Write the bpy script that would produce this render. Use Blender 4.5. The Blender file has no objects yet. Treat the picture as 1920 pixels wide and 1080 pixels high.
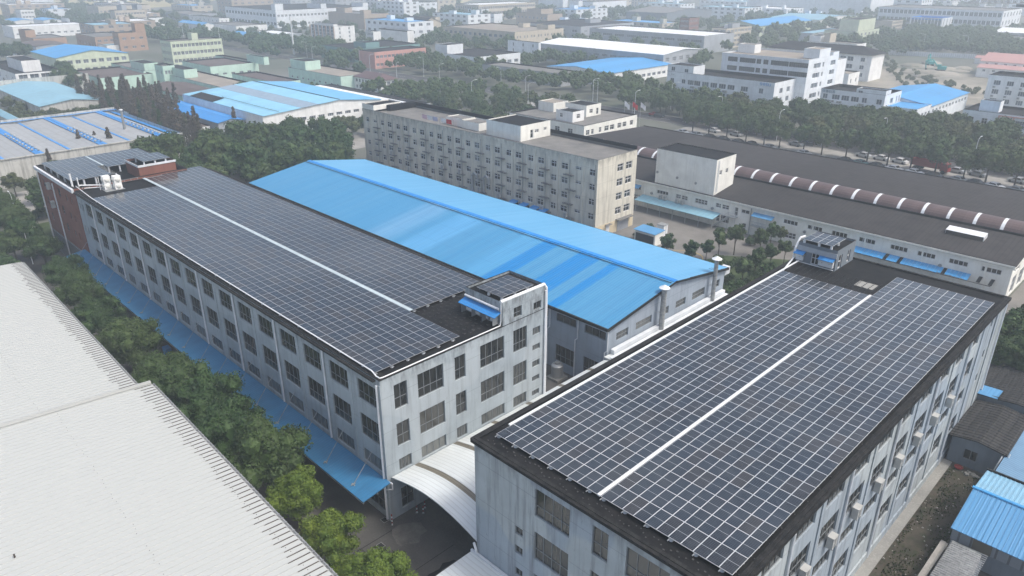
import bpy, math, random
import numpy as np
from mathutils import Vector, Matrix
R = math.radians
random.seed(7)
SC = bpy.context.scene
# ---------------------------------------------------------------- camera
CAMZ = 50.0; FPX = 1380.0; PIT = math.atan(606 / FPX); AZ = R(44.85)
FW = Vector((-math.cos(AZ) * math.cos(PIT), math.sin(AZ) * math.cos(PIT), -math.sin(PIT)))
RT = Vector((math.sin(AZ), math.cos(AZ), 0)); UP = RT.cross(FW)
cd = bpy.data.cameras.new('camera'); cam = bpy.data.objects.new('camera', cd)
SC.collection.objects.link(cam); SC.camera = cam
cd.sensor_width = 36; cd.lens = FPX / 1920 * 36; cd.clip_start = 0.5; cd.clip_end = 6000
mw = Matrix((RT, UP, -FW)).transposed().to_4x4(); mw.translation = (0, 0, CAMZ); cam.matrix_world = mw
# ---------------------------------------------------------------- sky, sun, exposure
SUN_EL, SUN_AZ = R(58), R(25)      # azimuth counter-clockwise from +X
w = bpy.data.worlds.new('World'); SC.world = w; w.use_nodes = True
nt = w.node_tree; bg = nt.nodes['Background']
sk = nt.nodes.new('ShaderNodeTexSky'); sk.sky_type = 'NISHITA'; sk.sun_disc = False
sk.sun_elevation = SUN_EL; sk.sun_rotation = R(90) - SUN_AZ
sk.air_density = 1.0; sk.dust_density = 5.0; sk.ozone_density = 0.2
nt.links.new(sk.outputs[0], bg.inputs[0]); bg.inputs[1].default_value = 0.15
sl = bpy.data.lights.new('sun', 'SUN'); sl.energy = 1.5; sl.angle = R(12); sl.color = (1, 0.98, 0.94)
so = bpy.data.objects.new('sun', sl); SC.collection.objects.link(so)
sd = Vector((math.cos(SUN_EL) * math.cos(SUN_AZ), math.cos(SUN_EL) * math.sin(SUN_AZ), math.sin(SUN_EL)))
so.rotation_euler = sd.to_track_quat('Z', 'Y').to_euler(); so.location = (0, 0, 200)
SC.view_settings.view_transform = 'Standard'; SC.view_settings.look = 'None'
SC.view_settings.exposure = 0.55; SC.view_settings.gamma = 1
HAZE_DENS = 0.00082
SC.cycles.volume_bounces = 3
# ---------------------------------------------------------------- helpers
COL = SC.collection
def ray(x, y): return FW * FPX + RT * (x - 960) + UP * (540 - y)
def G(x, y, z=0.0):                      # survey point seen in the photo, at height z
    d = ray(x, y); t = (z - CAMZ) / d.z; return Vector((d.x * t, d.y * t, z))
def GX(x, y, X):
    d = ray(x, y); t = X / d.x; return Vector((X, d.y * t, CAMZ + d.z * t))
ORG = {}
LABELS = {}
def tag(o, label=None, cat=None, group=None, kind=None):
    if label: o['label'] = label
    if cat: o['category'] = cat
    if group: o['group'] = group
    if kind: o['kind'] = kind
    return o
def empty(name, loc, label=None, cat=None, group=None, rz=0):
    o = bpy.data.objects.new(name, None); COL.objects.link(o); o.location = loc; o.rotation_euler.z = rz
    o.empty_display_size = 0.5
    ORG[o.name] = Vector(loc); return tag(o, label, cat, group)
def link(name, mesh, parent=None, loc=(0, 0, 0), rz=0):
    o = bpy.data.objects.new(name, mesh); COL.objects.link(o)
    o.location = loc; o.rotation_euler.z = rz
    if parent: o.parent = parent
    return o
def org(p): return ORG.get(p.name, Vector((0, 0, 0))) if p else Vector((0, 0, 0))
class MB:
    def __init__(s): s.v = []; s.f = []; s.m = []; s.uv = {}; s.r = {}
    def face(s, pts, m=0, uv=None, rnd=None):
        n = len(s.v); s.v += [tuple(p) for p in pts]; s.f.append(tuple(range(n, n + len(pts)))); s.m.append(m)
        if uv: s.uv[len(s.f) - 1] = uv
        if rnd is not None: s.r[len(s.f) - 1] = rnd
    def box(s, x0, x1, y0, y1, z0, z1, m=0, top=None, bottom=True):
        a = [(x0, y0, z0), (x1, y0, z0), (x1, y1, z0), (x0, y1, z0), (x0, y0, z1), (x1, y0, z1), (x1, y1, z1), (x0, y1, z1)]
        n = len(s.v); s.v += a
        fs = [(0, 1, 5, 4), (1, 2, 6, 5), (2, 3, 7, 6), (3, 0, 4, 7), (4, 5, 6, 7)]
        ms = [m, m, m, m, m if top is None else top]
        if bottom: fs.append((3, 2, 1, 0)); ms.append(m)
        s.f += [tuple(n + i for i in f) for f in fs]; s.m += ms
    def hexa(s, b, t, m=0):               # 4 bottom pts, 4 top pts
        n = len(s.v); s.v += [tuple(p) for p in b] + [tuple(p) for p in t]
        s.f += [tuple(n + i for i in f) for f in [(0, 1, 5, 4), (1, 2, 6, 5), (2, 3, 7, 6), (3, 0, 4, 7), (4, 5, 6, 7), (3, 2, 1, 0)]]
        s.m += [m] * 6
    def cyl(s, p0, p1, r0, r1=None, n=8, m=0, cap=True):
        r1 = r0 if r1 is None else r1
        p0 = Vector(p0); p1 = Vector(p1); d = (p1 - p0).normalized()
        a = d.orthogonal().normalized(); b = d.cross(a)
        k = len(s.v)
        for p, r in ((p0, r0), (p1, r1)):
            for i in range(n):
                t = 2 * math.pi * i / n; s.v.append(tuple(p + (a * math.cos(t) + b * math.sin(t)) * r))
        for i in range(n):
            j = (i + 1) % n; s.f.append((k + i, k + j, k + n + j, k + n + i)); s.m.append(m)
        if cap:
            s.f.append(tuple(k + n + i for i in range(n))); s.m.append(m)
            s.f.append(tuple(k + n - 1 - i for i in range(n))); s.m.append(m)
    def path(s, pts, r, n=6, m=0):
        for a, b in zip(pts[:-1], pts[1:]): s.cyl(a, b, r, r, n, m)
    def dome(s, c, r, rz, n=10, k=4, m=0):
        c = Vector(c); rings = []
        for j in range(k):
            ph = math.pi / 2 * j / k; rings.append([])
            for i in range(n):
                t = 2 * math.pi * i / n; rings[-1].append(len(s.v))
                s.v.append((c.x + r * math.cos(ph) * math.cos(t), c.y + r * math.cos(ph) * math.sin(t), c.z + rz * math.sin(ph)))
        top = len(s.v); s.v.append((c.x, c.y, c.z + rz))
        for j in range(k - 1):
            for i in range(n):
                q = (i + 1) % n; s.f.append((rings[j][i], rings[j][q], rings[j + 1][q], rings[j + 1][i])); s.m.append(m)
        for i in range(n): s.f.append((rings[-1][i], rings[-1][(i + 1) % n], top)); s.m.append(m)
    def mesh(s, name, mats, o=Vector((0, 0, 0)), smooth=False):
        me = bpy.data.meshes.new(name)
        v = [(p[0] - o.x, p[1] - o.y, p[2] - o.z) for p in s.v]
        me.from_pydata(v, [], s.f)
        for mt in (mats if isinstance(mats, (list, tuple)) else [mats]): me.materials.append(mt)
        me.polygons.foreach_set('material_index', s.m)
        if s.uv:
            ul = me.uv_layers.new(name='UVMap')
            for fi, uv in s.uv.items():
                for li, c in zip(me.polygons[fi].loop_indices, uv): ul.data[li].uv = c
        if s.r:
            at = me.attributes.new('rnd', 'FLOAT', 'FACE')
            for fi, r in s.r.items(): at.data[fi].value = r
        if smooth: me.polygons.foreach_set('use_smooth', [True] * len(s.f))
        me.update(); return me
    def build(s, name, mats, parent=None, smooth=False, origin=None):
        if parent is not None: o = org(parent)
        else: o = Vector(origin) if origin is not None else Vector((0, 0, 0))
        ob = link(name, s.mesh(name, mats, o, smooth), parent)
        if parent is None: ob.location = o
        ORG[ob.name] = o
        return ob
def copy_tree(o, loc, rz=None, parent=None, label=None):
    c = o.copy(); COL.objects.link(c); c.parent = parent; c.location = loc
    if rz is not None: c.rotation_euler.z = rz
    if label: c['label'] = label
    for ch in o.children:
        d = ch.copy(); COL.objects.link(d); d.parent = c
        for g in ch.children:
            h = g.copy(); COL.objects.link(h); h.parent = d
    return c
ORD = ['first', 'second', 'third', 'fourth', 'fifth', 'sixth', 'seventh', 'eighth', 'ninth', 'tenth', 'eleventh', 'twelfth', 'thirteenth', 'fourteenth', 'fifteenth', 'sixteenth', 'seventeenth', 'eighteenth', 'nineteenth', 'twentieth', 'twenty-first', 'twenty-second', 'twenty-third', 'twenty-fourth'] + ['twenty-' + t for t in ('fifth', 'sixth', 'seventh', 'eighth', 'ninth')] + ['thirtieth'] + ['thirty-' + t for t in ('first', 'second', 'third', 'fourth', 'fifth', 'sixth', 'seventh', 'eighth', 'ninth')]
# ---------------------------------------------------------------- materials
MATS = {}
class NT:
    def __init__(s, name):
        s.m = bpy.data.materials.new(name); s.m.use_nodes = True; s.t = s.m.node_tree
        s.b = s.t.nodes['Principled BSDF']; MATS[name] = s.m
    def n(s, t, **k):
        nd = s.t.nodes.new('ShaderNode' + t)
        for a, b in k.items():
            if a.startswith('i_'):
                a = a[2:]; nd.inputs[int(a) if a.isdigit() else a.replace('_', ' ')].default_value = b
            else: setattr(nd, a, b)
        return nd
    def l(s, a, b): s.t.links.new(a, b)
    def pos(s):
        if not hasattr(s, '_p'): s._p = s.n('NewGeometry').outputs['Position']
        return s._p
    def mul(s, v, xyz):
        k = s.n('VectorMath', operation='MULTIPLY'); s.l(v, k.inputs[0]); k.inputs[1].default_value = xyz; return k.outputs[0]
    def noise(s, scale, xyz=(1, 1, 1), detail=4, rough=0.55, out=0):
        k = s.n('TexNoise'); k.inputs['Scale'].default_value = scale; k.inputs['Detail'].default_value = detail
        k.inputs['Roughness'].default_value = rough
        s.l(s.mul(s.pos(), xyz), k.inputs['Vector']); return k.outputs[out]
    def ramp(s, v, lo, hi, a=0.0, b=1.0):
        k = s.n('MapRange'); s.l(v, k.inputs[0]); k.inputs[1].default_value = lo; k.inputs[2].default_value = hi
        k.inputs[3].default_value = a; k.inputs[4].default_value = b; return k.outputs[0]
    def mix(s, f, a, b, mode='MIX'):
        k = s.n('Mix', data_type='RGBA', blend_type=mode)
        for v, i in ((f, 0), (a, 6), (b, 7)):
            if isinstance(v, (float, int)): k.inputs[i].default_value = v
            elif isinstance(v, (tuple, list)): k.inputs[i].default_value = (*v[:3], 1)
            else: s.l(v, k.inputs[i])
        return k.outputs[2]
    def math(s, op, a, b=0.0, c=None):
        k = s.n('Math', operation=op)
        for i, v in enumerate((a, b) if c is None else (a, b, c)):
            if isinstance(v, (float, int)): k.inputs[i].default_value = v
            else: s.l(v, k.inputs[i])
        return k.outputs[0]
    def comp(s, ax):
        k = s.n('SeparateXYZ'); s.l(s.pos(), k.inputs[0]); return k.outputs[ax]
    def dot(s, d):
        k = s.n('VectorMath', operation='DOT_PRODUCT'); s.l(s.pos(), k.inputs[0]); k.inputs[1].default_value = d; return k.outputs[1]
    def bump(s, h, st, dist=0.05):
        k = s.n('Bump'); k.inputs['Strength'].default_value = st; k.inputs['Distance'].default_value = dist
        s.l(h, k.inputs['Height']); s.l(k.outputs[0], s.b.inputs['Normal'])
    def fin(s, col, rough=0.7, spec=0.3, metal=0.0):
        if isinstance(col, (tuple, list)): s.b.inputs['Base Color'].default_value = (*col[:3], 1)
        else: s.l(col, s.b.inputs['Base Color'])
        if isinstance(rough, (float, int)): s.b.inputs['Roughness'].default_value = rough
        else: s.l(rough, s.b.inputs['Roughness'])
        s.b.inputs['Specular IOR Level'].default_value = spec; s.b.inputs['Metallic'].default_value = metal
        return s.m
def c3(c, k): return tuple(min(1, x * k) for x in c)
def plain(name, col, rough=0.6, spec=0.3, metal=0, var=0.12, sc=0.7):
    t = NT(name); n = t.noise(sc)
    return t.fin(t.mix(t.ramp(n, 0.3, 0.7), c3(col, 1 - var), c3(col, 1 + var)), rough, spec, metal)
def wall(name, col, dirt=(0.09, 0.09, 0.085), amt=0.5, joint=3.0, patch=0.0, patchcol=None, zj=0.0, streak=1.0, edge=0.0):
    """painted render: blotches, rain streaks, horizontal joints, stained patches under the coping"""
    t = NT(name)
    a = t.noise(0.35, (1, 1, 1), 5, 0.6); b = t.noise(1.0, (1.6, 1.6, 0.10), 6, 0.65); c = t.noise(3.0, (1, 1, 0.5), 5, 0.7)
    col0 = t.mix(t.ramp(a, 0.35, 0.65), c3(col, 0.9), c3(col, 1.08))
    if patch: 
        p = t.noise(0.12, (1, 1, 0.9), 2, 0.3); f = t.ramp(p, 0.52, 0.54)
        col0 = t.mix(t.math('MULTIPLY', f, patch), col0, patchcol or c3(col, 0.8))
    st = t.math('MULTIPLY', t.ramp(b, 0.48, 0.8), amt * streak); col1 = t.mix(st, col0, dirt)
    sp = t.math('MULTIPLY', t.ramp(c, 0.60, 0.72), amt * 0.6); col1 = t.mix(sp, col1, c3(dirt, 1.6))
    if edge:
        z = t.comp(2); f = t.ramp(z, edge - 1.6, edge, 0, 1)
        g = t.noise(1.2, (1, 1, 0.4), 5, 0.7); f2 = t.math('MULTIPLY', f, t.ramp(g, 0.42, 0.6, 0, 0.75)); col1 = t.mix(f2, col1, dirt)
    if joint:
        z = t.math('ADD', t.comp(2), zj); fr = t.math('FRACT', t.math('DIVIDE', z, joint))
        j = t.math('LESS_THAN', fr, 0.04 / joint * 1.2); col1 = t.mix(t.math('MULTIPLY', j, 0.45), col1, c3(dirt, 1.2))
    t.bump(c, 0.25, 0.02)
    return t.fin(col1, 0.85, 0.2)
def corr(name, col, d=(1, 0, 0), pitch=0.3, dark=0.25, col2=None, sheet=0.0, bump=0.6, rough=0.45, dirt=0.2, dirtcol=(0.12, 0.11, 0.1), bands=None, spec=0.4, aniso=None, lap=0.0):
    """ribbed sheet metal: ribs repeat along d, colour varies from sheet to sheet"""
    t = NT(name); u = t.dot(d); fr = t.math('FRACT', t.math('DIVIDE', u, pitch))
    c0 = col
    if sheet:
        fl = t.math('FLOOR', t.math('DIVIDE', u, sheet)); wn = t.n('TexWhiteNoise', noise_dimensions='1D'); t.l(fl, wn.inputs['W'])
        c0 = t.mix(wn.outputs[0], c3(col, 0.93) if col2 is None else col2, c3(col, 1.05) if col2 is None else col)
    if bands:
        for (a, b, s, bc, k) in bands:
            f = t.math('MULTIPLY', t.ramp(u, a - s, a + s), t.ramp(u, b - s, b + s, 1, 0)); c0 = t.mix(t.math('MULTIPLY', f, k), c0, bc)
    n = t.noise(0.5, aniso or (1, 1, 1), 5, 0.6); c0 = t.mix(t.math('MULTIPLY', t.ramp(n, 0.45, 0.75), dirt), c0, dirtcol)
    if lap: lf = t.math('LESS_THAN', t.math('FRACT', t.math('DIVIDE', t.comp(1), lap)), 0.022); c0 = t.mix(t.math('MULTIPLY', lf, 0.35), c0, dirtcol)
    rib = t.math('PINGPONG', fr, 0.5); ln = t.math('LESS_THAN', rib, 0.09)
    c0 = t.mix(t.math('MULTIPLY', ln, dark), c0, dirtcol)
    if bump: t.bump(t.ramp(rib, 0.05, 0.2), bump, 0.03)
    return t.fin(c0, rough, spec)
def stone(name, a, b, scale=0.3, rough=0.9, c=None, spec=0.2, bump=0.2, fine=6.0, k=0.5):
    t = NT(name); n = t.noise(scale, (1, 1, 1), 6, 0.65); f = t.noise(fine, (1, 1, 1), 4, 0.7)
    col = t.mix(t.ramp(n, 0.35, 0.65), a, b); col = t.mix(t.math('MULTIPLY', t.ramp(f, 0.5, 0.75), k), col, c or c3(b, 1.5))
    if bump: t.bump(f, bump, 0.03)
    return t.fin(col, rough, spec)
def leafmat(name, a, b, c, sc=0.5):
    t = NT(name); oi = t.n('ObjectInfo'); n = t.noise(sc, (1, 1, 1), 3, 0.6); f = t.noise(3.0, (1, 1, 1), 2, 0.5)
    col = t.mix(t.ramp(n, 0.35, 0.65), a, b); col = t.mix(t.math('MULTIPLY', oi.outputs['Random'], 0.6), col, c)
    col = t.mix(t.ramp(f, 0.35, 0.75, 0, 0.25), col, c3(b, 1.5))
    t.b.inputs['Subsurface Weight'].default_value = 0
    return t.fin(col, 0.65, 0.25)
def glass(name, a, b, rough=0.12, spec=0.5):
    t = NT(name); n = t.noise(0.9, (1.4, 1.4, 0.35), 3, 0.6); f = t.noise(4, (1, 1, 0.15), 2, 0.5)
    oi = t.n('ObjectInfo'); col = t.mix(t.ramp(n, 0.4, 0.65), a, b)
    col = t.mix(t.ramp(oi.outputs['Random'], 0.55, 1.0, 0, 0.75), col, c3(b, 1.9)); col = t.mix(t.ramp(f, 0.5, 0.8, 0, 0.35), col, c3(b, 2.2))
    return t.fin(col, rough, spec)
M = {}
M['blue_wall'] = wall('blue_wall', (0.335, 0.385, 0.415), (0.12, 0.13, 0.135), 0.55, 3.7, 0.5, (0.42, 0.465, 0.485), 1.0, edge=15.8)
M['blue_wall2'] = wall('blue_wall2', (0.37, 0.415, 0.435), (0.10, 0.105, 0.11), 0.95, 3.7, 0.6, (0.27, 0.33, 0.40), 1.0, edge=15.8)
M['shed_wall'] = wall('shed_wall', (0.30, 0.35, 0.41), (0.10, 0.11, 0.12), 0.4, 4.5)
M['grey_wall'] = wall('grey_wall', (0.17, 0.20, 0.23), (0.07, 0.08, 0.09), 0.4, 0)
M['beige'] = wall('beige', (0.60, 0.575, 0.49), (0.20, 0.19, 0.165), 0.8, 3.0, 0.35, (0.52, 0.50, 0.43), 0.9, edge=15.9)
M['cream'] = wall('cream', (0.76, 0.76, 0.71), (0.34, 0.31, 0.25), 0.3, 0)
M['creamy'] = wall('creamy', (0.58, 0.50, 0.35), (0.25, 0.2, 0.12), 0.3, 0)
M['brick'] = wall('brick', (0.22, 0.095, 0.07), (0.08, 0.05, 0.045), 0.4, 0)
M['brick_dado'] = wall('brick_dado', (0.17, 0.18, 0.18), (0.07, 0.07, 0.07), 0.4, 0)
M['white_wall'] = wall('white_wall', (0.74, 0.78, 0.81), (0.3, 0.3, 0.3), 0.25, 3.6)
M['white_wall2'] = wall('white_wall2', (0.78, 0.79, 0.78), (0.3, 0.3, 0.28), 0.3, 0)
M['stained_white'] = wall('stained_white', (0.50, 0.50, 0.47), (0.10, 0.10, 0.09), 1.0, 0)
M['mint'] = wall('mint', (0.50, 0.67, 0.58), (0.2, 0.22, 0.2), 0.3, 0)
M['pale_green'] = wall('pale_green', (0.56, 0.62, 0.47), (0.2, 0.22, 0.18), 0.3, 0)
M['pink'] = wall('pink', (0.55, 0.30, 0.26), (0.3, 0.2, 0.2), 0.2, 0)
M['tan'] = wall('tan', (0.40, 0.33, 0.26), (0.2, 0.18, 0.15), 0.3, 0)
M['orange'] = wall('orange', (0.38, 0.25, 0.17), (0.2, 0.14, 0.1), 0.3, 0)
M['lgrey'] = wall('lgrey', (0.36, 0.39, 0.42), (0.2, 0.2, 0.2), 0.3, 0)
M['sandy'] = wall('sandy', (0.52, 0.47, 0.38), (0.25, 0.22, 0.18), 0.3, 3.4)
M['teal'] = wall('teal', (0.16, 0.30, 0.30), (0.1, 0.15, 0.15), 0.3, 0)
M['conc'] = stone('concrete', (0.20, 0.20, 0.19), (0.28, 0.28, 0.26), 0.2)
M['roof_dark'] = stone('dark_membrane', (0.006, 0.007, 0.008), (0.017, 0.017, 0.018), 0.8, 0.75, spec=0.12)
M['roof_dark2'] = stone('dark_felt', (0.018, 0.019, 0.021), (0.034, 0.034, 0.036), 0.25, 0.9, spec=.08)
M['roof_grey'] = stone('grey_screed', (0.12, 0.12, 0.115), (0.19, 0.185, 0.175), 0.3, 0.95)
M['roof_sand'] = stone('sand_screed', (0.20, 0.18, 0.155), (0.29, 0.26, 0.22), 0.15, 0.95)
M['roof_brown'] = corr('brown_roof', (0.085, 0.062, 0.056), (1, 0, 0), 1.2, 0.3, (0.11, 0.085, 0.075), 7.0, 0, 0.8)
M['cap_dark'] = stone('dark_coping', (0.010, 0.011, 0.012), (0.03, 0.03, 0.03), 1.5, 0.8, spec=.1)
M['frame_dark'] = plain('dark_window_frame', (0.15, 0.165, 0.175), 0.5)
M['frame_white'] = plain('white_window_frame', (0.55, 0.56, 0.57), 0.5)
M['glass'] = glass('window_glass', (0.012, 0.014, 0.014), (0.036, 0.036, 0.032))
M['glass_l'] = glass('pale_window_glass', (0.05, 0.055, 0.055), (0.10, 0.105, 0.10))
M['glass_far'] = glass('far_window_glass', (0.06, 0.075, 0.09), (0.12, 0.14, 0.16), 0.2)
M['white_metal'] = plain('white_metal', (0.72, 0.74, 0.75), 0.4, 0.4, 0, 0.05)
M['white_trim'] = plain('white_trim', (0.62, 0.65, 0.68), 0.6)
M['galv'] = plain('galvanised_steel', (0.40, 0.42, 0.43), 0.4, 0.5, 0.5)
M['pale_strip'] = plain('pale_walkway', (0.42, 0.50, 0.53), 0.6)
M['duct'] = plain('duct_grey', (0.28, 0.29, 0.29), 0.5, 0.4, 0.3, 0.3, 3)
M['shutter'] = corr('roller_shutter', (0.28, 0.30, 0.33), (0, 0, 1), 0.15, 0.3)
M['black'] = plain('dark_void', (0.012, 0.012, 0.013), 0.8)
M['rubber'] = plain('tyre_rubber', (0.02, 0.02, 0.02), 0.8)
M['bark'] = plain('bark', (0.055, 0.045, 0.035), 0.9, var=0.4, sc=4)
M['leaf'] = leafmat('leaf_green', (0.018, 0.042, 0.014), (0.040, 0.080, 0.022), (0.060, 0.080, 0.022))
M['leaf_y'] = leafmat('leaf_yellow_green', (0.04, 0.08, 0.014), (0.125, 0.165, 0.016), (0.07, 0.12, 0.016), 0.6)
M['leaf_o'] = leafmat('leaf_olive', (0.04, 0.062, 0.022), (0.075, 0.095, 0.034), (0.07, 0.075, 0.03))
M['leaf_r'] = leafmat('leaf_russet', (0.085, 0.075, 0.058), (0.12, 0.092, 0.07), (0.06, 0.072, 0.045))
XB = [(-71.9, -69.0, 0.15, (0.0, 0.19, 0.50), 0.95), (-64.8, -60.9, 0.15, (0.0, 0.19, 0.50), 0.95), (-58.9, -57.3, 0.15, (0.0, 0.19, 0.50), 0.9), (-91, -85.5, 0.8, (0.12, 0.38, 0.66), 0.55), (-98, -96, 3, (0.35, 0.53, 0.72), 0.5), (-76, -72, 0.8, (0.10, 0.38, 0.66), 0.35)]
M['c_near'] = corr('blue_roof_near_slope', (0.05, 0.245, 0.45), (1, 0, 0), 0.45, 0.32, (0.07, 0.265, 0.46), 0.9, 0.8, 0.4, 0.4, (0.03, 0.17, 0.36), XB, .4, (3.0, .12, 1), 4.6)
M['c_far'] = corr('blue_roof_far_slope_sky_lit', (0.10, 0.34, 0.57), (1, 0, 0), 0.45, 0.25, (0.13, 0.37, 0.60), 0.9, 0.8, 0.4, 0.4, (0.08, 0.26, 0.46), None, .4, (3.0, .12, 1), 4.6)  # lighter copy of the near slope's blue: sky reflection put into the colour
M['blue_cap'] = plain('blue_ridge_flashing', (0.02, 0.22, 0.58), 0.45)
M['canopy'] = corr('blue_canopy_sheet', (0.028, 0.155, 0.31), (1, 0, 0), 0.35, 0.25, (0.034, 0.175, 0.34), 1.0, 0.6, 0.5, 0.45, (0.02, 0.08, 0.16))
M['blue_b'] = corr('bright_blue_sheet', (0.03, 0.25, 0.62), (0, 1, 0), 0.4, 0.2, None, 1.2, 0.5)
M['blue_b2'] = corr('pale_blue_sheet', (0.085, 0.26, 0.47), (1, 0, 0), 0.45, 0.35, None, 1.2, 0.5, dirtcol=(0.05, 0.2, 0.4))
M['blue_far'] = corr('blue_sheet_far', (0.05, 0.30, 0.62), (1, 0, 0), 1.2, 0.15, None, 6, 0)
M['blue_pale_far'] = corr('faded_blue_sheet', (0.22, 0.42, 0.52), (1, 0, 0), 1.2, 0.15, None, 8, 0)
M['w_roof'] = corr('white_roof_sheet', (0.42, 0.437, 0.42), (0.03, 1, 0), 5000, 0.0, None, 0, 0, 0.5, 0.03, (0.4, 0.41, 0.4))
M['w_rib'] = plain('white_roof_rib', (0.365, 0.378, 0.365), 0.6, var=.02)
M['rust'] = plain('rust_stain', (0.06, 0.05, 0.043), 0.9, var=0.4, sc=5)
M['arch'] = corr('white_arch_sheet', (0.62, 0.66, 0.66), (0, 1, 0), 0.45, 0.3, None, 0.9, 0.6, 0.4, 0.12, (0.35, 0.35, 0.33))
M['arch_clear'] = corr('dirty_rooflight_sheet', (0.17, 0.155, 0.12), (0, 1, 0), 0.3, 0.5, None, 0.6, 0.6, 0.5, 0.4, (0.08, 0.075, 0.06))
M['grey_sheet'] = corr('grey_sheet', (0.20, 0.23, 0.26), (0.3, 1, 0), 0.3, 0.6, None, 0, 0.8, 0.4, dirtcol=(0.05, 0.05, 0.06))
M['barrel'] = corr('brown_barrel_sheet', (0.085, 0.055, 0.052), (1, 0, 0), 0.5, 0.3, (0.105, 0.07, 0.066), 1.1, 0.4, 0.5, 0.2, (0.05, 0.04, 0.04))
M['hall_roof'] = corr('dark_hall_roof', (0.042, 0.040, 0.040), (1, 0, 0), 0.8, 0.35, (0.054, 0.051, 0.051), 9, 0.4, 0.9, 0.5, (0.014, 0.014, 0.015), None, 0.08)
M['tile'] = corr('old_tile_roof', (0.026, 0.026, 0.027), (1, 0.0, 0), 0.85, 0.7, (0.05, 0.049, 0.048), 0.3, 1.0, 0.85, 0.5, (0.02, 0.02, 0.02))
M['asphalt'] = stone('asphalt', (0.045, 0.045, 0.047), (0.075, 0.075, 0.075), 0.3, 0.9)
M['yard'] = stone('old_concrete_yard', (0.055, 0.055, 0.054), (0.105, 0.10, 0.095), 0.16, 0.85, c=(0.15, 0.145, 0.13))
M['pave'] = stone('pale_paving', (0.22, 0.215, 0.20), (0.32, 0.31, 0.29), 0.4, 0.9)
M['yard2'] = stone('court_concrete', (0.13, 0.125, 0.115), (0.20, 0.19, 0.175), 0.15, 0.9)
M['grass'] = stone('grass', (0.03, 0.05, 0.018), (0.06, 0.085, 0.03), 0.3, 0.95, c=(0.09, 0.10, 0.05))
M['dirt'] = stone('weedy_dirt', (0.036, 0.034, 0.025), (0.078, 0.066, 0.052), 0.5, 0.95, c=(0.022, 0.042, 0.014), fine=1.4, k=0.9)
M['site'] = stone('excavated_earth', (0.16, 0.15, 0.12), (0.34, 0.31, 0.26), 0.03, 0.95, c=(0.10, 0.12, 0.08), fine=0.25, k=0.8, bump=0)
M['ground'] = stone('district_ground', (0.07, 0.085, 0.055), (0.15, 0.15, 0.135), 0.012, 0.95, c=(0.10, 0.11, 0.09), fine=0.08, bump=0)
M['field'] = stone('ripe_field', (0.36, 0.30, 0.14), (0.46, 0.39, 0.2), 0.01, 0.95, fine=0.1, bump=0)
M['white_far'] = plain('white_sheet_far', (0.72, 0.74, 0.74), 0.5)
M['red_roof'] = corr('pink_sheet', (0.46, 0.25, 0.22), (0, 1, 0), 0.9, 0.2, None, 3, 0)
M['maroon'] = corr('maroon_tile', (0.11, 0.06, 0.055), (1, 0, 0), 0.6, 0.3, None, 2, 0)
M['steel_bg'] = plain('facade_glass_far', (0.16, 0.22, 0.27), 0.3)
M['paint_y'] = plain('yellow_road_paint', (0.35, 0.26, 0.06), 0.8)
M['red'] = plain('red_paint', (0.26, 0.028, 0.025), 0.6)
M['teal_m'] = plain('teal_machine', (0.03, 0.30, 0.28), 0.5)
M['ac_white'] = plain('ac_casing', (0.40, 0.41, 0.40), 0.6)
M['sign_blue'] = plain('blue_sign_letter', (0.06, 0.28, 0.60), 0.5)
M['sign_grey'] = plain('slate_sign_letter', (0.10, 0.20, 0.28), 0.5)
M['cloth_w'] = plain('white_cloth', (0.65, 0.66, 0.68), 0.9)
M['cloth_p'] = plain('pink_cloth', (0.60, 0.42, 0.48), 0.9)
M['cloth_r'] = plain('red_cloth', (0.5, 0.03, 0.03), 0.8)
M['cloth_b'] = plain('lilac_cloth', (0.42, 0.42, 0.55), 0.9)
def panelmat():
    t = NT('solar_cells'); uv = t.n('UVMap').outputs[0]; at = t.n('Attribute', attribute_name='rnd').outputs['Fac']
    sx = t.n('SeparateXYZ'); t.l(uv, sx.inputs[0]); u, v = sx.outputs[0], sx.outputs[1]
    cr = t.n('ValToRGB'); t.l(at, cr.inputs[0]); e = cr.color_ramp.elements
    e[0].color = (0.010, 0.017, 0.026, 1); e[1].color = (0.024, 0.023, 0.024, 1)
    for p, c in ((0.35, (0.012, 0.021, 0.034, 1)), (0.6, (0.014, 0.019, 0.026, 1)), (0.8, (0.018, 0.020, 0.024, 1))):
        k = e.new(p); k.color = c
    fu = t.math('FRACT', t.math('MULTIPLY', u, 6)); lu = t.math('LESS_THAN', t.math('PINGPONG', fu, 0.5), 0.03)
    fv = t.math('FRACT', t.math('MULTIPLY', v, 12)); lv = t.math('LESS_THAN', t.math('PINGPONG', fv, 0.5), 0.03)
    ln = t.math('MAXIMUM', lu, lv); col = t.mix(t.math('MULTIPLY', ln, 0.22), cr.outputs[0], (0.3, 0.33, 0.38))
    mid = t.math('LESS_THAN', t.math('ABSOLUTE', t.math('SUBTRACT', v, 0.5)), 0.008); col = t.mix(t.math('MULTIPLY', mid, 0.7), col, (0.45, 0.48, 0.5))
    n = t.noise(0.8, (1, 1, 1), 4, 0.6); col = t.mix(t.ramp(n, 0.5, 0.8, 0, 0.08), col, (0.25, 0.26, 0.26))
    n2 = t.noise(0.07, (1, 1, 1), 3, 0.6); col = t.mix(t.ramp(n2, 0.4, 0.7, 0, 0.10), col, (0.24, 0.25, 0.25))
    m = t.fin(col, t.ramp(n, 0.3, 0.7, 0.10, 0.2), 0.5); t.b.inputs['Coat Weight'].default_value = 0.1; t.b.inputs['Coat Roughness'].default_value = 0.08
    return m
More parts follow.
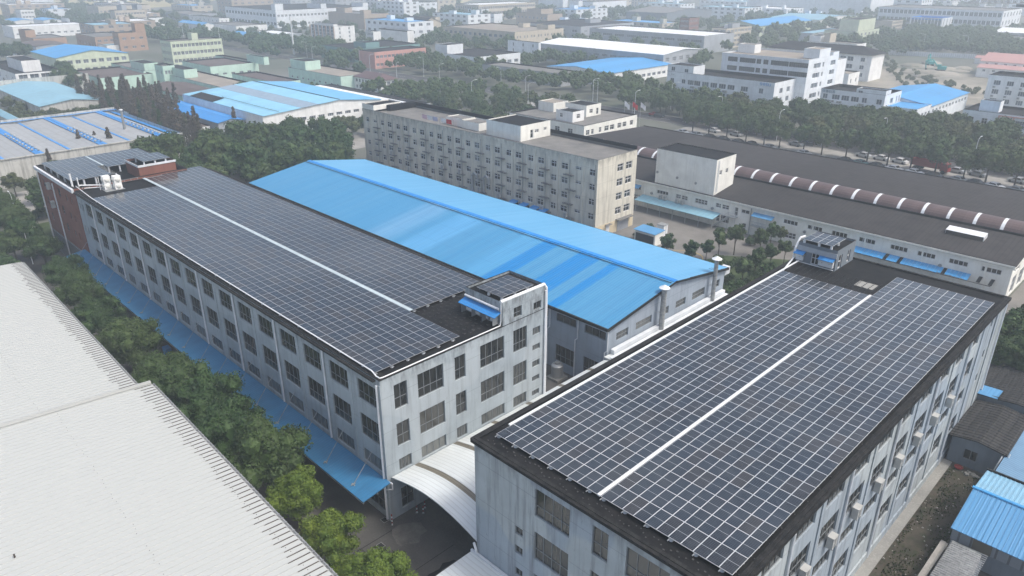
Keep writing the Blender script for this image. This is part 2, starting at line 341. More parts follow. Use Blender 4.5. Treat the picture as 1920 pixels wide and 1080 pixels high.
M['cells'] = panelmat(); M['alu_w'] = plain('bright_panel_frame', (0.52, 0.54, 0.55), 0.4, 0.4, 0.1, 0.05); M['alu'] = plain('anodised_frame', (0.34, 0.35, 0.36), 0.4, 0.4, 0.2, 0.05)
# ---------------------------------------------------------------- ground
def sheet(name, x0, x1, y0, y1, z, mat, pts=None):
    b = MB(); b.face(pts or [(x0, y0, z), (x1, y0, z), (x1, y1, z), (x0, y1, z)])
    return tag(b.build(name, M[mat]), kind='structure')
sheet('ground', -3200, 900, -900, 3200, 0, 'ground')
sheet('factory_yard', -170, 10, -10, 104, 0.004, 'yard')
sheet('courtyard', -122, -20, 104.3, 133.4, 0.004, 'yard2')
sheet('car_park', -135, 40, 188, 218.5, 0.004, 'pave')
sheet('main_road', -700, 60, 218.6, 229, 0.008, 'asphalt')
sheet('side_road', -205, -186, -60, 218, 0.008, 'pave')
sheet('lawn', -68, -37.5, 94, 121.5, 0.012, 'grass', [(-60, 94, .012), (-37.5, 93.5, .012), (-38, 126, .012), (-52, 127, .012), (-63, 119.5, .012), (-66, 112, .012)])
sheet('weedy_yard', -13.2, -8.2, 36, 81, 0.012, 'dirt', [(-12.9, 30, .012), (-2, 30, .012), (-8.8, 64, .012), (-8.8, 81, .012), (-12.9, 81, .012)])
sheet('building_apron', -14, -12.9, 32, 81, 0.06, 'conc')
sheet('grass_verge', -175, -160, 20, 60, 0.012, 'grass')
sheet('building_site', -190, 30, 290, 420, 0.02, 'site', [(-135, 345, .02), (-70, 325, .02), (60, 330, .02), (60, 430, .02), (-165, 430, .02), (-168, 385, .02)])
sheet('back_lane', -8, 40, 93, 140, 0.012, 'yard2', [(-12, 93.2, .012), (40, 93.2, .012), (40, 150, .012), (-20.4, 150, .012), (-20.4, 126, .012)])
sheet('ripe_field', -1700, -900, 200, 420, 0.02, 'field', [(-1900, 180, .02), (-960, 170, .02), (-1050, 420, .02), (-1300, 640, .02), (-2100, 700, .02)])
sheet('yellow_field', -1300, -900, 480, 800, 0.02, 'field', [(-900, 520, .02), (-760, 640, .02), (-980, 900, .02), (-1300, 800, .02)])
# kerb round the road + painted lines
b = MB()
for y in (218.4, 229.1): b.box(-700, 60, y, y + 0.3, 0, 0.13)
tag(b.build('road_kerb', M['pave']), kind='structure')
b = MB()
for i in range(70): b.box(-600 + i * 9, -596 + i * 9, 223.7, 223.85, 0.012, 0.016)
tag(b.build('road_marking', M['white_trim']), kind='structure')
b = MB(); pts = [G(*p) for p in ((1265, 482), (1266, 470), (1274, 462), (1288, 458), (1302, 460))]
for i in range(24):
    a = -0.6 + i * 0.16; c = Vector((-68.3, 113.2, 0)); q = [c + Vector((math.cos(t) * r * 1.0, math.sin(t) * r, 0.02)) for t, r in ((a, 3.4), (a + .16, 3.4), (a + .16, 3.6), (a, 3.6))]
    b.face(q)
tag(b.build('painted_circle', M['paint_y']), kind='structure')
b = MB()
for x0, y0, x1, y1 in ((-47.7, 20, -47.6, 32), (-46.6, 20, -36.5, 20.1), (-47.6, 27.5, -36.5, 27.56), (-42, 20, -41.94, 34)): b.box(x0, x1, y0, y1, 0.005, 0.008)
tag(b.build('slab_joints', M['roof_dark']), kind='structure')
# ---------------------------------------------------------------- windows and walls
WM = {}
def win_mesh(wd, h, nm, nt, fm, gm, one):
    k = (round(wd, 2), round(h, 2), nm, nt, fm, gm, one)
    if k in WM: return WM[k]
    f = MB(); t = 0.10 if fm == 'frame_white' else 0.06; d0, d1 = -0.02, 0.08
    f.box(0, wd, d0, d1, 0, t); f.box(0, wd, d0, d1, h - t, h); f.box(0, t, d0, d1, t, h - t); f.box(wd - t, wd, d0, d1, t, h - t)
    for i in range(1, nm): x = wd * i / nm; f.box(x - t / 2, x + t / 2, d0 + .01, d1, t, h - t)
    for z in nt: f.box(t, wd - t, d0 + .005, d1 - .005, h * z - t / 2, h * z + t / 2)
    g = MB()
    if one:
        f.box(t, wd - t, 0.03, 0.05, t, h - t, 1); WM[k] = (f.mesh('window', [M[fm], M[gm]]), None)
    else:
        g.box(t, wd - t, 0.03, 0.05, t, h - t); WM[k] = (f.mesh('window', [M[fm]]), g.mesh('pane', [M[gm]]))
    return WM[k]
class St:                                   # window style
    def __init__(s, nm=2, nt=(0.6,), fm='frame_dark', gm='glass', dep=0.14, one=False, kind='window'): s.nm, s.nt, s.fm, s.gm, s.dep, s.one, s.kind = nm, tuple(nt), fm, gm, dep, one, kind
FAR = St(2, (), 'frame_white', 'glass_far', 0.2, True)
def add_wall(mb, face, c, u0, u1, v0, v1, ops, m=0):
    """wall plane with real recessed openings"""
    ops = [o for o in ops if o[0] > u0 and o[1] < u1 and o[2] > v0 and o[3] < v1]
    sg = {'F': lambda u, v, d: (u, c + d, v), 'S': lambda u, v, d: (c - d, u, v)}[face]
    us = sorted({u0, u1} | {o[0] for o in ops} | {o[1] for o in ops}); vs = sorted({v0, v1} | {o[2] for o in ops} | {o[3] for o in ops})
    base = len(mb.v); ix = {}
    def vid(i, j):
        if (i, j) not in ix: ix[(i, j)] = len(mb.v); mb.v.append(sg(us[i], vs[j], 0))
        return ix[(i, j)]
    for i in range(len(us) - 1):
        uc = (us[i] + us[i + 1]) / 2
        col = [o for o in ops if o[0] < uc < o[1]]
        j = 0
        while j < len(vs) - 1:
            vc = (vs[j] + vs[j + 1]) / 2
            if not any(o[2] < vc < o[3] for o in col):
                mb.f.append((vid(i, j), vid(i + 1, j), vid(i + 1, j + 1), vid(i, j + 1))); mb.m.append(m)
            j += 1
    for o in ops:
        a, b_, z0, z1 = o[:4]; d = o[4].dep + 0.06
        for p, q in (((a, z0), (b_, z0)), ((b_, z0), (b_, z1)), ((b_, z1), (a, z1)), ((a, z1), (a, z0))):
            mb.face([sg(p[0], p[1], 0), sg(p[0], p[1], d), sg(q[0], q[1], d), sg(q[0], q[1], 0)], m)
        mb.face([sg(a, z0, d), sg(b_, z0, d), sg(b_, z1, d), sg(a, z1, d)], m)
def add_windows(root, face, c, ops, cap=100, cnt=None):
    o0 = org(root); extra = []
    for o in ops:
        a, b_, z0, z1, st = o[:5]
        if cnt is not None:
            if cnt[0] >= cap: extra.append(o); continue
            cnt[0] += 1
        f, g = win_mesh(b_ - a, z1 - z0, st.nm, st.nt, st.fm, st.gm, st.one)
        loc = Vector((a, c + st.dep, z0)) if face == 'F' else Vector((c - st.dep, a, z0))
        wo = link(st.kind, f, root, loc - o0, 0 if face == 'F' else R(90))
        if g: link('pane', g, wo)
    if extra:
        mb = MB()
        for a, b_, z0, z1, st in extra:
            f, g = win_mesh(b_ - a, z1 - z0, st.nm, st.nt, st.fm, st.gm, True)
            n = len(mb.v)
            for v in f.vertices:
                p = v.co; mb.v.append((a + p.x, c + st.dep + p.y, z0 + p.z) if face == 'F' else (c - st.dep - p.y, a + p.x, z0 + p.z))
            for q in f.polygons: mb.f.append(tuple(n + i for i in q.vertices)); mb.m.append(q.material_index)
        tag(mb.build('remaining_windows', [M[extra[0][4].fm], M[extra[0][4].gm]], root), kind='stuff')
def grid(u0, u1, n, wd, rows, h, st, pair=0.0):
    """n evenly spaced openings in each row (pair: two openings this far apart in each bay)"""
    o = []; p = (u1 - u0) / n
    for z in rows:
        for i in range(n):
            c = u0 + p * (i + 0.5)
            if pair:
                for s in (-1, 1): o.append((c + s * pair / 2 - wd / 2, c + s * pair / 2 + wd / 2, z, z + h, st))
            else: o.append((c - wd / 2, c + wd / 2, z, z + h, st))
    return o
def building(name, label, cat, x0, x1, y0, y1, h, wm, rm, F=(), S=(), par=0.5, cap='cap_dark', roof='flat', group=None, rise=2.0, over=0.0, z0=0.0, root=None, capw=0.22, wallname='wall', cnt=None, roofmats=None):
    if root is None: root = empty(name, ((x0 + x1) / 2, (y0 + y1) / 2, z0), label, cat, group)
    F = list(F); S = list(S)
    mb = MB(); add_wall(mb, 'F', y0, x0, x1, z0, h, F); add_wall(mb, 'S', x1, y0, y1, z0, h, S)
    mb.face([(x1, y1, z0), (x0, y1, z0), (x0, y1, h), (x1, y1, h)]); mb.face([(x0, y1, z0), (x0, y0, z0), (x0, y0, h), (x0, y1, h)])
    ym = (y0 + y1) / 2; xm = (x0 + x1) / 2
    if roof == 'gx':
        for x in (x0, x1): mb.face([(x, y0, h), (x, y1, h), (x, ym, h + rise)])
    if roof == 'gy':
        for y in (y0, y1): mb.face([(x0, y, h), (x1, y, h), (xm, y, h + rise)])
    mb.build(wallname, M[wm], root)
    r = MB(); rms = [M[rm]]
    if roof == 'flat':
        zr = h - par; r.face([(x0 + .2, y0 + .2, zr), (x1 - .2, y0 + .2, zr), (x1 - .2, y1 - .2, zr), (x0 + .2, y1 - .2, zr)])
        r.build('roof', rms, root)
        if par > 0:
            k = MB(); t = capw
            for a, b_, c, d in ((x0, x1, y0, y0 + t), (x0, x1, y1 - t, y1), (x0, x0 + t, y0 + t, y1 - t), (x1 - t, x1, y0 + t, y1 - t)):
                k.box(a - .02 if a == x0 else a, b_ + .02 if b_ == x1 else b_, c - .02 if c == y0 else c, d + .02 if d == y1 else d, h + 0.002, h + 0.07, 1)
                k.face([(a, c, h), (b_, c, h), (b_, d, h), (a, d, h)], 1)
            ii = 0.2
            k.face([(x0 + ii, y0 + ii, zr), (x0 + ii, y1 - ii, zr), (x0 + ii, y1 - ii, h), (x0 + ii, y0 + ii, h)], 1)
            k.face([(x0 + ii, y1 - ii, zr), (x1 - ii, y1 - ii, zr), (x1 - ii, y1 - ii, h), (x0 + ii, y1 - ii, h)], 1)
            k.face([(x1 - ii, y0 + ii, zr), (x1 - ii, y1 - ii, zr), (x1 - ii, y1 - ii, h), (x1 - ii, y0 + ii, h)], 1)
            k.face([(x0 + ii, y0 + ii, zr), (x1 - ii, y0 + ii, zr), (x1 - ii, y0 + ii, h), (x0 + ii, y0 + ii, h)], 1)
            k.build('parapet', [M[wm], M[cap]], root)
    else:
        e = 0.35 + over; t = 0.12
        sl = rise / ((y1 - y0) / 2 if roof in ('gx', 'hip') else (x1 - x0) / 2)
        if roof == 'gx':
            A = [(x0 - e, y0 - e, h - sl * e + .02), (x1 + e, y0 - e, h - sl * e + .02), (x1 + e, ym, h + rise + .02), (x0 - e, ym, h + rise + .02)]
            B = [(x0 - e, ym, h + rise + .02), (x1 + e, ym, h + rise + .02), (x1 + e, y1 + e, h - sl * e + .02), (x0 - e, y1 + e, h - sl * e + .02)]
            fs = [A, B]
        elif roof == 'gy':
            A = [(x0 - e, y0 - e, h - sl * e + .02), (xm, y0 - e, h + rise + .02), (xm, y1 + e, h + rise + .02), (x0 - e, y1 + e, h - sl * e + .02)]
            B = [(xm, y0 - e, h + rise + .02), (x1 + e, y0 - e, h - sl * e + .02), (x1 + e, y1 + e, h - sl * e + .02), (xm, y1 + e, h + rise + .02)]
            fs = [A, B]
        elif roof == 'hip':
            q = (y1 - y0) / 2; zb = h - sl * e + .02; a, b_ = (x0 + q, ym, h + rise + .02), (x1 - q, ym, h + rise + .02)
            c = [(x0 - e, y0 - e, zb), (x1 + e, y0 - e, zb), (x1 + e, y1 + e, zb), (x0 - e, y1 + e, zb)]
            fs = [[c[0], c[1], b_, a], [c[1], c[2], b_], [c[2], c[3], a, b_], [c[3], c[0], a]]
        for i, q in enumerate(fs):
            r.face([(p[0], p[1], p[2] + t) for p in q], i if roofmats and i < len(roofmats) else 0); r.face([p for p in reversed(q)], 0)
            for p, s in zip(q, q[1:] + q[:1]): r.face([p, s, (s[0], s[1], s[2] + t), (p[0], p[1], p[2] + t)], 0)
        r.build('roof', [M[k] for k in roofmats] if roofmats else rms, root)
    add_windows(root, 'S', x1, S, 100, cnt); add_windows(root, 'F', y0, F, 100, cnt)
    return root
def pbox(name, root, x0, x1, y0, y1, z0, z1, wm, top='roof_dark2', label=None, lip=0.25, ops=(), opS=()):
    """a small roof house that is part of a building"""
    mb = MB(); add_wall(mb, 'F', y0, x0, x1, z0, z1, list(ops)); add_wall(mb, 'S', x1, y0, y1, z0, z1, list(opS))
    mb.face([(x1, y1, z0), (x0, y1, z0), (x0, y1, z1), (x1, y1, z1)]); mb.face([(x0, y1, z0), (x0, y0, z0), (x0, y0, z1), (x0, y1, z1)])
    t = 0.15
    for a, b_, c, d in ((x0, x1, y0, y0 + t), (x0, x1, y1 - t, y1), (x0, x0 + t, y0 + t, y1 - t), (x1 - t, x1, y0 + t, y1 - t)): mb.box(a, b_, c, d, z1, z1 + lip, 0, 1)
    mb.face([(x0 + t, y0 + t, z1 + .02), (x1 - t, y0 + t, z1 + .02), (x1 - t, y1 - t, z1 + .02), (x0 + t, y1 - t, z1 + .02)], 2)
    o = mb.build(name, [M[wm], M['cap_dark'], M[top]], root)
    if label: o['label'] = label
    add_windows(root, 'F', y0, list(ops)); add_windows(root, 'S', x1, list(opS))
    return o
def pipe(root, pts, r, mat='white_trim', name='downpipe'):
    b = MB(); b.path(pts, r); return b.build(name, M[mat], root)
# ---------------------------------------------------------------- the near factory block (left, with the long roof array)
W3 = St(4, (0.36,), 'frame_dark', 'glass'); W2 = St(2, (0.42,), 'frame_dark', 'glass'); WS = St(4, (), 'frame_dark', 'glass_l'); WSM = St(2, (), 'frame_dark', 'glass')
WG = St(4, (0.45,), 'frame_dark', 'glass_l')
F = []
for k in range(17):
    x = -52.62 - 4.85 * k
    for z0, z1, st in ((12.45, 14.68, W3), (8.35, 10.88, W3), (5.35, 6.85, WS)): F.append((x, x + 3.35, z0, z1, st))
    if k % 2 == 0 and k < 9: F.append((x, x + 3.35, 0.6, 3.6, W3))
for x in (-133.6, -132.0):
    for z in (12.9, 9.0): F.append((x, x + 0.7, z, z + 1.15, WSM))
S = []
for a, b_, st in ((33.25, 34.75, W2), (36.0, 39.15, W3), (40.6, 42.0, W2), (44.0, 47.4, W3), (48.75, 50.8, W3)):
    for z0, z1 in ((12.1, 14.75), (8.0, 10.55), (5.2, 6.55), (0.7, 3.1)): S.append((a, b_, z0, z1, st if z0 > 6 else (WS if z0 > 4 else W2)))
for z0, z1 in ((13.1, 14.0), (11.2, 11.9), (9.1, 9.9), (7.3, 7.95), (5.4, 6.1)): S.append((51.7, 52.9, z0, z1, St(3, (), 'frame_dark', 'glass_l')))
A = building('factory_building', 'blue-grey four-storey factory with the long solar roof and the sloping blue canopy along its side', 'factory',
             -134.2, -48.8, 31.8, 53.8, 15.8, 'blue_wall', 'roof_dark', F, S, par=0.12, cap='cap_dark', capw=0.3)
pbox('stair_tower', A, -54.5, -48.8, 47.2, 53.8, 15.82, 18.3, 'blue_wall', 'roof_dark', ops=[(-53.2, -52.4, 16.0, 17.2, WSM)], opS=[(48.8, 50.0, 16.2, 17.4, W2), (51.8, 53.0, 16.1, 17.0, WSM)])
b = MB(); b.box(-134, -49.2, 32.15, 32.95, 15.69, 15.73); b.box(-134, -49.4, 31.45, 31.78, 15.55, 15.72); b.box(-133.5, -49.0, 53.82, 54.3, 15.5, 15.7)
for i in range(48): b.box(-133 + i * 1.75, -132.93 + i * 1.75, 31.7, 33.0, 15.85, 15.9)
b.build('gutter', M['cap_dark'], A)
for k in range(8): pipe(A, [(-58.35 - 9.7 * k, 31.66, 15.4), (-58.35 - 9.7 * k, 31.66, 5.1)], 0.1)
pipe(A, [(-49.15, 31.62, 15.3), (-49.15, 31.62, 0.1)], 0.11); pipe(A, [(-48.65, 53.5, 18.0), (-48.65, 53.5, 4.6)], 0.09)
pipe(A, [(-48.95, 31.6, 4.9), (-48.4, 32.0, 4.6), (-48.4, 32.0, 3.9), (-49.1, 31.62, 3.7)], 0.08)
b = MB()
for k in range(17): b.box(-49.0 - 4.85 * k - .25, -49.0 - 4.85 * k + .25, 31.72, 31.8, 0, 15.3)
b.build('pilasters', M['blue_wall'], A)
b = MB(); b.path([(-50.45, 32.12, 16.12), (-126.7, 32.12, 16.12)], 0.065); b.path([(-50.45, 32.12, 16.12), (-49.6, 32.0, 15.95), (-49.05, 32.0, 15.95), (-49.0, 32.3, 15.93), (-49.0, 47.0, 15.93), (-49.0, 47.12, 16.4), (-48.95, 47.12, 18.5)], 0.06)
b.path([(-126.7, 32.12, 16.12), (-135, 32.3, 16.4)], 0.06)
b.build('white_cable_conduit', M['white_metal'], A)
b = MB(); b.cyl((-48.95, 47.05, 18.62), (-48.95, 53.6, 18.62), 0.17, n=10); b.path([(-48.95, 53.6, 18.62), (-48.75, 53.75, 18.2), (-48.7, 53.72, 4.6)], 0.12)
b.cyl((-54.4, 47.02, 17.75), (-49.2, 47.02, 17.75), 0.12); b.build('tower_duct', M['white_metal'], A)
# roof texture blocks of the uncovered membrane
b = MB()
for i in range(9):
    for j in range(11):
        x = -58.2 + i * 0.93 + (j % 2) * 0.2; y = 43.4 + j * 0.62
        if x < -55.0 or y < 47.0: b.box(x, x + 0.26, y, y + 0.05, 15.68, 15.76); b.box(x + 0.22, x + 0.27, y, y + 0.2, 15.68, 15.73)
b.build('roof_blocks', plain('dull_paver', (0.055, 0.057, 0.06), .9, var=.4, sc=3), A)
# awning with units under it, on the stair tower
aw = empty('blue_awning', (-51.8, 46.9, 16.4), 'small bright blue awning on the stair tower of the left solar roof', 'awning')
b = MB(); b.hexa([(-54.6, 46.2, 17.0), (-49.0, 46.2, 17.0), (-49.0, 47.18, 17.35), (-54.6, 47.18, 17.35)], [(-54.6, 46.2, 17.06), (-49.0, 46.2, 17.06), (-49.0, 47.18, 17.41), (-54.6, 47.18, 17.41)]); b.build('sheet', M['blue_b'], aw)
b = MB(); b.box(-54.3, -49.2, 46.9, 47.15, 16.05, 16.12)
for x in (-54.2, -52.6, -51.0, -49.4): b.box(x, x + .05, 46.3, 47.15, 16.0, 17.1)
b.build('bracket', M['galv'], aw)
def inverter(x, y, z, rz=0, label=None, grp='electrical cabinets under the awnings'):
    r = empty('inverter_cabinet', (x, y, z), label, 'cabinet', grp, rz)
    k = MB(); k.box(-.45, .45, -.13, .13, 0, 0.75); k.box(-.35, .35, -.145, -.13, .1, .62); k.box(-.06, .06, -.155, -.145, .4, .44, 1)
    o = link('casing', k.mesh('casing', [M['white_metal'], M['black']]), r); k2 = MB(); k2.box(-.3, .3, -.1, .1, -.12, 0); link('base', k2.mesh('base', [M['duct']]), r)
    return r
for i in range(4): inverter(-53.6 + i * 1.25, 46.95, 16.2, 0, '%s white cabinet from the far end under the awning of the left roof' % ORD[i])
# canopy
cn = empty('blue_canopy', (-92, 30.2, 0), 'long blue sheet canopy hung by rods along the blue-grey factory', 'canopy')
b = MB(); b.hexa([(-136.5, 28.55, 4.45), (-48.2, 28.55, 4.45), (-48.2, 31.7, 4.95), (-136.5, 31.7, 4.95)], [(-136.5, 28.55, 4.52), (-48.2, 28.55, 4.52), (-48.2, 31.7, 5.02), (-136.5, 31.7, 5.02)]); b.build('roof_sheet', M['canopy'], cn)
b = MB(); b.box(-136.5, -48.3, 28.6, 28.7, 4.2, 4.44); b.box(-136.5, -48.3, 30.2, 30.3, 4.4, 4.62)
for k in range(18): b.box(-50.9 - 4.85 * k, -50.8 - 4.85 * k, 28.6, 31.7, 4.2, 4.4)
b.build('frame', M['galv'], cn)
for k in range(18):
    x = -50.85 - 4.85 * k; b = MB(); b.cyl((x, 29.25, 4.62), (x - .1, 31.75, 7.4 if x < -53 else 7.2), 0.035, n=5); b.box(x - .25, x + .25, 29.2, 29.3, 4.62, 4.7); b.box(x - .04, x + .04, 29.0, 29.5, 4.64, 4.74)
    b.build('tie_rod', M['duct'], cn)
# plastic crates and pallets under the canopy edge
for i, x in enumerate((-66, -72, -74.2, -79, -81, -88, -90.1, -97)):
    r = empty('blue_crate_stack', (x, 29.4, 0), '%s stack of blue crates from the near end beneath the blue canopy' % ORD[i], 'crate stack', 'blue crate stacks under the canopy')
    k = MB()
    for j in range(5): k.box(-.6, .6, -.4, .4, j * .34 + .12, j * .34 + .4); k.box(-.57, .57, -.37, .37, j * .34 + .4, j * .34 + .46)
    link('crates', k.mesh('crates', [M['blue_b']]), r); k = MB(); k.box(-.65, .65, -.45, .45, 0, .12); link('pallet', k.mesh('pallet', [M['bark']]), r)
# ---------------------------------------------------------------- solar arrays
PW, PL = 0.93, 1.925
def panel_into(mb, x, y, z, along, rnd, dz=0.0):
    w_, l_ = (PW, PL) if along == 'Y' else (PL, PW); g = 0.006; f = 0.026
    x0, x1, y0, y1 = x + g, x + w_ - g, y + g, y + l_ - g; zt = z + dz
    mb.box(x0, x1, y0, y1, z - .04, zt, 0)
    uv = [(0, 0), (1, 0), (1, 1), (0, 1)] if along == 'Y' else [(0, 0), (0, 1), (1, 1), (1, 0)]
    mb.face([(x0 + f, y0 + f, zt + .003), (x1 - f, y0 + f, zt + .003), (x1 - f, y1 - f, zt + .003), (x0 + f, y1 - f, zt + .003)], 1, uv, rnd)
PV = {}
for along in 'XY':
    for i in range(8):
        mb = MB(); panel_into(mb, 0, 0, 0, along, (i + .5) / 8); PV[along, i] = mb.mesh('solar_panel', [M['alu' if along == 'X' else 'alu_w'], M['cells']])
def solar_array(label, x0, y0, nx, ny, z, along, skip=(), rail=True, feet=True, cap=100, zroof=15.68):
    w_, l_ = (PW, PL) if along == 'Y' else (PL, PW); rr = random.Random(int(x0 * 10))
    root = empty('solar_array', (x0 + nx * w_ / 2, y0 + ny * l_ / 2, zroof), label, 'solar array', 'rooftop solar arrays')
    cells = [(i, j) for i in range(nx) for j in range(ny) if not any(a <= i < b_ and c <= j < d for a, b_, c, d in skip)]
    cells.sort(key=lambda c: (x0 + c[0] * w_) ** 2 + (y0 + c[1] * l_) ** 2)
    mb = MB(); o0 = org(root)
    for n, (i, j) in enumerate(cells):
        x, y = x0 + i * w_, y0 + j * l_; v = rr.random() ** 1.3
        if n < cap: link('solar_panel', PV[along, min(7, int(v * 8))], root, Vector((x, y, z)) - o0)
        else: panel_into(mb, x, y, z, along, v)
    if mb.f: tag(mb.build('remaining_panels', [M['alu' if along == 'X' else 'alu_w'], M['cells']], root), kind='stuff')
    r = MB(); FT = []
    if along == 'Y':
        for j in range(ny):
            for t in (0.25, 0.75): r.box(x0, x0 + nx * w_, y0 + (j + t) * l_ - .03, y0 + (j + t) * l_ + .03, z - .13, z - .05)
            for i in range(0, nx + 1, 2):
                if j in (0, ny - 1) or (i in (0, nx - 1) and j % 2 == 0): FT.append((min(x0 + i * w_ + .15, x0 + nx * w_ - .2), y0 + (j + .1) * l_))
        for j in (0,):
            for i in range(0, nx, 2): r.box(x0 + i * w_ + .1, x0 + i * w_ + .16, y0 - .25, y0 + 1, z - .13, z - .07)
    else:
        for i in range(nx):
            for t in (0.25, 0.75): r.box(x0 + (i + t) * l_ * 0 + x0 * 0 + x0 + (i + t) * w_ - .03 if False else x0 + (i + t) * w_ - .03, x0 + (i + t) * w_ + .03, y0, y0 + ny * l_, z - .13, z - .05)
            for j in range(0, ny + 1, 2):
                yy = min(y0 + j * l_ + .15, y0 + ny * l_ - .2)
                if i in (0, nx - 1) or (j in (0,) and i % 2 == 0): FT.append((x0 + (i + .9) * w_, yy))
        for j in range(0, ny, 2): r.box(x0 + nx * w_ - .6, x0 + nx * w_ + .22, y0 + j * l_ + .1, y0 + j * l_ + .16, z - .13, z - .07)
    if rail: r.build('mounting_rails', M['galv'], root)
    k_ = MB(); k_.cyl((0, 0, 0), (0, 0, z - .13 - zroof), .16, .14, 10); fm_ = k_.mesh('concrete_foot', [M['white_trim']])
    for (xx, yy) in FT: link('concrete_foot', fm_, root, Vector((xx, yy, zroof)) - o0)
    return root
ZA = 16.02
solar_array('solar array on the canopy side of the left factory roof', -127.1, 32.22, 40, 11, ZA, 'X', skip=[])
solar_array('solar array on the far side of the left factory roof, behind the pale walkway', -135.2, 43.0, 40, 11, ZA, 'X', skip=[(0, 1, 0, 3)])
solar_array('ten-panel solar array on top of the stair tower of the left factory', -53.0, 47.45, 2, 5, 18.95, 'X', zroof=18.5)
solar_array('left half of the solar roof on the right factory, left of the white strip', -35.4, 33.45, 11, 25, ZA, 'Y')
solar_array('right half of the solar roof on the right factory, right of the white strip', -24.85, 33.45, 11, 29, ZA, 'Y')
def strip(label, x0, x1, y0, y1, z, mat):
    r = empty('cable_tray', ((x0 + x1) / 2, (y0 + y1) / 2, z - .5), label, 'cable tray')
    b = MB(); b.box(x0, x1, y0, y1, z - .05, z + .03); b.build('tray_cover', M[mat], r)
    b = MB(); L = (y1 - y0) > (x1 - x0); n = int(max(y1 - y0, x1 - x0) / 1.93)
    for i in range(n):
        if L: b.box(x0 - .01, x1 + .01, y0 + i * 1.93, y0 + i * 1.93 + .03, z + .031, z + .036)
        else: b.box(x0 + i * 1.93, x0 + i * 1.93 + .03, y0 - .01, y1 + .01, z + .031, z + .036)
    b.build('cover_joints', M['galv'], r)
strip('pale cable tray running down the middle of the left solar roof', -133.8, -58.3, 42.48, 42.93, ZA, 'pale_strip')
strip('white cable tray running between the two halves of the right solar roof', -25.12, -24.9, 33.4, 81.7, ZA + .02, 'white_metal')
strip('white cable tray along the left edge of the right solar roof', -35.62, -35.42, 35.0, 86.0, ZA + .05, 'white_metal')
M['dull'] = plain('worn_paver', (0.07, 0.07, 0.07), .9, var=.4, sc=3)
# ---------------------------------------------------------------- right factory
S = []
for k in range(-5, 6):
    y = 55.65 + 4.85 * k - .0
    for z0, z1, st in ((13.75, 14.85, WS), (10.1, 12.15, W3), (7.0, 8.4, WS), (3.1, 5.2, W3)): S.append((y, y + (3.1 if y < 74 else 2.7), z0, z1, St(st.nm, st.nt, 'frame_dark', 'glass')))
for y in (84.1, 86.9):
    for z in (14.0, 10.2, 7.2): S.append((y, y + .65, z, z + .95, WSM))
F = []
for a, b_, st in ((-29.78, -26.35, W3), (-24.3, -22.9, W2), (-21.4, -18.0, W3), (-16.9, -15.5, W2)):
    for z0, z1 in ((12.2, 14.75), (8.0, 10.7), (3.9, 6.5), (0.6, 2.6)): F.append((a, b_, z0, z1, st))
for z in (9.2, 7.3, 5.0, 3.1): F.append((-31.85, -31.0, z, z + .8, WSM))
B = building('factory_building', 'blue-grey four-storey factory in the right foreground, solar panels in two halves on its roof', 'factory',
             -36.4, -14.0, 32.0, 92.7, 15.8, 'blue_wall2', 'roof_dark', F, S, par=0.12, capw=0.3)
b = MB(); b.box(-36.75, -36.42, 31.9, 92.7, 15.35, 15.75); b.box(-36.42, -14.1, 31.7, 31.98, 15.55, 15.82); b.box(-13.97, -13.75, 31.8, 92.8, 15.45, 15.82); b.box(-14.35, -14.25, 33, 92, 15.85, 15.92); b.build('gutter', M['cap_dark'], B)
for k in range(-2, 3): pipe(B, [(-13.84, 59.75 + 9.7 * k, 15.3), (-13.84, 59.75 + 9.7 * k, 0.2)], .09)
pipe(B, [(-13.85, 91.8, 15.3), (-13.85, 91.8, .2)], .1); pipe(B, [(-36.6, 31.85, 5.2), (-36.3, 31.8, 4.7), (-36.3, 31.85, 4.2)], .12)
b = MB()
for k in range(-5, 8): b.box(-13.99, -13.9, 54.95 + 4.85 * k - .2, 54.95 + 4.85 * k + .2, 0, 15.4)
b.box(-13.99, -13.85, 32, 92.6, 0, .9); b.build('pilasters', M['blue_wall2'], B)
b = MB(); b.box(-27.8, -25.7, 84.1, 85.9, 15.69, 15.705); b.build('pale_roof_patch', M['conc'], B)
b = MB(); rr = random.Random(3)
for i in range(15):
    for j in range(9):
        x = -35.6 + i * .72; y = 82.9 + j * .42
        b.box(x, x + .16, y, y + .07, 15.68, 15.76)
for i in range(60): x = -35.6 + i * .36; y = 32.5 + rr.random() * .7; b.box(x, x + rr.uniform(.05, .14), y, y + rr.uniform(.05, .1), 15.68, 15.68 + rr.uniform(.02, .06))
for i in range(30): y = 34 + i * 1.9; x = -14.35 + rr.random() * .2 - .25; b.box(x, x + .08, y, y + .08, 15.68, 15.76)
b.build('roof_blocks', M['dull'], B)
pbox('roof_house', B, -36.1, -31.2, 86.6, 92.1, 15.5, 18.1, 'grey_wall', 'roof_dark', ops=[(-34.3, -33.3, 15.8, 17.5, St(2, (.5,), 'frame_white', 'glass', kind='door'))], opS=[(87.4, 88.4, 15.7, 17.5, St(1, (.5,), 'frame_white', 'glass')), (90.0, 90.8, 15.9, 17.5, St(1, (.5,), 'frame_white', 'glass'))])
b = MB(); b.path([(-36.3, 86.2, 16.2), (-36.3, 86.3, 17.5), (-36.3, 87.2, 18.6), (-36.1, 88.2, 18.6)], .14); b.path([(-35.6, 82, 15.8), (-36.3, 86.2, 16.2)], .1); b.path([(-36.0, 86.4, 15.8), (-31.3, 86.4, 15.8)], .06); b.build('white_duct', M['white_metal'], B)
b = MB(); b.box(-36.15, -31.15, 86.45, 86.6, 17.3, 17.9); b.build('fascia', M['lgrey'], B)
solar_array('small solar array on the roof house at the far end of the right factory', -35.5, 86.25, 4, 2, 18.9, 'Y', zroof=18.4)
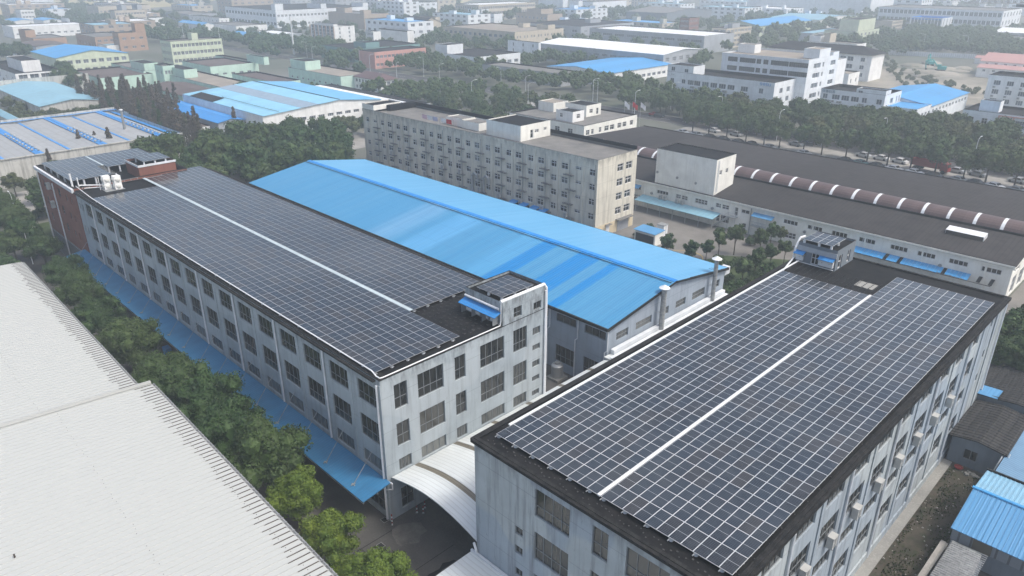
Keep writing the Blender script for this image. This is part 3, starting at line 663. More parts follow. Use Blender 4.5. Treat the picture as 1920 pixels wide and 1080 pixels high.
for i, (x0, x1) in enumerate(((-36.3, -35.0), (-33.2, -31.3))):
    r = empty('blue_awning', ((x0 + x1) / 2, 86.2, 17), ['narrow', 'wider'][i] + ' bright blue awning on the roof house of the right factory', 'awning')
    b = MB(); b.hexa([(x0, 85.8, 16.95), (x1, 85.8, 16.95), (x1, 86.58, 17.2), (x0, 86.58, 17.2)], [(x0, 85.8, 17), (x1, 85.8, 17), (x1, 86.58, 17.25), (x0, 86.58, 17.25)]); b.build('sheet', M['blue_b'], r)
    b = MB(); b.box(x0 + .05, x0 + .1, 85.9, 86.58, 16.7, 16.94); b.box(x1 - .1, x1 - .05, 85.9, 86.58, 16.7, 16.94); b.build('bracket', M['galv'], r)
for i, x in enumerate((-35.6, -32.7, -31.8)): inverter(x, 86.3, 16.1, 0, ['left', 'middle', 'right'][i] + ' white cabinet in front of the roof house of the right factory')
# air conditioners
def ac_mesh():
    k = MB(); k.box(0, .62, -.5, .5, 0, 1.25); k.box(.63, .66, -.5, .5, 1.2, 1.28)
    g = MB()
    for z in (.33, .9):
        g.cyl((.625, 0, z), (.65, 0, z), .26, n=12)
    br = MB(); br.box(-.1, .7, -.45, -.38, -.08, 0); br.box(-.1, .7, .38, .45, -.08, 0)
    return k.mesh('casing', [M['ac_white']]), g.mesh('fan_grille', [M['duct']]), br.mesh('bracket', [M['galv']])
ACM = ac_mesh()
def ac(loc, rz, label, grp, sc=1.0):
    r = empty('air_conditioner', loc, label, 'air conditioner', grp, rz); r.scale = (sc,) * 3
    for n, m_ in zip(('casing', 'fan_grille', 'bracket'), ACM): link(n, m_, r)
    return r
for i in range(9):
    y = 75.3 - 4.6 * i
    ac((-13.88, y, 9.6), 0, '%s tall outdoor unit from the far end on the side wall of the right factory' % ORD[i], 'outdoor units on the side wall of the right factory', .82)
# ---------------------------------------------------------------- arched white roof between the two
ar = empty('arched_roof', (-42.6, 62, 0), 'white arched sheet roof spanning the gap between the two solar factories', 'canopy roof')
def arc_z(t, rise=1.05): return 5.02 + rise * math.sin(math.pi * t)
def arch_part(name, y0, y1, mat, dz=0):
    b = MB(); n = 16
    for i in range(n):
        t0, t1 = i / n, (i + 1) / n; xa, xb = -48.7 + 12.25 * t0, -48.7 + 12.25 * t1; za, zb = arc_z(t0) + dz, arc_z(t1) + dz
        b.hexa([(xa, y0, za), (xb, y0, zb), (xb, y1, zb), (xa, y1, za)], [(xa, y0, za + .05), (xb, y0, zb + .05), (xb, y1, zb + .05), (xa, y1, za + .05)])
    return b.build(name, M[mat], ar)
ys = [32.2, 34.9, 35.5, 39.9, 40.5, 45.2, 45.8, 50.5, 51.1, 55.9, 56.5, 61.2, 61.8, 64.6]
for i in range(len(ys) - 1): arch_part('rooflight_strip' if i % 2 else 'roof_sheet', ys[i] + .01, ys[i + 1] - .01, 'arch_clear' if i % 2 else 'arch', -.02 if i % 2 else 0)
b = MB()
for y in (32.3, 38, 44, 50, 56, 62): 
    pts = [(-48.7 + 12.25 * t / 10, y, arc_z(t / 10) - .12) for t in range(11)]; b.path(pts, .05, 5)
b.box(-48.78, -48.6, 32.2, 64.5, 4.8, 5.0); b.box(-36.55, -36.42, 32.2, 64.5, 4.8, 5.0); b.build('steel_frame', M['galv'], ar)
cw = empty('link_roof', (-42.7, 78, 0), 'low flat white roof with dark joints squeezed between the blue-roofed shed and the right factory', 'link roof')
b = MB()
ly = [64.8 + i * 3.45 for i in range(9)]
for i in range(8): b.box(-48.9, -36.8, ly[i], ly[i + 1] - .5, 5.2, 5.35, 0)
b.build('roof_slab', M['arch'], cw)
b = MB(); b.box(-48.9, -36.8, 64.8, 92.4, 0, 5.19); b.build('wall', M['shed_wall'], cw)
b = MB(); b.box(-48.85, -48.3, 66, 92.5, 5.36, 6.0); b.box(-48.2, -46.9, 65.0, 92.6, 5.36, 5.5); b.build('gutter_kerb', M['white_trim'], cw)
# shed bottom (low roof at the foot of the right factory)
ls = empty('lean_to_roof', (-38, 27, 0), 'low pale sheet roof meeting the foot of the right factory at the bottom edge', 'shed')
b = MB(); b.hexa([(-36.9, 20, 3.9), (-20, 20, 3.9), (-20, 31.75, 4.0), (-36.9, 31.75, 4.0)], [(-36.9, 20, 4.0), (-20, 20, 4.0), (-20, 31.75, 4.1), (-36.9, 31.75, 4.1)]); b.build('roof_sheet', M['arch'], ls)
b = MB(); b.box(-36.3, -20.5, 20.5, 31.6, 0, 3.88); b.build('wall', M['grey_wall'], ls); b = MB(); b.box(-36.95, -20, 31.76, 31.95, 3.85, 4.3); b.build('flashing', M['white_trim'], ls)
# ---------------------------------------------------------------- blue roofed shed
F = []
for k in range(18):
    x = -52.75 - 4.85 * k
    F += [(x, x + 3.4, 7.15, 8.3, St(3, (), 'frame_dark', 'glass')), (x, x + 3.4, 1.2, 3.7, W3)]
S = [(67.2, 69.7, 6.65, 7.75, WG), (71.3, 74.8, 6.65, 7.75, WG), (77.7, 78.7, 6.7, 7.8, WG), (80.4, 82.8, 6.7, 7.8, WG), (84.5, 87.8, 6.6, 7.8, WG), (90.6, 91.8, 6.65, 7.8, W2)]
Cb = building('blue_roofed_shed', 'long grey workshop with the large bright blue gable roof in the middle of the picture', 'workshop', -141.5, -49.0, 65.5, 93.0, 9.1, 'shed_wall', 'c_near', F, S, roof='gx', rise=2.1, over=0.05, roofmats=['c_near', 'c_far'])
b = MB(); b.hexa([(-141.9, 78.9, 11.29), (-48.6, 78.9, 11.29), (-48.6, 79.6, 11.30), (-141.9, 79.6, 11.30)], [(-141.9, 78.9, 11.36), (-48.6, 78.9, 11.36), (-48.6, 79.6, 11.42), (-141.9, 79.6, 11.42)]); b.box(-141.8, -48.7, 78.3, 78.42, 11.3, 11.34, 1); b.build('ridge_cap', [M['blue_cap'], M['cap_dark']], Cb)
b = MB(); b.box(-141.9, -48.7, 64.85, 65.1, 8.85, 9.2); b.box(-141.9, -48.7, 93.4, 93.6, 8.9, 9.15)
for s in (-1, 1):
    ya, yb = (65.0, 79.25) if s < 0 else (93.4, 79.25)
    for x in (-48.7, -142.0): b.hexa([(x, ya, 8.85), (x + .12, ya, 8.85), (x + .12, yb, 11.0), (x, yb, 11.0)], [(x, ya, 9.24), (x + .12, ya, 9.24), (x + .12, yb, 11.32), (x, yb, 11.32)])
b.build('verge_trim', M['cap_dark'], Cb)
for k in range(14):
    x = -48.85 - 4.83 * k; pipe(Cb, [(x, 65.28, 8.7), (x, 65.28, 6.0), (x - .4, 65.28, 5.6), (x - .4, 65.28, .2)], .08)
b = MB(); b.box(-50, -48.9, 92.9, 94.3, 8.0, 9.1); b.build('gutter_box', M['white_trim'], Cb)
for (y, z1, nm) in ((76.0, 11.9, 'fatter grey exhaust stack with white cap beside the middle of the blue gable'), (88.8, 12.4, 'slimmer grey exhaust stack with white cap near the far corner of the blue roof')):
    r = empty('exhaust_stack', (-48.2, y, 5.4), nm, 'chimney'); rad = .36 if y < 80 else .3
    b = MB(); b.cyl((-48.2, y, 5.4), (-48.2, y, z1 - .6), rad, n=14)
    for z in (6.6, 7.9, 9.2, 10.4): b.cyl((-48.2, y, z), (-48.2, y, z + .06), rad + .04, n=14)
    b.build('flue', M['duct'], r)
    b = MB(); b.cyl((-48.2, y, z1 - .45), (-48.2, y, z1 - .4), .72, .72, 16); b.cyl((-48.2, y, z1 - .4), (-48.2, y, z1), .72, .05, 16); b.build('rain_cap', M['white_metal'], r)
    b = MB()
    for z in (7.9, 10.4): b.box(-49.0, -48.4, y - .03, y + .03, z, z + .05); b.box(-49.0, -48.2, y - .5, y - .46, z, z + .05)
    b.build('bracket', M['galv'], r)
r = empty('water_tank', (-55.5, 63.6, 0), 'grey cylindrical tank standing in the dark gap beside the blue-roofed workshop', 'tank')
b = MB(); b.cyl((-55.5, 63.6, .35), (-55.5, 63.6, 2.0), .8, n=18); b.dome((-55.5, 63.6, 2.0), .8, .25, 16, 3); b.build('vessel', M['galv'], r)
b = MB(); b.cyl((-55.5, 63.6, 2.2), (-55.5, 63.6, 2.45), .35, n=12); b.build('lid', M['duct'], r); b = MB(); b.box(-56.5, -54.5, 62.6, 64.6, 0, .35); b.build('plinth', M['conc'], r)
# ---------------------------------------------------------------- big white roof bottom left
wr = empty('white_roofed_warehouse', (-80, 5, 0), 'huge white ribbed sheet roof filling the lower left corner', 'warehouse')
def wroof(ea, eb, z, dz_far, ybk):
    """eave corner a (far), b (near); slope rises away from the eave"""
    d = (Vector((eb[0], eb[1], 0)) - Vector((ea[0], ea[1], 0))); L = d.length; d.normalize(); nrm = Vector((d.y, -d.x, 0)) * 1.0
    sl = 0.055
    def P(u, s, dz=0): q = Vector((ea[0], ea[1], z)) + d * u + nrm * s; q.z = z + s * sl + dz; return q
    b = MB(); b.face([P(0, 0), P(L, 0), P(L, ybk), P(0, ybk)]); b.face([P(0, 0), P(0, 0, -.5), P(L, 0, -.5), P(L, 0)]); b.face([P(L, 0), P(L, 0, -.5), P(L, ybk, -.5), P(L, ybk)]); b.face([P(0, ybk), P(0, ybk, -.5), P(0, 0, -.5), P(0, 0)])
    n = int(L / 0.63)
    for i in range(n):
        u = (i + .5) * .63; b.hexa([P(u - .05, -.03, .001), P(u + .05, -.03, .001), P(u + .05, ybk, .001), P(u - .05, ybk, .001)], [P(u - .025, -.03, .045), P(u + .025, -.03, .045), P(u + .025, ybk, .045), P(u - .025, ybk, .045)], 1)
    st = b; m = int(L / .63)
    for i in range(m):
        u = (i + .5) * .63 + .07; s1 = random.uniform(1.2, 1.9); st.hexa([P(u - .034, .1, .004), P(u + .034, .1, .004), P(u + .02, s1, .004), P(u - .02, s1, .004)], [P(u - .034, .1, .05), P(u + .034, .1, .05), P(u + .02, s1, .05), P(u - .02, s1, .05)], 2)
    for i in range(int(L / .63)):
        for ss in (9.0, 1.2):
            if random.random() < .65: u = (i + .5) * .63 + .3; s1 = ss + random.uniform(-.1, .1); st.box(*sorted((P(u, s1).x - .025, P(u, s1).x + .025)), P(u, s1).y - .025, P(u, s1).y + .025, P(u, s1).z, P(u, s1).z + .03, 2)
    b.build('roof_sheet', [M['w_roof'], M['w_rib'], M['rust']], wr)
    g = MB(); g.hexa([P(0, -.28, -.28), P(L, -.28, -.28), P(L, .02, -.28), P(0, .02, -.28)], [P(0, -.28, -.06), P(L, -.28, -.06), P(L, -.2, -.06), P(0, -.2, -.06)])
    for i in range(m): u = i * .63 + .4; g.hexa([P(u, -.3, -.05), P(u + .06, -.3, -.05), P(u + .06, .1, -.02), P(u, .1, -.02)], [P(u, -.3, 0), P(u + .06, -.3, 0), P(u + .06, .1, .03), P(u, .1, .03)])
    g.build('eave_gutter', M['duct'], wr)
    return P, L
P1, L1 = wroof((-125.3, 20.35), (-74.6, 19.3), 9.0, 0, 60)
P2, L2 = wroof((-75.0, 20.45), (-20, 19.0), 9.25, 0, 60)
b = MB(); b.hexa([P2(-.25, 0, .06), P2(.12, 0, .06), P2(.12, 60, .06), P2(-.25, 60, .06)], [P2(-.16, 0, .3), P2(.02, 0, .3), P2(.02, 60, .3), P2(-.16, 60, .3)]); b.build('joint_flashing', M['w_rib'], wr)
b = MB()
for Pq, Lq in ((P1, L1), (P2, L2)): b.hexa([Vector((*Pq(0, .3).xy, 0)), Vector((*Pq(Lq, .3).xy, 0)), Vector((*Pq(Lq, 60).xy, 0)), Vector((*Pq(0, 60).xy, 0))], [Pq(0, .3, -.52), Pq(Lq, .3, -.52), Pq(Lq, 60, -.52), Pq(0, 60, -.52)])
b.build('wall', M['white_wall2'], wr)
bd = G(28, 1045, 10.2)
r = empty('roof_vent_pipe', bd, 'small dark vent sticking out of the white roof at far left bottom', 'vent'); b = MB(); b.cyl(bd, bd + Vector((0, 0, .3)), .06); b.box(bd.x - .25, bd.x + .02, bd.y - .02, bd.y + .02, bd.z + .03, bd.z + .06); b.build('pipe', M['rust'], r)
# ---------------------------------------------------------------- brick office block behind the left factory
S2 = St(1, (.5,), 'frame_dark', 'glass'); WB = St(2, (.35,), 'frame_dark', 'glass')
F = []
for z in (12.75, 9.55, 6.35):
    F += [(-153.8, -152.6, z, z + 1.5, WB), (-148.6, -147.6, z, z + 1.5, S2), (-144.9, -143.5, z, z + 1.6, WB), (-140.5, -139.6, z + .1, z + 1.3, S2), (-137.9, -137.2, z + .1, z + 1.3, S2)]
Bk = building('brick_office_building', 'red-brown brick block with a solar roof joined to the far end of the left factory', 'office block', -156.0, -134.25, 31.7, 50.5, 16.2, 'brick', 'roof_dark', F, [], par=0.6, cap='cap_dark', capw=0.3)
b = MB(); b.box(-156.3, -134.3, 31.3, 31.68, 15.5, 16.15); b.build('cornice', M['white_trim'], Bk)
b = MB(); b.box(-156.1, -134.3, 31.55, 31.69, 0, 3.9); b.box(-156.15, -134.3, 31.45, 31.69, 3.9, 4.2); b.build('dado', M['brick_dado'], Bk)
for x, zz in ((-155.2, 15.2), (-146.3, 14.8)): pipe(Bk, [(x, 31.4, zz), (x, 31.4, 5), (x + .4, 31.3, 4.2), (x + .4, 31.3, .2)], .12)
for i, z in enumerate((13.3, 9.9)):
    ac((-148.9, 31.6, z), R(-90), ['upper', 'lower'][i] + ' white outdoor unit on the brick office block', 'outdoor units on the brick block', .9)
pbox('stair_house', Bk, -141.4, -135.2, 42.6, 49.0, 15.6, 17.6, 'brick', 'roof_dark', lip=.35)
b = MB(); b.box(-141.5, -135.1, 42.5, 42.6, 17.6, 17.97); b.box(-135.2, -135.1, 42.6, 49.1, 17.6, 17.97); b.build('white_trim', M['white_trim'], Bk)
solar_array('solar array on the brick block, nearest its outer edge', -154.3, 32.2, 9, 8, 16.9, 'X', skip=[(5, 9, 7, 8)], zroof=15.65)
solar_array('solar array on the brick block, on its far side', -154.3, 39.9, 6, 10, 16.9, 'X', zroof=15.65)
solar_array('small solar array on the brick stair house', -141.0, 43.6, 3, 5, 18.5, 'X', zroof=17.7)
strip('white cable tray between the solar arrays of the brick block', -154.0, -144.5, 39.55, 39.85, 16.9, 'pale_strip')
for i, (x, y) in enumerate(((-132.4, 36.3), (-131.3, 37.6))):
    r = empty('panelled_water_tank', (x, y, 15.72), ['left', 'right'][i] + ' cream water tank with domed panels on the roof between the two solar roofs', 'water tank', 'domed panel water tanks')
    k = MB()
    q = .55
    for zz in (0.55, 1.65):
        k.box(-q, q, -q, q, zz - .53, zz + .53)
    o = link('tank_body', k.mesh('tank_body', [M['white_wall2']]), r)
    for zz in (.55, 1.65):
        for (dx, dy, ax) in ((0, -q, 'y'), (q, 0, 'x')):
            k = MB(); k.dome((0, 0, 0), .42, .2, 12, 4); me = k.mesh('domed_panel', [M['cream']], smooth=True)
            d = link('domed_panel', me, r, (dx, dy, zz)); d.rotation_euler = (R(90), 0, 0) if ax == 'y' else (0, R(90), 0)
b = MB(); b.box(-133.4, -130.3, 35.4, 38.4, 15.69, 15.72); tag(b.build('tank_plinth', M['duct']), 'dark steel plinth under the domed water tanks on the left roof', 'plinth')
r = empty('roof_pipework', (-134, 34, 15.5), 'white plastic pipes running to the domed water tanks on the left factory roof', 'pipes')
b = MB(); b.path([(-134.4, 32.6, 15.7), (-134.4, 32.6, 16.6), (-133.8, 35.5, 16.2), (-133.2, 36.2, 16.2)], .1); b.path([(-135.8, 32.0, 15.7), (-135.8, 32.0, 18.4)], .16); b.path([(-134.4, 32.6, 15.9), (-134.4, 32.6, 17.9)], .1); b.path([(-134.4, 33.0, 16.0), (-133.5, 36, 15.8)], .08)
b.path([(-132.5, 35.2, 15.5), (-132.5, 35.2, 17.8)], .06); b.build('pipe', M['white_metal'], r)
r = empty('roof_railing', (-134.2, 44, 15.5), 'low metal railing beside the red brick stair house', 'railing')
b = MB()
for i in range(9): y = 33 + i * 1.1; b.box(-134.25, -134.2, y, y + .05, 15.5, 16.2)
b.box(-134.25, -134.2, 33, 42, 16.2, 16.25); b.box(-134.25, -134.2, 33, 42, 15.85, 15.88); b.build('rails', M['galv'], r)
# ---------------------------------------------------------------- tall beige block
WD = St(2, (.62,), 'frame_white', 'glass'); WDP = St(2, (.62,), 'frame_white', 'glass_l')
F = []; ROWS = (12.62, 9.75, 6.75, 3.8)
rr = random.Random(5)
for k in range(10):
    for q in (0, 2.85):
        x = -156.95 + 6.5 * k + q + (0 if k < 9 else 0.0)
        for j, z in enumerate(ROWS): F.append((x, x + 1.75, z, z + 1.32, WDP if (rr.random() < .2 or (j == 1 and k >= 6)) else WD))
for z in ROWS:
    F += [(-163.3, -162.0, z + .1, z + 1.3, WD), (-160.2, -158.7, z + .3, z + 1.1, WD), (-91.9, -90.1, z + .55, z + 1.25, WDP), (-88.35, -86.8, z, z + 1.3, WD)]
S = []
for z in (12.5, 9.5, 6.6, 3.6): S += [(115.2, 117.1, z, z + 1.5, WD), (118.0, 120.0, z, z + 1.5, WD)]
D = building('beige_block', 'long five-storey stained beige block with rows of white-framed windows behind the blue roof', 'block', -164.6, -86.3, 109.0, 121.5, 15.9, 'beige', 'roof_grey', F, S, par=.45, cap='roof_grey', cnt=[0])
b = MB(); b.box(-158, -128, 121.2, 121.45, 15.97, 16.9); b.box(-128, -86.35, 121.2, 121.45, 15.97, 16.7); b.box(-159.5, -158, 113, 121.4, 15.5, 16.9); b.build('rear_upstand', M['roof_dark'], D)
pbox('stair_head', D, -164.6, -159.6, 109.003, 117.5, 15.97, 17.0, 'cream', 'roof_dark')
pbox('lift_house', D, -119.8, -109.2, 111.2, 120.5, 15.5, 18.6, 'cream', 'roof_dark', opS=[(114.2, 115.1, 15.8, 17.6, St(1, (.6,), 'frame_white', 'glass', kind='door')), (115.6, 116.8, 16.8, 17.5, WD), (118.4, 119.3, 16.9, 17.6, WD)])
pbox('tank_room', D, -135.2, -129.5, 112.6, 116.6, 15.5, 17.1, 'cream', 'roof_grey'); pbox('tank_room', D, -129.3, -123.4, 112.2, 116.8, 15.5, 17.0, 'cream', 'roof_grey')
for k in range(12): pipe(D, [(-158.2 + 6.5 * k, 108.82, 15.0), (-158.2 + 6.5 * k, 108.82, 1.0)], .07, 'duct')
LM = MB(); LM.box(-1.15, 1.15, -.75, 0, 0, .12); LM.box(-1.15, 1.15, -.75, -.68, .12, .25)
lm = LM.mesh('window_ledge', [M['roof_grey']]); o0 = org(D)
for j, z in enumerate((11.75, 8.8, 5.8, 2.9)):
    for k in range(11): link('window_ledge', lm, D, Vector((-158.3 + 6.5 * k + 3.2 * 0 + (.6 if j % 2 else 0), 108.98, z)) - o0)
b = MB()
for k in range(12): b.box(-161.5 + 6.5 * k - .3, -161.5 + 6.5 * k + .3, 108.88, 108.99, 0, 15.3)
b.build('pilasters', M['beige'], D)
b = MB(); b.box(-86.28, -86.2, 109.2, 121.3, 0, 2.4); b.build('yellow_dado', M['creamy'], D)
b = MB(); b.box(-86.19, -86.1, 116.0, 119.7, 0, 2.3); b.build('shutter_door', M['shutter'], D); b = MB(); b.box(-86.3, -85.2, 115.4, 120.5, 2.5, 2.62); b.box(-86.3, -85.5, 112, 113.6, 2.2, 2.28); b.build('door_hood', M['roof_grey'], D)
b = MB(); b.box(-86.19, -86.12, 112.3, 113.4, 0, 2.0); b.build('door', M['white_metal'], D)
ci = 0
for (x, z) in ((-152.0, 6.0), (-145.2, 6.0), (-139, 3.1), (-132.2, 6.0), (-125.9, 6.0), (-119.3, 3.1), (-113, 3.0), (-106.4, 3.1), (-100.2, 3.0), (-93.6, 3.0), (-145.1, 3.1)):
    ac((x, 108.6, z), R(-90), 'outdoor unit on a ledge of the stained beige block, %s of eleven' % ORD[ci], 'outdoor units on the beige block', .75); ci += 1
for i, x in enumerate((-122.0, -118.2)):
    r = empty('wall_duct', (x, 108.6, 3), ['left', 'right'][i] + ' grey bent exhaust duct hanging on the beige block', 'duct'); b = MB(); b.path([(x, 108.7, 2.5), (x, 108.5, 6.3), (x + .9, 108.5, 7.1), (x + 1.8, 108.5, 6.6), (x + 1.9, 108.5, 5.2)], .28, 8); b.build('duct', M['galv'], r)
for i, x in enumerate((-108.3, -105.2, -102.1, -99.6)):
    r = empty('blue_awning', (x, 108.3, 3.0), '%s little blue awning from the left on the beige block' % ORD[i], 'awning', 'little blue awnings on the beige block')
    k = MB(); k.hexa([(-1, -.9, .0), (1, -.9, .0), (1, .65, .35), (-1, .65, .35)], [(-1, -.9, .06), (1, -.9, .06), (1, .65, .41), (-1, .65, .41)]); link('sheet', k.mesh('sheet', [M['blue_cap']]), r)
    k = MB(); k.box(-.95, -.88, -.8, .6, -.6, 0); k.box(.88, .95, -.8, .6, -.6, 0); k.box(-.7, .7, -.5, .5, -1.0, -.3, 0); link('unit', k.mesh('unit', [M['rubber']]), r)
r = empty('blue_lean_to', (-104, 107, 0), 'faded blue lean-to roof along the foot of the beige block', 'lean-to')
b = MB(); b.hexa([(-126, 106.3, 2.0), (-87, 106.3, 2.0), (-87, 108.8, 2.5), (-126, 108.8, 2.5)], [(-126, 106.3, 2.06), (-87, 106.3, 2.06), (-87, 108.8, 2.56), (-126, 108.8, 2.56)]); b.build('roof_sheet', M['canopy'], r)
b = MB()
for i in range(14): b.box(-125.8 + i * 2.97, -125.7 + i * 2.97, 106.35, 106.45, 0, 1.98)
b.build('posts', M['galv'], r)
for i, (x, mts) in enumerate(((-142.6, ('cloth_p', 'cloth_w', 'cloth_b')), (-135.6, ('cloth_w', 'cloth_r')))):
    r = empty('washing_line', (x, 111, 15.5), ['washing line with pink and white sheets drying on the beige roof', 'washing line with a white and a red cloth on the beige roof'][i], 'washing line')
    L_ = 2.0 * len(mts) + .8; b = MB(); b.box(x, x + .05, 111, 111.05, 15.5, 17.2); b.box(x + L_, x + L_ + .05, 111, 111.05, 15.5, 17.2); b.cyl((x, 111, 17.1), (x + L_, 111, 17.1), .015, n=4); b.build('posts', M['duct'], r)
    for j, mm in enumerate(mts):
        b = MB(); xs = [x + .3 + j * 2 + t * .3 for t in range(7)]
        for a_, c_, t in zip(xs[:-1], xs[1:], range(6)):
            y0_, y1_ = 111 + .08 * math.sin(t * 1.3), 111 + .08 * math.sin((t + 1) * 1.3); b.face([(a_, y0_, 16.1), (c_, y1_, 16.05), (c_, 111, 17.1), (a_, 111, 17.1)]); b.face([(c_, y1_ + .01, 16.05), (a_, y0_ + .01, 16.1), (a_, 111.01, 17.1), (c_, 111.01, 17.1)])
        b.build('hanging_cloth', M[mm], r)
# ---------------------------------------------------------------- cream two-storey block with roof houses
WC = St(2, (.6,), 'frame_white', 'glass')
F = [(a, a + 1.9, z, z + 1.5, WC) for a in (-163.0, -158.8, -154.6, -150.2, -145.6, -140.6) for z in (5.1, 1.8)]
S = [(a, a + w_, z, z + 1.5, WC) for a, w_ in ((163.6, 1.5), (165.9, 1.1), (169.4, 1.1), (172.0, 2.0), (174.6, 2.0), (178.2, 1.8), (180.7, 1.8), (184.3, 1.6)) for z in (5.2, 1.8)]
Gb = building('cream_office', 'low cream office with three little roof houses behind the beige block', 'office', -164.6, -134.4, 162.6, 187.8, 8.0, 'cream', 'roof_grey', F, S, par=.4, cap='cap_dark')
pbox('roof_house', Gb, -163, -156.5, 174, 181, 7.6, 10.2, 'cream', 'roof_sand'); pbox('roof_house', Gb, -152.5, -144.0, 175.0, 182, 7.6, 10.8, 'cream', 'roof_dark', opS=[(176.5, 178.1, 8.6, 9.8, WC), (179.8, 180.8, 7.9, 9.8, St(1, (.6,), 'frame_white', 'glass', kind='door'))])
pbox('roof_house', Gb, -148.0, -141.5, 165.8, 171, 7.6, 10.4, 'white_wall2', 'roof_dark', ops=[(-146.6, -145.5, 8.6, 9.8, WC)], opS=[(167.6, 169.2, 8.5, 9.8, WC)])
for i, m_ in enumerate(('cloth_w', 'cloth_r', 'cloth_w')):
    x, y = -141 + i * 2.4, 190 + i * .9
    r = empty('flagpole', (x, y, 0), ['left white flag on a pole behind the cream office', 'red flag on the middle pole behind the cream office', 'right white flag on a pole behind the cream office'][i], 'flag')
    b = MB(); b.cyl((x, y, 0), (x, y, 11.2), .07, .05, 6); b.build('pole', M['galv'], r)
    b = MB(); n = 6
    for t in range(n):
        a_, c_ = t / n, (t + 1) / n; f_ = lambda s_: (x + 2.0 * s_, y + .25 * math.sin(s_ * 6), 11.0 - .9 * s_)
        p, q = f_(a_), f_(c_); b.face([(p[0], p[1], p[2] - 1.5), (q[0], q[1], q[2] - 1.5), q, p]); b.face([(q[0], q[1] + .02, q[2] - 1.5), (p[0], p[1] + .02, p[2] - 1.5), (p[0], p[1] + .02, p[2]), (q[0], q[1] + .02, q[2])])
    b.build('flag_cloth', M[m_], r)
# ---------------------------------------------------------------- long white hall with brown barrel rooflight
WE = St(4, (), 'frame_white', 'glass'); WEL = St(4, (.5,), 'frame_white', 'glass_l')
F = []
for x in (-59.4, -54.6, -49.9, -44.9, -39.4, -34.9, -29.9, -25.0): F.append((x, x + 2.9, 3.95, 4.85, WE))
for x in (-59.4, -49.9): F.append((x, x + 2.9, 1.2, 2.4, WEL))
F += [(-74.3, -71.2, 3.9, 4.85, WEL), (-68.4, -66.6, 4.0, 4.8, St(2, (), 'frame_white', 'glass')), (-88.9, -85.9, 3.85, 4.7, WE), (-84.0, -81.0, 3.8, 4.75, WEL), (-79.2, -76.2, 3.8, 4.85, WEL), (-73.9, -70.9, 1.0, 2.6, WEL), (-96, -93.2, 3.6, 4.7, WE), (-96, -93.2, 1.2, 2.4, WE), (-69.9, -69.1, 3.1, 4.9, St(1, (.5,), 'frame_white', 'glass_l', kind='door')), (-67.9, -67.0, 0.05, 2.0, St(1, (.5,), 'frame_white', 'glass_l', kind='door'))]
E = empty('long_white_hall', (-70, 155, 0), 'long white-walled hall with dark roof and a brown barrel rooflight along it', 'factory hall')
mb = MB(); add_wall(mb, 'F', 133.5, -127, -20.7, 0, 6.0, F); 
S = [(135.5, 138, .4, 3.4, WEL), (140, 143, .4, 3.4, WEL), (135.8, 138.5, 4.2, 5.0, WE), (146, 149, .4, 3.4, WEL), (153, 156, .4, 3.4, WEL), (160, 163, .4, 3.4, WEL)]
add_wall(mb, 'S', -20.7, 133.5, 181, 0, 6.0, S); mb.face([(-20.7, 133.5, 6), (-20.7, 181, 6), (-20.7, 181, 6.3), (-20.7, 150, 7.6), (-20.7, 145, 7.6)])
mb.face([(-20.7, 181, 0), (-127, 181, 0), (-127, 181, 6.3), (-20.7, 181, 6.3)]); mb.face([(-127, 181, 0), (-127, 133.5, 0), (-127, 133.5, 6), (-127, 145, 7.6), (-127, 150, 7.6), (-127, 181, 6.3)])
mb.box(-127.2, -20.4, 133.1, 133.5, 5.75, 6.05); mb.box(-127.2, -20.3, 133.3, 133.5, 5.35, 5.6)
for i in range(11): mb.box(-121.5 + i * 9.7, -121.2 + i * 9.7, 133.38, 133.5, 0, 5.3)
mb.build('wall', M['cream'], E); add_windows(E, 'F', 133.5, F); add_windows(E, 'S', -20.7, S)
b = MB(); b.hexa([(-127.3, 133.2, 6.06), (-20.3, 133.2, 6.06), (-20.3, 144.9, 7.6), (-127.3, 144.9, 7.6)], [(-127.3, 133.2, 6.18), (-20.3, 133.2, 6.18), (-20.3, 144.9, 7.72), (-127.3, 144.9, 7.72)])
b.hexa([(-127.3, 149.8, 7.6), (-20.3, 149.8, 7.6), (-20.3, 181.4, 6.3), (-127.3, 181.4, 6.3)], [(-127.3, 149.8, 7.72), (-20.3, 149.8, 7.72), (-20.3, 181.4, 6.42), (-127.3, 181.4, 6.42)]); b.build('roof', M['hall_roof'], E)
b = MB(); b.box(-127.3, -20.2, 181.4, 181.7, 6.2, 6.6); b.box(-127.2, -20.2, 144.7, 145.0, 7.73, 8.1); b.build('roof_kerb', M['cap_dark'], E)
b = MB(); n = 12; rad = 2.55
for i in range(n):
    t0, t1 = math.pi * i / n, math.pi * (i + 1) / n
    p = lambda t, x, k=0: (x, 147.4 - math.cos(t) * (rad + k), 7.7 + math.sin(t) * (1.75 + k))
    b.face([p(t0, -127.2), p(t0, -20.3), p(t1, -20.3), p(t1, -127.2)], 0)
for k in range(25):
    x = -124.5 + k * 4.28
    for i in range(n):
        t0, t1 = math.pi * i / n, math.pi * (i + 1) / n; p = lambda t, x, kk: (x, 147.4 - math.cos(t) * (rad + kk), 7.7 + math.sin(t) * (1.75 + kk))
        b.face([p(t0, x, .03), p(t0, x + .55, .03), p(t1, x + .55, .03), p(t1, x, .03)], 1)
b.build('barrel_rooflight', [M['barrel'], M['white_metal']], E)
b = MB()
for z in (4.9, 7.3): b.path([(-66.1, 133.2, 5.5), (-66.1, 133.2, .2)], .1)
b.build('downpipe', M['duct'], E)
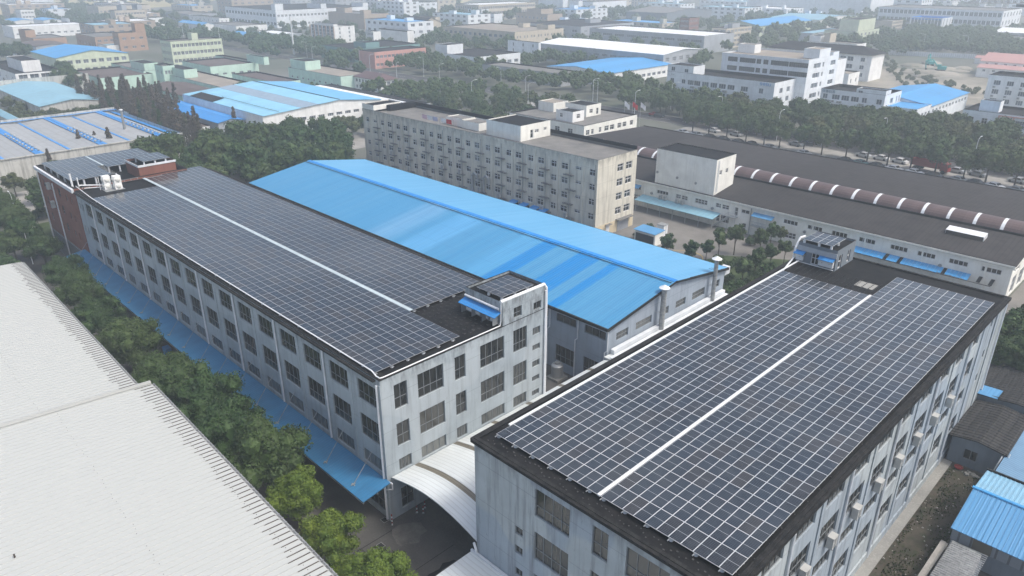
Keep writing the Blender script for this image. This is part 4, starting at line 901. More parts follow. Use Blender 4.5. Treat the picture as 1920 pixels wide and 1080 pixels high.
Ft = building('cream_tower_block', 'tall plain cream box rising out of the long white hall', 'tower', -89.6, -75.0, 133.44, 141.0, 13.7, 'cream', 'roof_dark', [(-88.9, -85.9, 3.85, 4.7, WE), (-84.0, -81.0, 3.8, 4.75, WEL), (-79.2, -76.2, 3.8, 4.85, WEL)], [(134.9, 135.9, 10.2, 11.2, WC), (137.3, 138.3, 10.2, 11.2, WC)], par=.1, cap='cap_dark', capw=.12)
b = MB()
for x, z in ((-89.1, 8.6), (-84.0, 8.3), (-79.4, 8.0)): b.cyl((x, 133.3, z), (x, 133.45, z), .28, n=12)
for x, z in ((-54.9, 3.3), (-46.3, 3.3), (-31, 3.2), (-74.9, 3.5), (-90.2, 3.6)): b.cyl((x, 133.25, z), (x, 133.5, z), .3, n=12)
b.build('round_vent', M['duct'], Ft)
b = MB()
for y in (134.1, 134.5): b.box(-74.97, -74.9, y, y + .05, 6.8, 13.4)
for i in range(20): b.box(-74.95, -74.91, 134.1, 134.55, 7 + i * .32, 7.04 + i * .32)
b.build('ladder', M['white_trim'], Ft)
r = empty('blue_shed_canopy', (-82, 131.5, 0), 'faded blue sheet canopy on posts in front of the cream tower', 'canopy')
b = MB(); b.hexa([(-92.3, 130.0, 2.35), (-72.7, 130.0, 2.35), (-72.7, 133.2, 2.9), (-92.3, 133.2, 2.9)], [(-92.3, 130.0, 2.42), (-72.7, 130.0, 2.42), (-72.7, 133.2, 2.97), (-92.3, 133.2, 2.97)]); b.build('roof_sheet', M['blue_pale_far'], r)
b = MB()
for i in range(7): b.box(-92 + i * 3.2, -91.9 + i * 3.2, 130.1, 130.2, 0, 2.34)
b.build('posts', M['galv'], r)
for i, (x, w_) in enumerate(((-87.4, .9), (-86.2, .9), (-83.2, 1), (-81.9, .9))): ac((x, 133.0, 3.0), R(-90), '%s outdoor unit from the left above the canopy of the cream tower' % ORD[i], 'outdoor units above the cream tower canopy', .7)
r = empty('tattered_blue_awning', (-33, 132.6, 0), 'long broken blue sheet awning with missing pieces on the long white hall', 'awning')
b = MB(); rr = random.Random(9); x = -46.2
while x < -22.8:
    w_ = .55; dz = rr.uniform(-.03, .03); y0_ = 131.6 + (rr.random() * .5 if x > -31 else rr.random() * .1)
    b = MB()
    if not (x > -27 and rr.random() < .35): b.hexa([(x, y0_, 2.45 + dz), (x + w_, y0_, 2.45 + dz), (x + w_, 133.4, 3.0), (x, 133.4, 3.0)], [(x, y0_, 2.5 + dz), (x + w_, y0_, 2.5 + dz), (x + w_, 133.4, 3.05), (x, 133.4, 3.05)], 0 if rr.random() < .85 else 1)
    if b.f: b.build('sheet', [M['blue_far'], M['roof_dark']], r)
    x += w_ + .04
b = MB(); b.box(-46, -22.8, 131.7, 131.78, 2.3, 2.4); b.build('frame', M['rust'], r)
r = empty('roof_ventilator', (-30, 140.5, 6.9), 'long white ridge ventilator with rusty side on the dark hall roof', 'ventilator')
b = MB(); b.hexa([(-32.9, 139.6, 6.95), (-26.9, 139.6, 6.95), (-26.9, 141.6, 7.25), (-32.9, 141.6, 7.25)], [(-32.9, 139.5, 7.75), (-26.9, 139.5, 7.75), (-26.9, 141.4, 8.05), (-32.9, 141.4, 8.05)], 0); b.build('body', M['white_metal'], r); b = MB(); b.box(-32.8, -27, 139.4, 139.5, 7.0, 7.7); b.build('louvre', M['rust'], r)
for i, (px_, py_, nm) in enumerate(((1383, 340, 'small white roof vent right of the cream tower'), (1530, 371, 'small white roof vent halfway along the dark hall roof'))):
    q = G(px_, py_, 7.0); r = empty('roof_vent', q, nm, 'vent'); b = MB(); b.cyl(q, q + Vector((0, 0, .3)), .18, n=8); b.build('pipe', M['galv'], r); b = MB(); b.dome(q + Vector((0, 0, .3)), .36, .25, 10, 3); b.build('cowl', M['white_metal'], r)
for i, (x0, x1) in enumerate(((-97.5, -93), (-65.6, -61.2))):
    r = empty('balcony_awning', ((x0 + x1) / 2, 132.8, 2.4), ['blue awning and railing left of the cream tower canopy', 'blue awning over a small steel balcony right of the cream tower'][i], 'awning')
    b = MB(); b.hexa([(x0, 132.2, 4.25), (x1, 132.2, 4.25), (x1, 133.4, 4.75), (x0, 133.4, 4.75)], [(x0, 132.2, 4.31), (x1, 132.2, 4.31), (x1, 133.4, 4.81), (x0, 133.4, 4.81)]); b.build('sheet', M['blue_b2'], r)
    b = MB(); b.box(x0, x1, 132.2, 133.4, 2.2, 2.3)
    for t in range(15): xx = x0 + (x1 - x0) * t / 14; b.box(xx, xx + .03, 132.2, 132.23, 2.3, 3.2)
    b.box(x0, x1, 132.18, 132.25, 3.2, 3.25); b.box(x0, x0 + .08, 132.2, 132.28, 0, 4.3); b.box(x1 - .08, x1, 132.2, 132.28, 0, 4.3); b.build('balcony', M['galv'], r)
r = empty('steel_staircase', (-71, 132.5, 0), 'outside steel stair climbing to a door right of the cream tower', 'stairs')
b = MB(); b.hexa([(-74, 132.3, .1), (-73.6, 132.3, .1), (-70.2, 132.3, 2.9), (-70.6, 132.3, 2.9)], [(-74, 132.4, .3), (-73.6, 132.4, .3), (-70.2, 132.4, 3.1), (-70.6, 132.4, 3.1)])
for i in range(12): t = i / 12; b.box(-73.9 + 3.4 * t, -73.5 + 3.4 * t, 132.2, 133.1, .2 + 2.7 * t, .24 + 2.7 * t)
b.box(-70.6, -68.9, 132.2, 133.4, 2.9, 3.0); b.path([(-73.9, 132.25, 1.2), (-70.5, 132.25, 3.9), (-68.9, 132.25, 3.9)], .03); b.path([(-68.9, 132.25, 3.9), (-68.9, 132.25, 0)], .04); b.path([(-70.5, 132.25, 3.9), (-70.5, 132.25, 0)], .04); b.build('stair_flight', M['galv'], r)
# ---------------------------------------------------------------- courtyard things
r = empty('boiler_hut', (-77.8, 115.2, 0), 'small hut with pale blue roof and dark open side in the courtyard', 'hut')
b = MB(); b.box(-80.2, -75.4, 113.9, 116.6, 0, 2.4); b.build('wall', M['cream'], r); b = MB(); b.box(-79.9, -75.7, 113.8, 113.89, .3, 1.9); b.build('opening', M['black'], r)
b = MB(); b.hexa([(-80.4, 113.6, 2.41), (-75.2, 113.6, 2.41), (-75.2, 116.9, 2.6), (-80.4, 116.9, 2.6)], [(-80.4, 113.6, 2.5), (-75.2, 113.6, 2.5), (-75.2, 116.9, 2.7), (-80.4, 116.9, 2.7)]); b.build('roof', M['blue_b2'], r)
r = empty('white_cabinet', (-77.2, 118.9, 0), 'tall narrow white cabinet beside the blue-roofed hut in the courtyard', 'cabinet'); b = MB(); b.box(-78, -76.4, 118.2, 119.6, .1, 2.9); b.build('casing', M['white_metal'], r); b = MB(); b.box(-78.1, -76.3, 118.1, 119.7, 2.91, 3.0); b.box(-76.39, -76.36, 118.9, 118.94, .2, 2.8); b.build('door', M['duct'], r)
r = empty('sentry_post', G(600 + 645 / 4.908, 860 + 600 / 4.908), 'red and white striped bollard post at the foot of the left factory corner', 'bollard')
q = Vector((-48.2, 31.5, 0)); b = MB()
for i in range(6): b.cyl(q + Vector((0, 0, i * .22)), q + Vector((0, 0, (i + 1) * .22)), .06, n=8, m=i % 2)
b.build('post', [M['white_metal'], M['red']], r)
for i, (x, y) in enumerate(((-47.9, 34.3), (-47.9, 35.3), (-47.4, 34.7))):
    r = empty('parking_bollard', (x, y, 0), ['nearest', 'farthest', 'middle'][i] + ' small red-white bollard under the white arched roof', 'bollard', 'small bollards under the arched roof')
    k = MB()
    for j in range(4): k.cyl((0, 0, j * .22), (0, 0, (j + 1) * .22), .055, n=8, m=j % 2)
    link('post', k.mesh('post', [M['white_metal'], M['red']]), r); k = MB(); k.cyl((0, 0, 0), (0, 0, .04), .14, n=10); link('foot', k.mesh('foot', [M['duct']]), r)
for i, (px_, py_) in enumerate(((714, 1023), (721, 975))):
    q = G(px_, py_); r = empty('drain_grate', q, ['square dark drain grate in the yard between the factories', 'long dark drain grate at the corner of the left factory'][i], 'drain'); b = MB(); b.box(q.x - .3, q.x + .3, q.y - .25, q.y + .25, .006, .02); b.build('grate', M['cap_dark'], r); b = MB(); b.box(q.x - .35, q.x + .35, q.y - .3, q.y + .3, .005, .012); b.build('rim', M['duct'], r)
b = MB(); rr = random.Random(2); c = Vector((-46.2, 31.9, .01)); pts = [c + Vector((math.cos(t) * 1.5 * rr.uniform(.75, 1.15), math.sin(t) * 1.9 * rr.uniform(.75, 1.1), 0)) for t in [i * .45 for i in range(14)]]; b.face(pts); M['patch'] = stone('patched_concrete', (0.075, 0.074, 0.07), (0.14, 0.135, 0.125), 0.9, .9); tag(b.build('concrete_patch', M['patch']), kind='structure')
b = MB(); pts = [Vector((-40.5, 31.2, .012)) + Vector((rr.uniform(-.3, .3) + math.cos(t) * .35, math.sin(t) * 1.6 * rr.uniform(.8, 1.1), 0)) for t in [i * .4 for i in range(15)]]; b.face(pts); tag(b.build('water_stain', M['roof_dark']), kind='structure')
# ---------------------------------------------------------------- sheds at the right edge
hb = building('tile_roofed_hut', 'grey rendered hut with old dark corrugated tile roof beside the weedy yard', 'hut', -13.6, -8.7, 81.2, 90.4, 3.2, 'grey_wall', 'tile', [(-12.2, -10.9, .9, 2.1, St(2, (), 'frame_dark', 'glass'))], [], roof='gy', rise=.35)
hb2 = building('tile_roofed_hut', 'second grey hut with tile roof directly behind the one beside the weedy yard', 'hut', -15.3, -4.5, 91.3, 103, 3.7, 'grey_wall', 'tile', [], [], roof='gy', rise=.5)
for hh, (xa, xb, ya, yb, zz, ri) in ((hb, (-13.6, -8.7, 81.2, 90.4, 3.2, .35)), (hb2, (-15.3, -4.5, 91.3, 103, 3.7, .5))):
    b = MB(); xm = (xa + xb) / 2; rr = random.Random(3); y = ya - .2
    while y < yb + .2:
        for (p, q, zp, zq) in ((xa - .3, xm, zz + .1, zz + ri + .17), (xm, xb + .3, zz + ri + .17, zz + .1)):
            b.hexa([(p, y, zp), (q, y, zq), (q, y + .22, zq), (p, y + .22, zp)], [(p, y + .06, zp + .08), (q, y + .06, zq + .08), (q, y + .16, zq + .08), (p, y + .16, zp + .08)])
        y += .62
    b.build('tile_ridges', M['tile'], hh)
r = empty('blue_roof_patch', (-13, 92, 4), 'small loose blue sheet lying between the two tile roofs', 'roof sheet'); b = MB(); b.hexa([(-14.5, 90.8, 4.02), (-11.9, 90.8, 4.12), (-11.9, 92.9, 4.32), (-14.5, 92.9, 4.25)], [(-14.5, 90.8, 4.07), (-11.9, 90.8, 4.17), (-11.9, 92.9, 4.37), (-14.5, 92.9, 4.3)]); b.build('sheet', M['blue_b2'], r); b = MB(); b.box(-14.6, -14.5, 90.7, 93, 4.0, 4.3); b.box(-11.9, -11.8, 90.7, 93, 4.1, 4.4); b.build('batten', M['cap_dark'], r)
sh = empty('blue_gable_shed', (-4, 70, 0), 'near blue gable-roofed sheet shed at the right edge', 'shed')
b = MB(); b.hexa([(-9.1, 65.3, 3.1), (8, 65.3, 3.1), (8, 71.3, 4.2), (-9.1, 71.3, 4.2)], [(-9.1, 65.3, 3.16), (8, 65.3, 3.16), (8, 71.3, 4.26), (-9.1, 71.3, 4.26)])
for i in range(42): x = -9.05 + i * .4; b.hexa([(x, 65.28, 3.17), (x + .07, 65.28, 3.17), (x + .07, 71.3, 4.27), (x, 71.3, 4.27)], [(x + .02, 65.28, 3.22), (x + .05, 65.28, 3.22), (x + .05, 71.3, 4.32), (x + .02, 71.3, 4.32)])
b.build('near_roof_slope', M['blue_b2'], sh)
b = MB(); b.hexa([(-9.1, 71.3, 4.2), (8, 71.3, 4.2), (8, 76.3, 3.5), (-9.1, 76.3, 3.5)], [(-9.1, 71.3, 4.26), (8, 71.3, 4.26), (8, 76.3, 3.56), (-9.1, 76.3, 3.56)])
for i in range(42): x = -9.05 + i * .4; b.hexa([(x, 71.3, 4.27), (x + .07, 71.3, 4.27), (x + .07, 76.3, 3.57), (x, 76.3, 3.57)], [(x + .02, 71.3, 4.32), (x + .05, 71.3, 4.32), (x + .05, 76.3, 3.62), (x + .02, 76.3, 3.62)])
b.build('far_roof_slope', corr('pale_sky_sheet', (0.20, 0.40, 0.55), (1, 0, 0), .4, .1), sh)
b = MB(); b.hexa([(-9.2, 71.1, 4.3), (8, 71.1, 4.3), (8, 71.5, 4.3), (-9.2, 71.5, 4.3)], [(-9.2, 71.15, 4.4), (8, 71.15, 4.4), (8, 71.45, 4.4), (-9.2, 71.45, 4.4)]); b.build('ridge_cap', M['blue_far'], sh)
b = MB(); b.box(-8.9, 8, 65.6, 76, 0, 1.9, 0); b.build('wall', M['grey_wall'], sh)
b = MB(); b.hexa([(-8.95, 65.5, 1.9), (8, 65.5, 1.9), (8, 76.1, 1.9), (-8.95, 76.1, 1.9)], [(-8.95, 65.5, 3.05), (8, 65.5, 3.05), (8, 76.1, 3.35), (-8.95, 76.1, 3.35)], 0); b.box(-7.2, -5.7, 65.42, 65.49, 1.95, 3.0, 1); b.build('upper_cladding', [M['grey_sheet'], M['arch_clear']], sh)
b = MB(); b.box(-9.15, 8, 76.31, 76.5, 3.4, 3.75); b.build('gutter', M['cap_dark'], sh)
r = empty('blue_low_roof', (0, 84, 0), 'lower blue sheet roof behind the near gable shed at the right edge', 'shed'); b = MB(); b.hexa([(-8.6, 76.6, 2.9), (10, 76.6, 2.9), (10, 92, 3.3), (-8.5, 92, 3.3)], [(-8.6, 76.6, 2.96), (10, 76.6, 2.96), (10, 92, 3.36), (-8.5, 92, 3.36)]); b.build('roof_sheet', corr('old_blue_sheet', (0.15, 0.28, 0.42), (0.2, 1, 0), .35, .5, None, 2, .6, .5, .4, (.06, .12, .2)), r); b = MB(); b.box(-8.4, 10, 76.8, 91, 0, 2.88); b.build('wall', M['grey_wall'], r)
r = empty('grey_lean_to', (-6, 60, 0), 'grey corrugated lean-to roof at the foot of the near blue shed', 'lean-to'); b = MB()
b.hexa([(-8.7, 55, 1.9), (-5.6, 55, 2.0), (-6.2, 64.6, 2.3), (-8.6, 64.9, 2.2)], [(-8.7, 55, 1.95), (-5.6, 55, 2.05), (-6.2, 64.6, 2.35), (-8.6, 64.9, 2.25)])
for i in range(34): y = 55.1 + i * .29; b.hexa([(-8.68, y, 2.0 + .008 * i), (-5.75, y, 2.1 + .008 * i), (-5.75, y + .1, 2.1 + .008 * i), (-8.68, y + .1, 2.0 + .008 * i)], [(-8.68, y + .03, 2.05 + .008 * i), (-5.75, y + .03, 2.15 + .008 * i), (-5.75, y + .07, 2.15 + .008 * i), (-8.68, y + .07, 2.05 + .008 * i)])
b.build('roof_sheet', M['duct'], r); b = MB(); b.box(-8.5, -6, 55, 64.5, 0, 1.88); b.build('wall', M['grey_wall'], r)
r = empty('yard_wall', (-9, 60, 0), 'low concrete wall dividing the weedy yard from the grey lean-to', 'wall'); b = MB(); b.hexa([(-9.5, 40, 0), (-9.2, 40, 0), (-8.9, 65.2, 0), (-9.2, 65.2, 0)], [(-9.5, 40, 1.5), (-9.2, 40, 1.5), (-8.9, 65.2, 1.5), (-9.2, 65.2, 1.5)]); b.build('blockwork', M['conc'], r); b = MB(); b.box(-9.5, -9.1, 40, 65.2, 1.51, 1.56); b.build('coping', M['pave'], r)
for i, (x, y) in enumerate(((-9.2, 78.6), (-8.7, 79.6))):
    r = empty('leaning_pipe', (x, y, 0), ['nearer', 'farther'][i] + ' pale pipe leaning against the grey hut beside the blue sheds', 'pipe', 'pale pipes leaning by the blue sheds'); b = MB(); b.cyl((x, y, 0), (x + .5, y + 1.6, 3.4), .06); b.build('tube', M['white_metal'], r)
r = empty('red_basin', (-12.1, 80.3, 0), 'red plastic basin lying before the grey hut', 'basin'); b = MB(); b.cyl((-12.1, 80.3, .02), (-12.1, 80.3, .22), .34, .45, 14, cap=False); b.cyl((-12.1, 80.3, .02), (-12.1, 80.3, .05), .34, n=14); b.build('bowl', M['red'], r)
r = empty('rubble_heap', (-10.8, 80.1, 0), 'small heap of rubble in front of the grey hut', 'rubble'); b = MB(); rr = random.Random(4)
for i in range(26): x, y = -10.8 + rr.gauss(0, .4), 80.1 + rr.gauss(0, .25); s_ = rr.uniform(.06, .2); b.hexa([(x - s_, y - s_, 0), (x + s_, y - s_ * .6, 0), (x + s_, y + s_, 0), (x - s_ * .7, y + s_, 0)], [(x - s_ * .6, y - s_, s_), (x + s_ * .8, y - s_ * .6, s_ * 1.3), (x + s_ * .7, y + s_, s_), (x - s_ * .7, y + s_ * .5, s_ * 1.2)])
b.build('stones', M['conc'], r)
b = MB(); rr = random.Random(11)
for i in range(6500):
    x, y = rr.uniform(-12.8, -9.3), rr.uniform(38, 80)
    if math.sin(x * 1.7 + 2) * math.sin(y * .45) + rr.gauss(0, .4) < .12: continue
    s_ = rr.uniform(.04, .13); a_ = rr.uniform(0, 3)
    b.face([(x - s_ * math.cos(a_), y - s_ * math.sin(a_), .02), (x + s_ * math.cos(a_), y + s_ * math.sin(a_), .02), (x + s_ * math.cos(a_) * .5 + rr.uniform(-.06, .06), y + rr.uniform(-.08, .08), rr.uniform(.08, .26))])
tag(b.build('weeds', M['grass'], None), 'low weeds growing over the dirt yard beside the right factory', 'weeds', kind='stuff')
b = MB(); rr = random.Random(31)
for i in range(160):
    x, y = rr.uniform(-12.8, -9.3), rr.uniform(36, 80.5); s_ = rr.uniform(.03, .11); h = s_ * rr.uniform(.4, .9)
    b.hexa([(x - s_, y - s_ * .7, .01), (x + s_ * .8, y - s_, .01), (x + s_, y + s_ * .6, .01), (x - s_ * .6, y + s_, .01)], [(x - s_ * .6, y - s_ * .5, h), (x + s_ * .5, y - s_ * .6, h), (x + s_ * .7, y + s_ * .4, h * .8), (x - s_ * .4, y + s_ * .6, h)])
tag(b.build('litter', M['pave']), 'pale stones and scraps strewn over the weedy yard', 'litter', kind='stuff')
# ---------------------------------------------------------------- the district behind
SV = [(0, 4.8), (380, 4.8), (760, 4.8), (1140, 4.8), (1520, 4.8)]
def sv(k, x, y): return (SV[k][0] + x / 4.8, y / 4.8)
def far(label, near, left, right, z, wm='white_wall', rm='roof_grey', F=None, S=None, roof='flat', rise=2, name='factory_building', cat='factory building', par=.5, tops=(), group=None, depth=None, width=None, style=None, cap='cap_dark', roofmats=None, base=None, over=0.0):
    if base: gb = G(*base); z = GX(near[0], near[1], gb.x).z
    a = G(*near, z); x1, y0 = a.x, a.y
    x0 = G(*left, z).x if left else x1 - width; y1 = G(*right, z).y if right else y0 + depth
    st = style or FAR; ops, opS = [], []
    if F:
        n, rows, wd, h = F[:4]; pr = F[4] if len(F) > 4 else 0; nn = rows; ops = grid(x0 + .6, x1 - .6, n, min(wd, (x1 - x0 - 1.4) / n * .8), [z * (i + .32) / nn * (1 - .6 / z) for i in range(nn)], h, st, pr)
    if S:
        n, rows, wd, h = S[:4]; pr = S[4] if len(S) > 4 else 0; nn = rows; opS = grid(y0 + .6, y1 - .6, n, min(wd, (y1 - y0 - 1.4) / n * .8), [z * (i + .32) / nn * (1 - .6 / z) for i in range(nn)], h, st, pr)
    r = building(name, label, cat, x0, x1, y0, y1, z, wm, rm, ops, opS, par=par, roof=roof, rise=rise, over=over, group=group, cap=cap, roofmats=roofmats, cnt=[0])
    for (fx0, fx1, fy0, fy1, dz, m_) in tops:
        pbox('roof_house', r, x0 + (x1 - x0) * fx0 + .003, x0 + (x1 - x0) * fx1 - .003, y0 + (y1 - y0) * fy0 + .003, y0 + (y1 - y0) * fy1 - .003, z - par + .05, z + dz, m_, 'roof_dark2', lip=.2)
    r['_b'] = 0; del r['_b']
    return r, (x0, x1, y0, y1, z)
BX = []
WL = St(5, (.5,), 'frame_white', 'glass_far', .2, True); WN = St(3, (), 'frame_white', 'glass_far', .2, True)
def reg(t): BX.append(t[1]); return t[0]
# white blocks at the right, beyond the tree belt
r1, q1 = far('white three-storey block with blue lettering and a tower room at its left end', (1453.4, 155.6), (1274.5, 129.4), (1499.4, 147.7), 12.3, 'white_wall', 'roof_dark2', None, None)
bpy.data.objects.remove(r1.children[0]) if False else None
for ch in list(r1.children_recursive): bpy.data.objects.remove(ch)
bpy.data.objects.remove(r1)
x0, x1, y0, y1, z = q1
F = []
for i, u in enumerate((.035, .15, .21, .27, .35, .43, .51, .59, .71, .87)):
    w_ = (1.7 if i in (0, 1, 9) else 2.9); xx = x0 + (x1 - x0) * u
    for zz in (8.6, 5.2, 1.6): F.append((xx, xx + w_, zz - (.5 if i > 1 else .3), zz + 1.3, WN if w_ > 2 else FAR))
F += [(x0 + 1.5, x0 + 3.2, 11.4 - .2, 12.0, FAR)]
S = [(y0 + 4.2, y0 + 6.6, zz, zz + 1.8, FAR) for zz in (8.2, 4.9, 1.5)] + [(y0 + 9.6, y0 + 12, zz, zz + 1.8, FAR) for zz in (8.2, 4.9, 1.5)]
R1 = building('white_office_block', 'white three-storey block with blue lettering and a tower room at its left end', 'office block', x0, x1, y0, y1, z, 'white_wall', 'roof_dark2', F, S, par=1.0)
pbox('roof_house', R1, x0 + .003, x0 + 11.5, y0 + .003, y0 + 8, z - .9, z + 2.4, 'white_wall', 'roof_dark2', ops=[(x0 + 1.6, x0 + 3.3, z - .1 + .4, z + 1.8, FAR), (x0 + 7.5, x0 + 9.2, z + .2, z + 1.5, FAR)])
BX.append(q1)
def text_sign(name, s, loc, size, mat, label, parent=None, rz=0):
    cu = bpy.data.curves.new(name, 'FONT'); cu.body = s; cu.size = size; cu.extrude = .06; cu.align_x = 'LEFT'
    tmp = bpy.data.objects.new(name, cu); COL.objects.link(tmp); bpy.context.view_layer.update()
    me = bpy.data.meshes.new_from_object(tmp.evaluated_get(bpy.context.evaluated_depsgraph_get())); bpy.data.objects.remove(tmp)
    me.transform(Matrix.Rotation(R(90), 4, 'X')); me.materials.clear(); me.materials.append(M[mat]); me.name = name
    o = link(name, me, parent, Vector(loc) - org(parent), rz)
    if label: o['label'] = label
    return o
text_sign('sign_lettering', 'SHFEILI', (x1 - 5.6, y0 - .08, 11.0), 1.35, 'sign_blue', 'blue lettering SHFEILI', R1)
R2x0, R2x1 = G(1326.8, 102.5, 19).x, -118.4
F = []; yb = y1 + .02
for u, w_ in ((.075, 4.2), (.22, 6.6), (.42, 1.9), (.5, 2.0), (.585, 7.0), (.79, 7.2)):
    xx = R2x0 + (R2x1 - R2x0) * u
    for zz in (16.1, 12.9): F.append((xx, xx + w_, zz, zz + 1.7, St(max(2, int(w_ / .8)), (.6,), 'frame_dark', 'glass_l', .2, True)))
S = []
for u, w_ in ((.06, 1.8), (.14, 1.8), (.22, .9), (.33, .9), (.58, 1.6), (.66, 1.6), (.80, 1.6), (.9, 1.6)):
    yy = yb + 3 + 27 * u
    for zz in (15.6, 12.2, 8.6, 5.0, 1.6): S.append((yy, yy + w_ * 1.4, zz, zz + 1.7, FAR))
R2 = building('white_office_block', 'tall white five-storey block with sandy roof behind the lettered white block', 'office block', R2x0, R2x1, yb, 292, 19, 'white_wall', 'roof_sand', F, S, par=.5, cap='white_trim')
pbox('roof_house', R2, R2x0 + 1, R2x0 + 8, yb + 10, yb + 15, 18.5, 21.5, 'white_wall2', 'roof_sand'); pbox('roof_house', R2, R2x1 - 6, R2x1 - .004, yb + 8, yb + 17, 18.6, 21.8, 'white_wall', 'roof_sand'); pbox('roof_house', R2, R2x1 - 9, R2x1 - .004, yb + 20, yb + 25, 18.6, 20, 'white_wall', 'roof_sand')
pbox('bay', R2, R2x0 + .03, R2x1 - .03, 291.9, 300, 0.02, 16.8, 'white_wall2', 'roof_sand')
BX.append((R2x0, R2x1, yb, 292, 19))
x0, x1, y0, y1, z = -111.5, -89.6, 264.6, 279.5, 10.2
F = []
for u, w_ in ((.04, 1.7), (.19, 2.7), (.34, 2.7), (.49, 2.7), (.66, 1.7), (.88, 1.8)):
    xx = x0 + (x1 - x0) * u
    for zz in (6.9, 3.7, .5): F.append((xx, xx + w_, zz, zz + 1.7, WN if w_ > 2 else FAR))
S = [(y0 + 5.2, y0 + 7.8, zz, zz + 1.8, FAR) for zz in (6.8, 3.6, .6)] + [(y0 + v, y0 + v + .9, zz, zz + 2, FAR) for zz in (6.8, 3.6, .6) for v in (10.5, 13)]
R3 = building('white_office_block', 'white three-storey block with slate Chinese lettering at its upper left corner', 'office block', x0, x1, y0, y1, z, 'white_wall', 'roof_dark2', F, S, par=1.0)
pbox('roof_house', R3, x0 + 12.2, x1 - .003, y0 + .003, y0 + 4.6, z - .9, z + 1.1, 'white_wall', 'roof_dark2', ops=[(x0 + 12.8, x0 + 14.3, z - .6, z + .6, FAR)])
text_sign('sign_lettering', '优强石油', (x0 + .5, y0 - .08, 9.1), 1.15, 'sign_grey', 'slate-coloured lettering 优强石油', R3)
BX.append((x0, x1, y0, y1, z))
k = MB(); k.box(0, .4, -.45, .45, 0, .7); k.cyl((.4, 0, .35), (.43, 0, .35), .27, n=10, m=1); acm = k.mesh('air_conditioner', [M['ac_white'], M['duct']])
def small_ac(pts, face, root, c):
    for (u, zz) in pts:
        loc = Vector((u, c - .02, zz)) if face == 'F' else Vector((c + .02, u, zz)); link('air_conditioner', acm, root, loc - org(root), R(-90) if face == 'F' else 0)
small_ac([(x0 + 3.6, 6.0), (x0 + 4.8, 6.0), (x0 + 6.6, 5.9), (x0 + 7.4, 5.9), (x0 + 14.2, 5.9), (x0 + 15, 5.9), (x0 + 3.4, 2.9), (x0 + 9.6, 2.9), (x0 + 10.4, 2.9)], 'F', R3, y0); small_ac([(y0 + 6, 5.8)], 'S', R3, x1)
small_ac([(q1[0] + (q1[1] - q1[0]) * u, zz) for u in (.255, .275, .33, .41, .425, .5, .565, .585, .735, .765) for zz in (7.1, 3.7)], 'F', R1, q1[2])
r4 = building('blue_roofed_warehouse', 'blue roofed shed with long white side wall behind the block with slate lettering', 'warehouse', -103.5, -79.4, 280, 321, 6.0, 'white_wall', 'blue_far', [], grid(281, 320, 11, 2.0, [3.6], 1.1, FAR), roof='gy', rise=2.0, roofmats=['blue_far', 'blue_far'])
pbox('front_bay', r4, -89.5, -79.42, 266, 280.2, 0.02, 6.4, 'white_wall', 'blue_far', opS=[(268 + 3.2 * i, 270 + 3.2 * i, 3.6, 4.7, FAR) for i in range(4)])
BX.append((-103.5, -79, 266, 321, 6))
x0, y0 = G(1855, 140, 13).x, G(1855, 140, 13).y
R5 = building('white_dormitory', 'white four-storey block with outdoor units under every window at the right edge', 'dormitory', x0, x0 + 40, y0, y0 + 14, 13, 'white_wall2', 'roof_dark2', grid(x0 + 1, x0 + 39, 9, 2.2, [9.6, 6.4, 3.2], 1.7, WN), [], par=.8)
small_ac([(x0 + 2.5 + 4.22 * i, zz) for i in range(6) for zz in (8.6, 5.4)], 'F', R5, y0); BX.append((x0, x0 + 40, y0, y0 + 14, 13))
a = G(1806.5, 205, 8.5); x0, y0 = a.x, a.y
F = [(x0 + 1.4, x0 + 3.4, 4.9, 6.6, WC), (x0 + 5.6, x0 + 7.2, 4.9, 6.6, WC), (x0 + 1.4, x0 + 3.4, 1.4, 3.1, WC)] + [(x0 + 10.6 + 3.9 * i, x0 + 13.8 + 3.9 * i, zz, zz + 2.3, WL) for i in range(6) for zz in (4.6, 1.0)]
R6 = building('white_office_block', 'white office with pink-brown window piers at the right edge in front of the dormitory', 'office block', x0, x0 + 40, y0, y0 + 16, 8.5, 'white_wall', 'roof_dark2', F, [], par=.7)
b = MB()
for i in range(7): b.box(x0 + 9.9 + 3.9 * i, x0 + 10.3 + 3.9 * i, y0 - .35, y0 - .02, 0, 8.0)
b.box(x0 + 9.9, x0 + 36, y0 - .3, y0 - .02, 7.7, 8.0); b.build('window_piers', M['pink'], R6); pbox('roof_house', R6, x0 + 3, x0 + 8.5, y0 + 5, y0 + 9, 7.9, 11, 'white_wall', 'roof_dark2'); b = MB(); b.box(x0 + 1, x0 + 8.5, y0 + .6, y0 + 4, 7.85, 8.0); b.build('pale_blue_sheet', M['blue_b2'], R6); BX.append((x0, x0 + 40, y0, y0 + 16, 8.5))
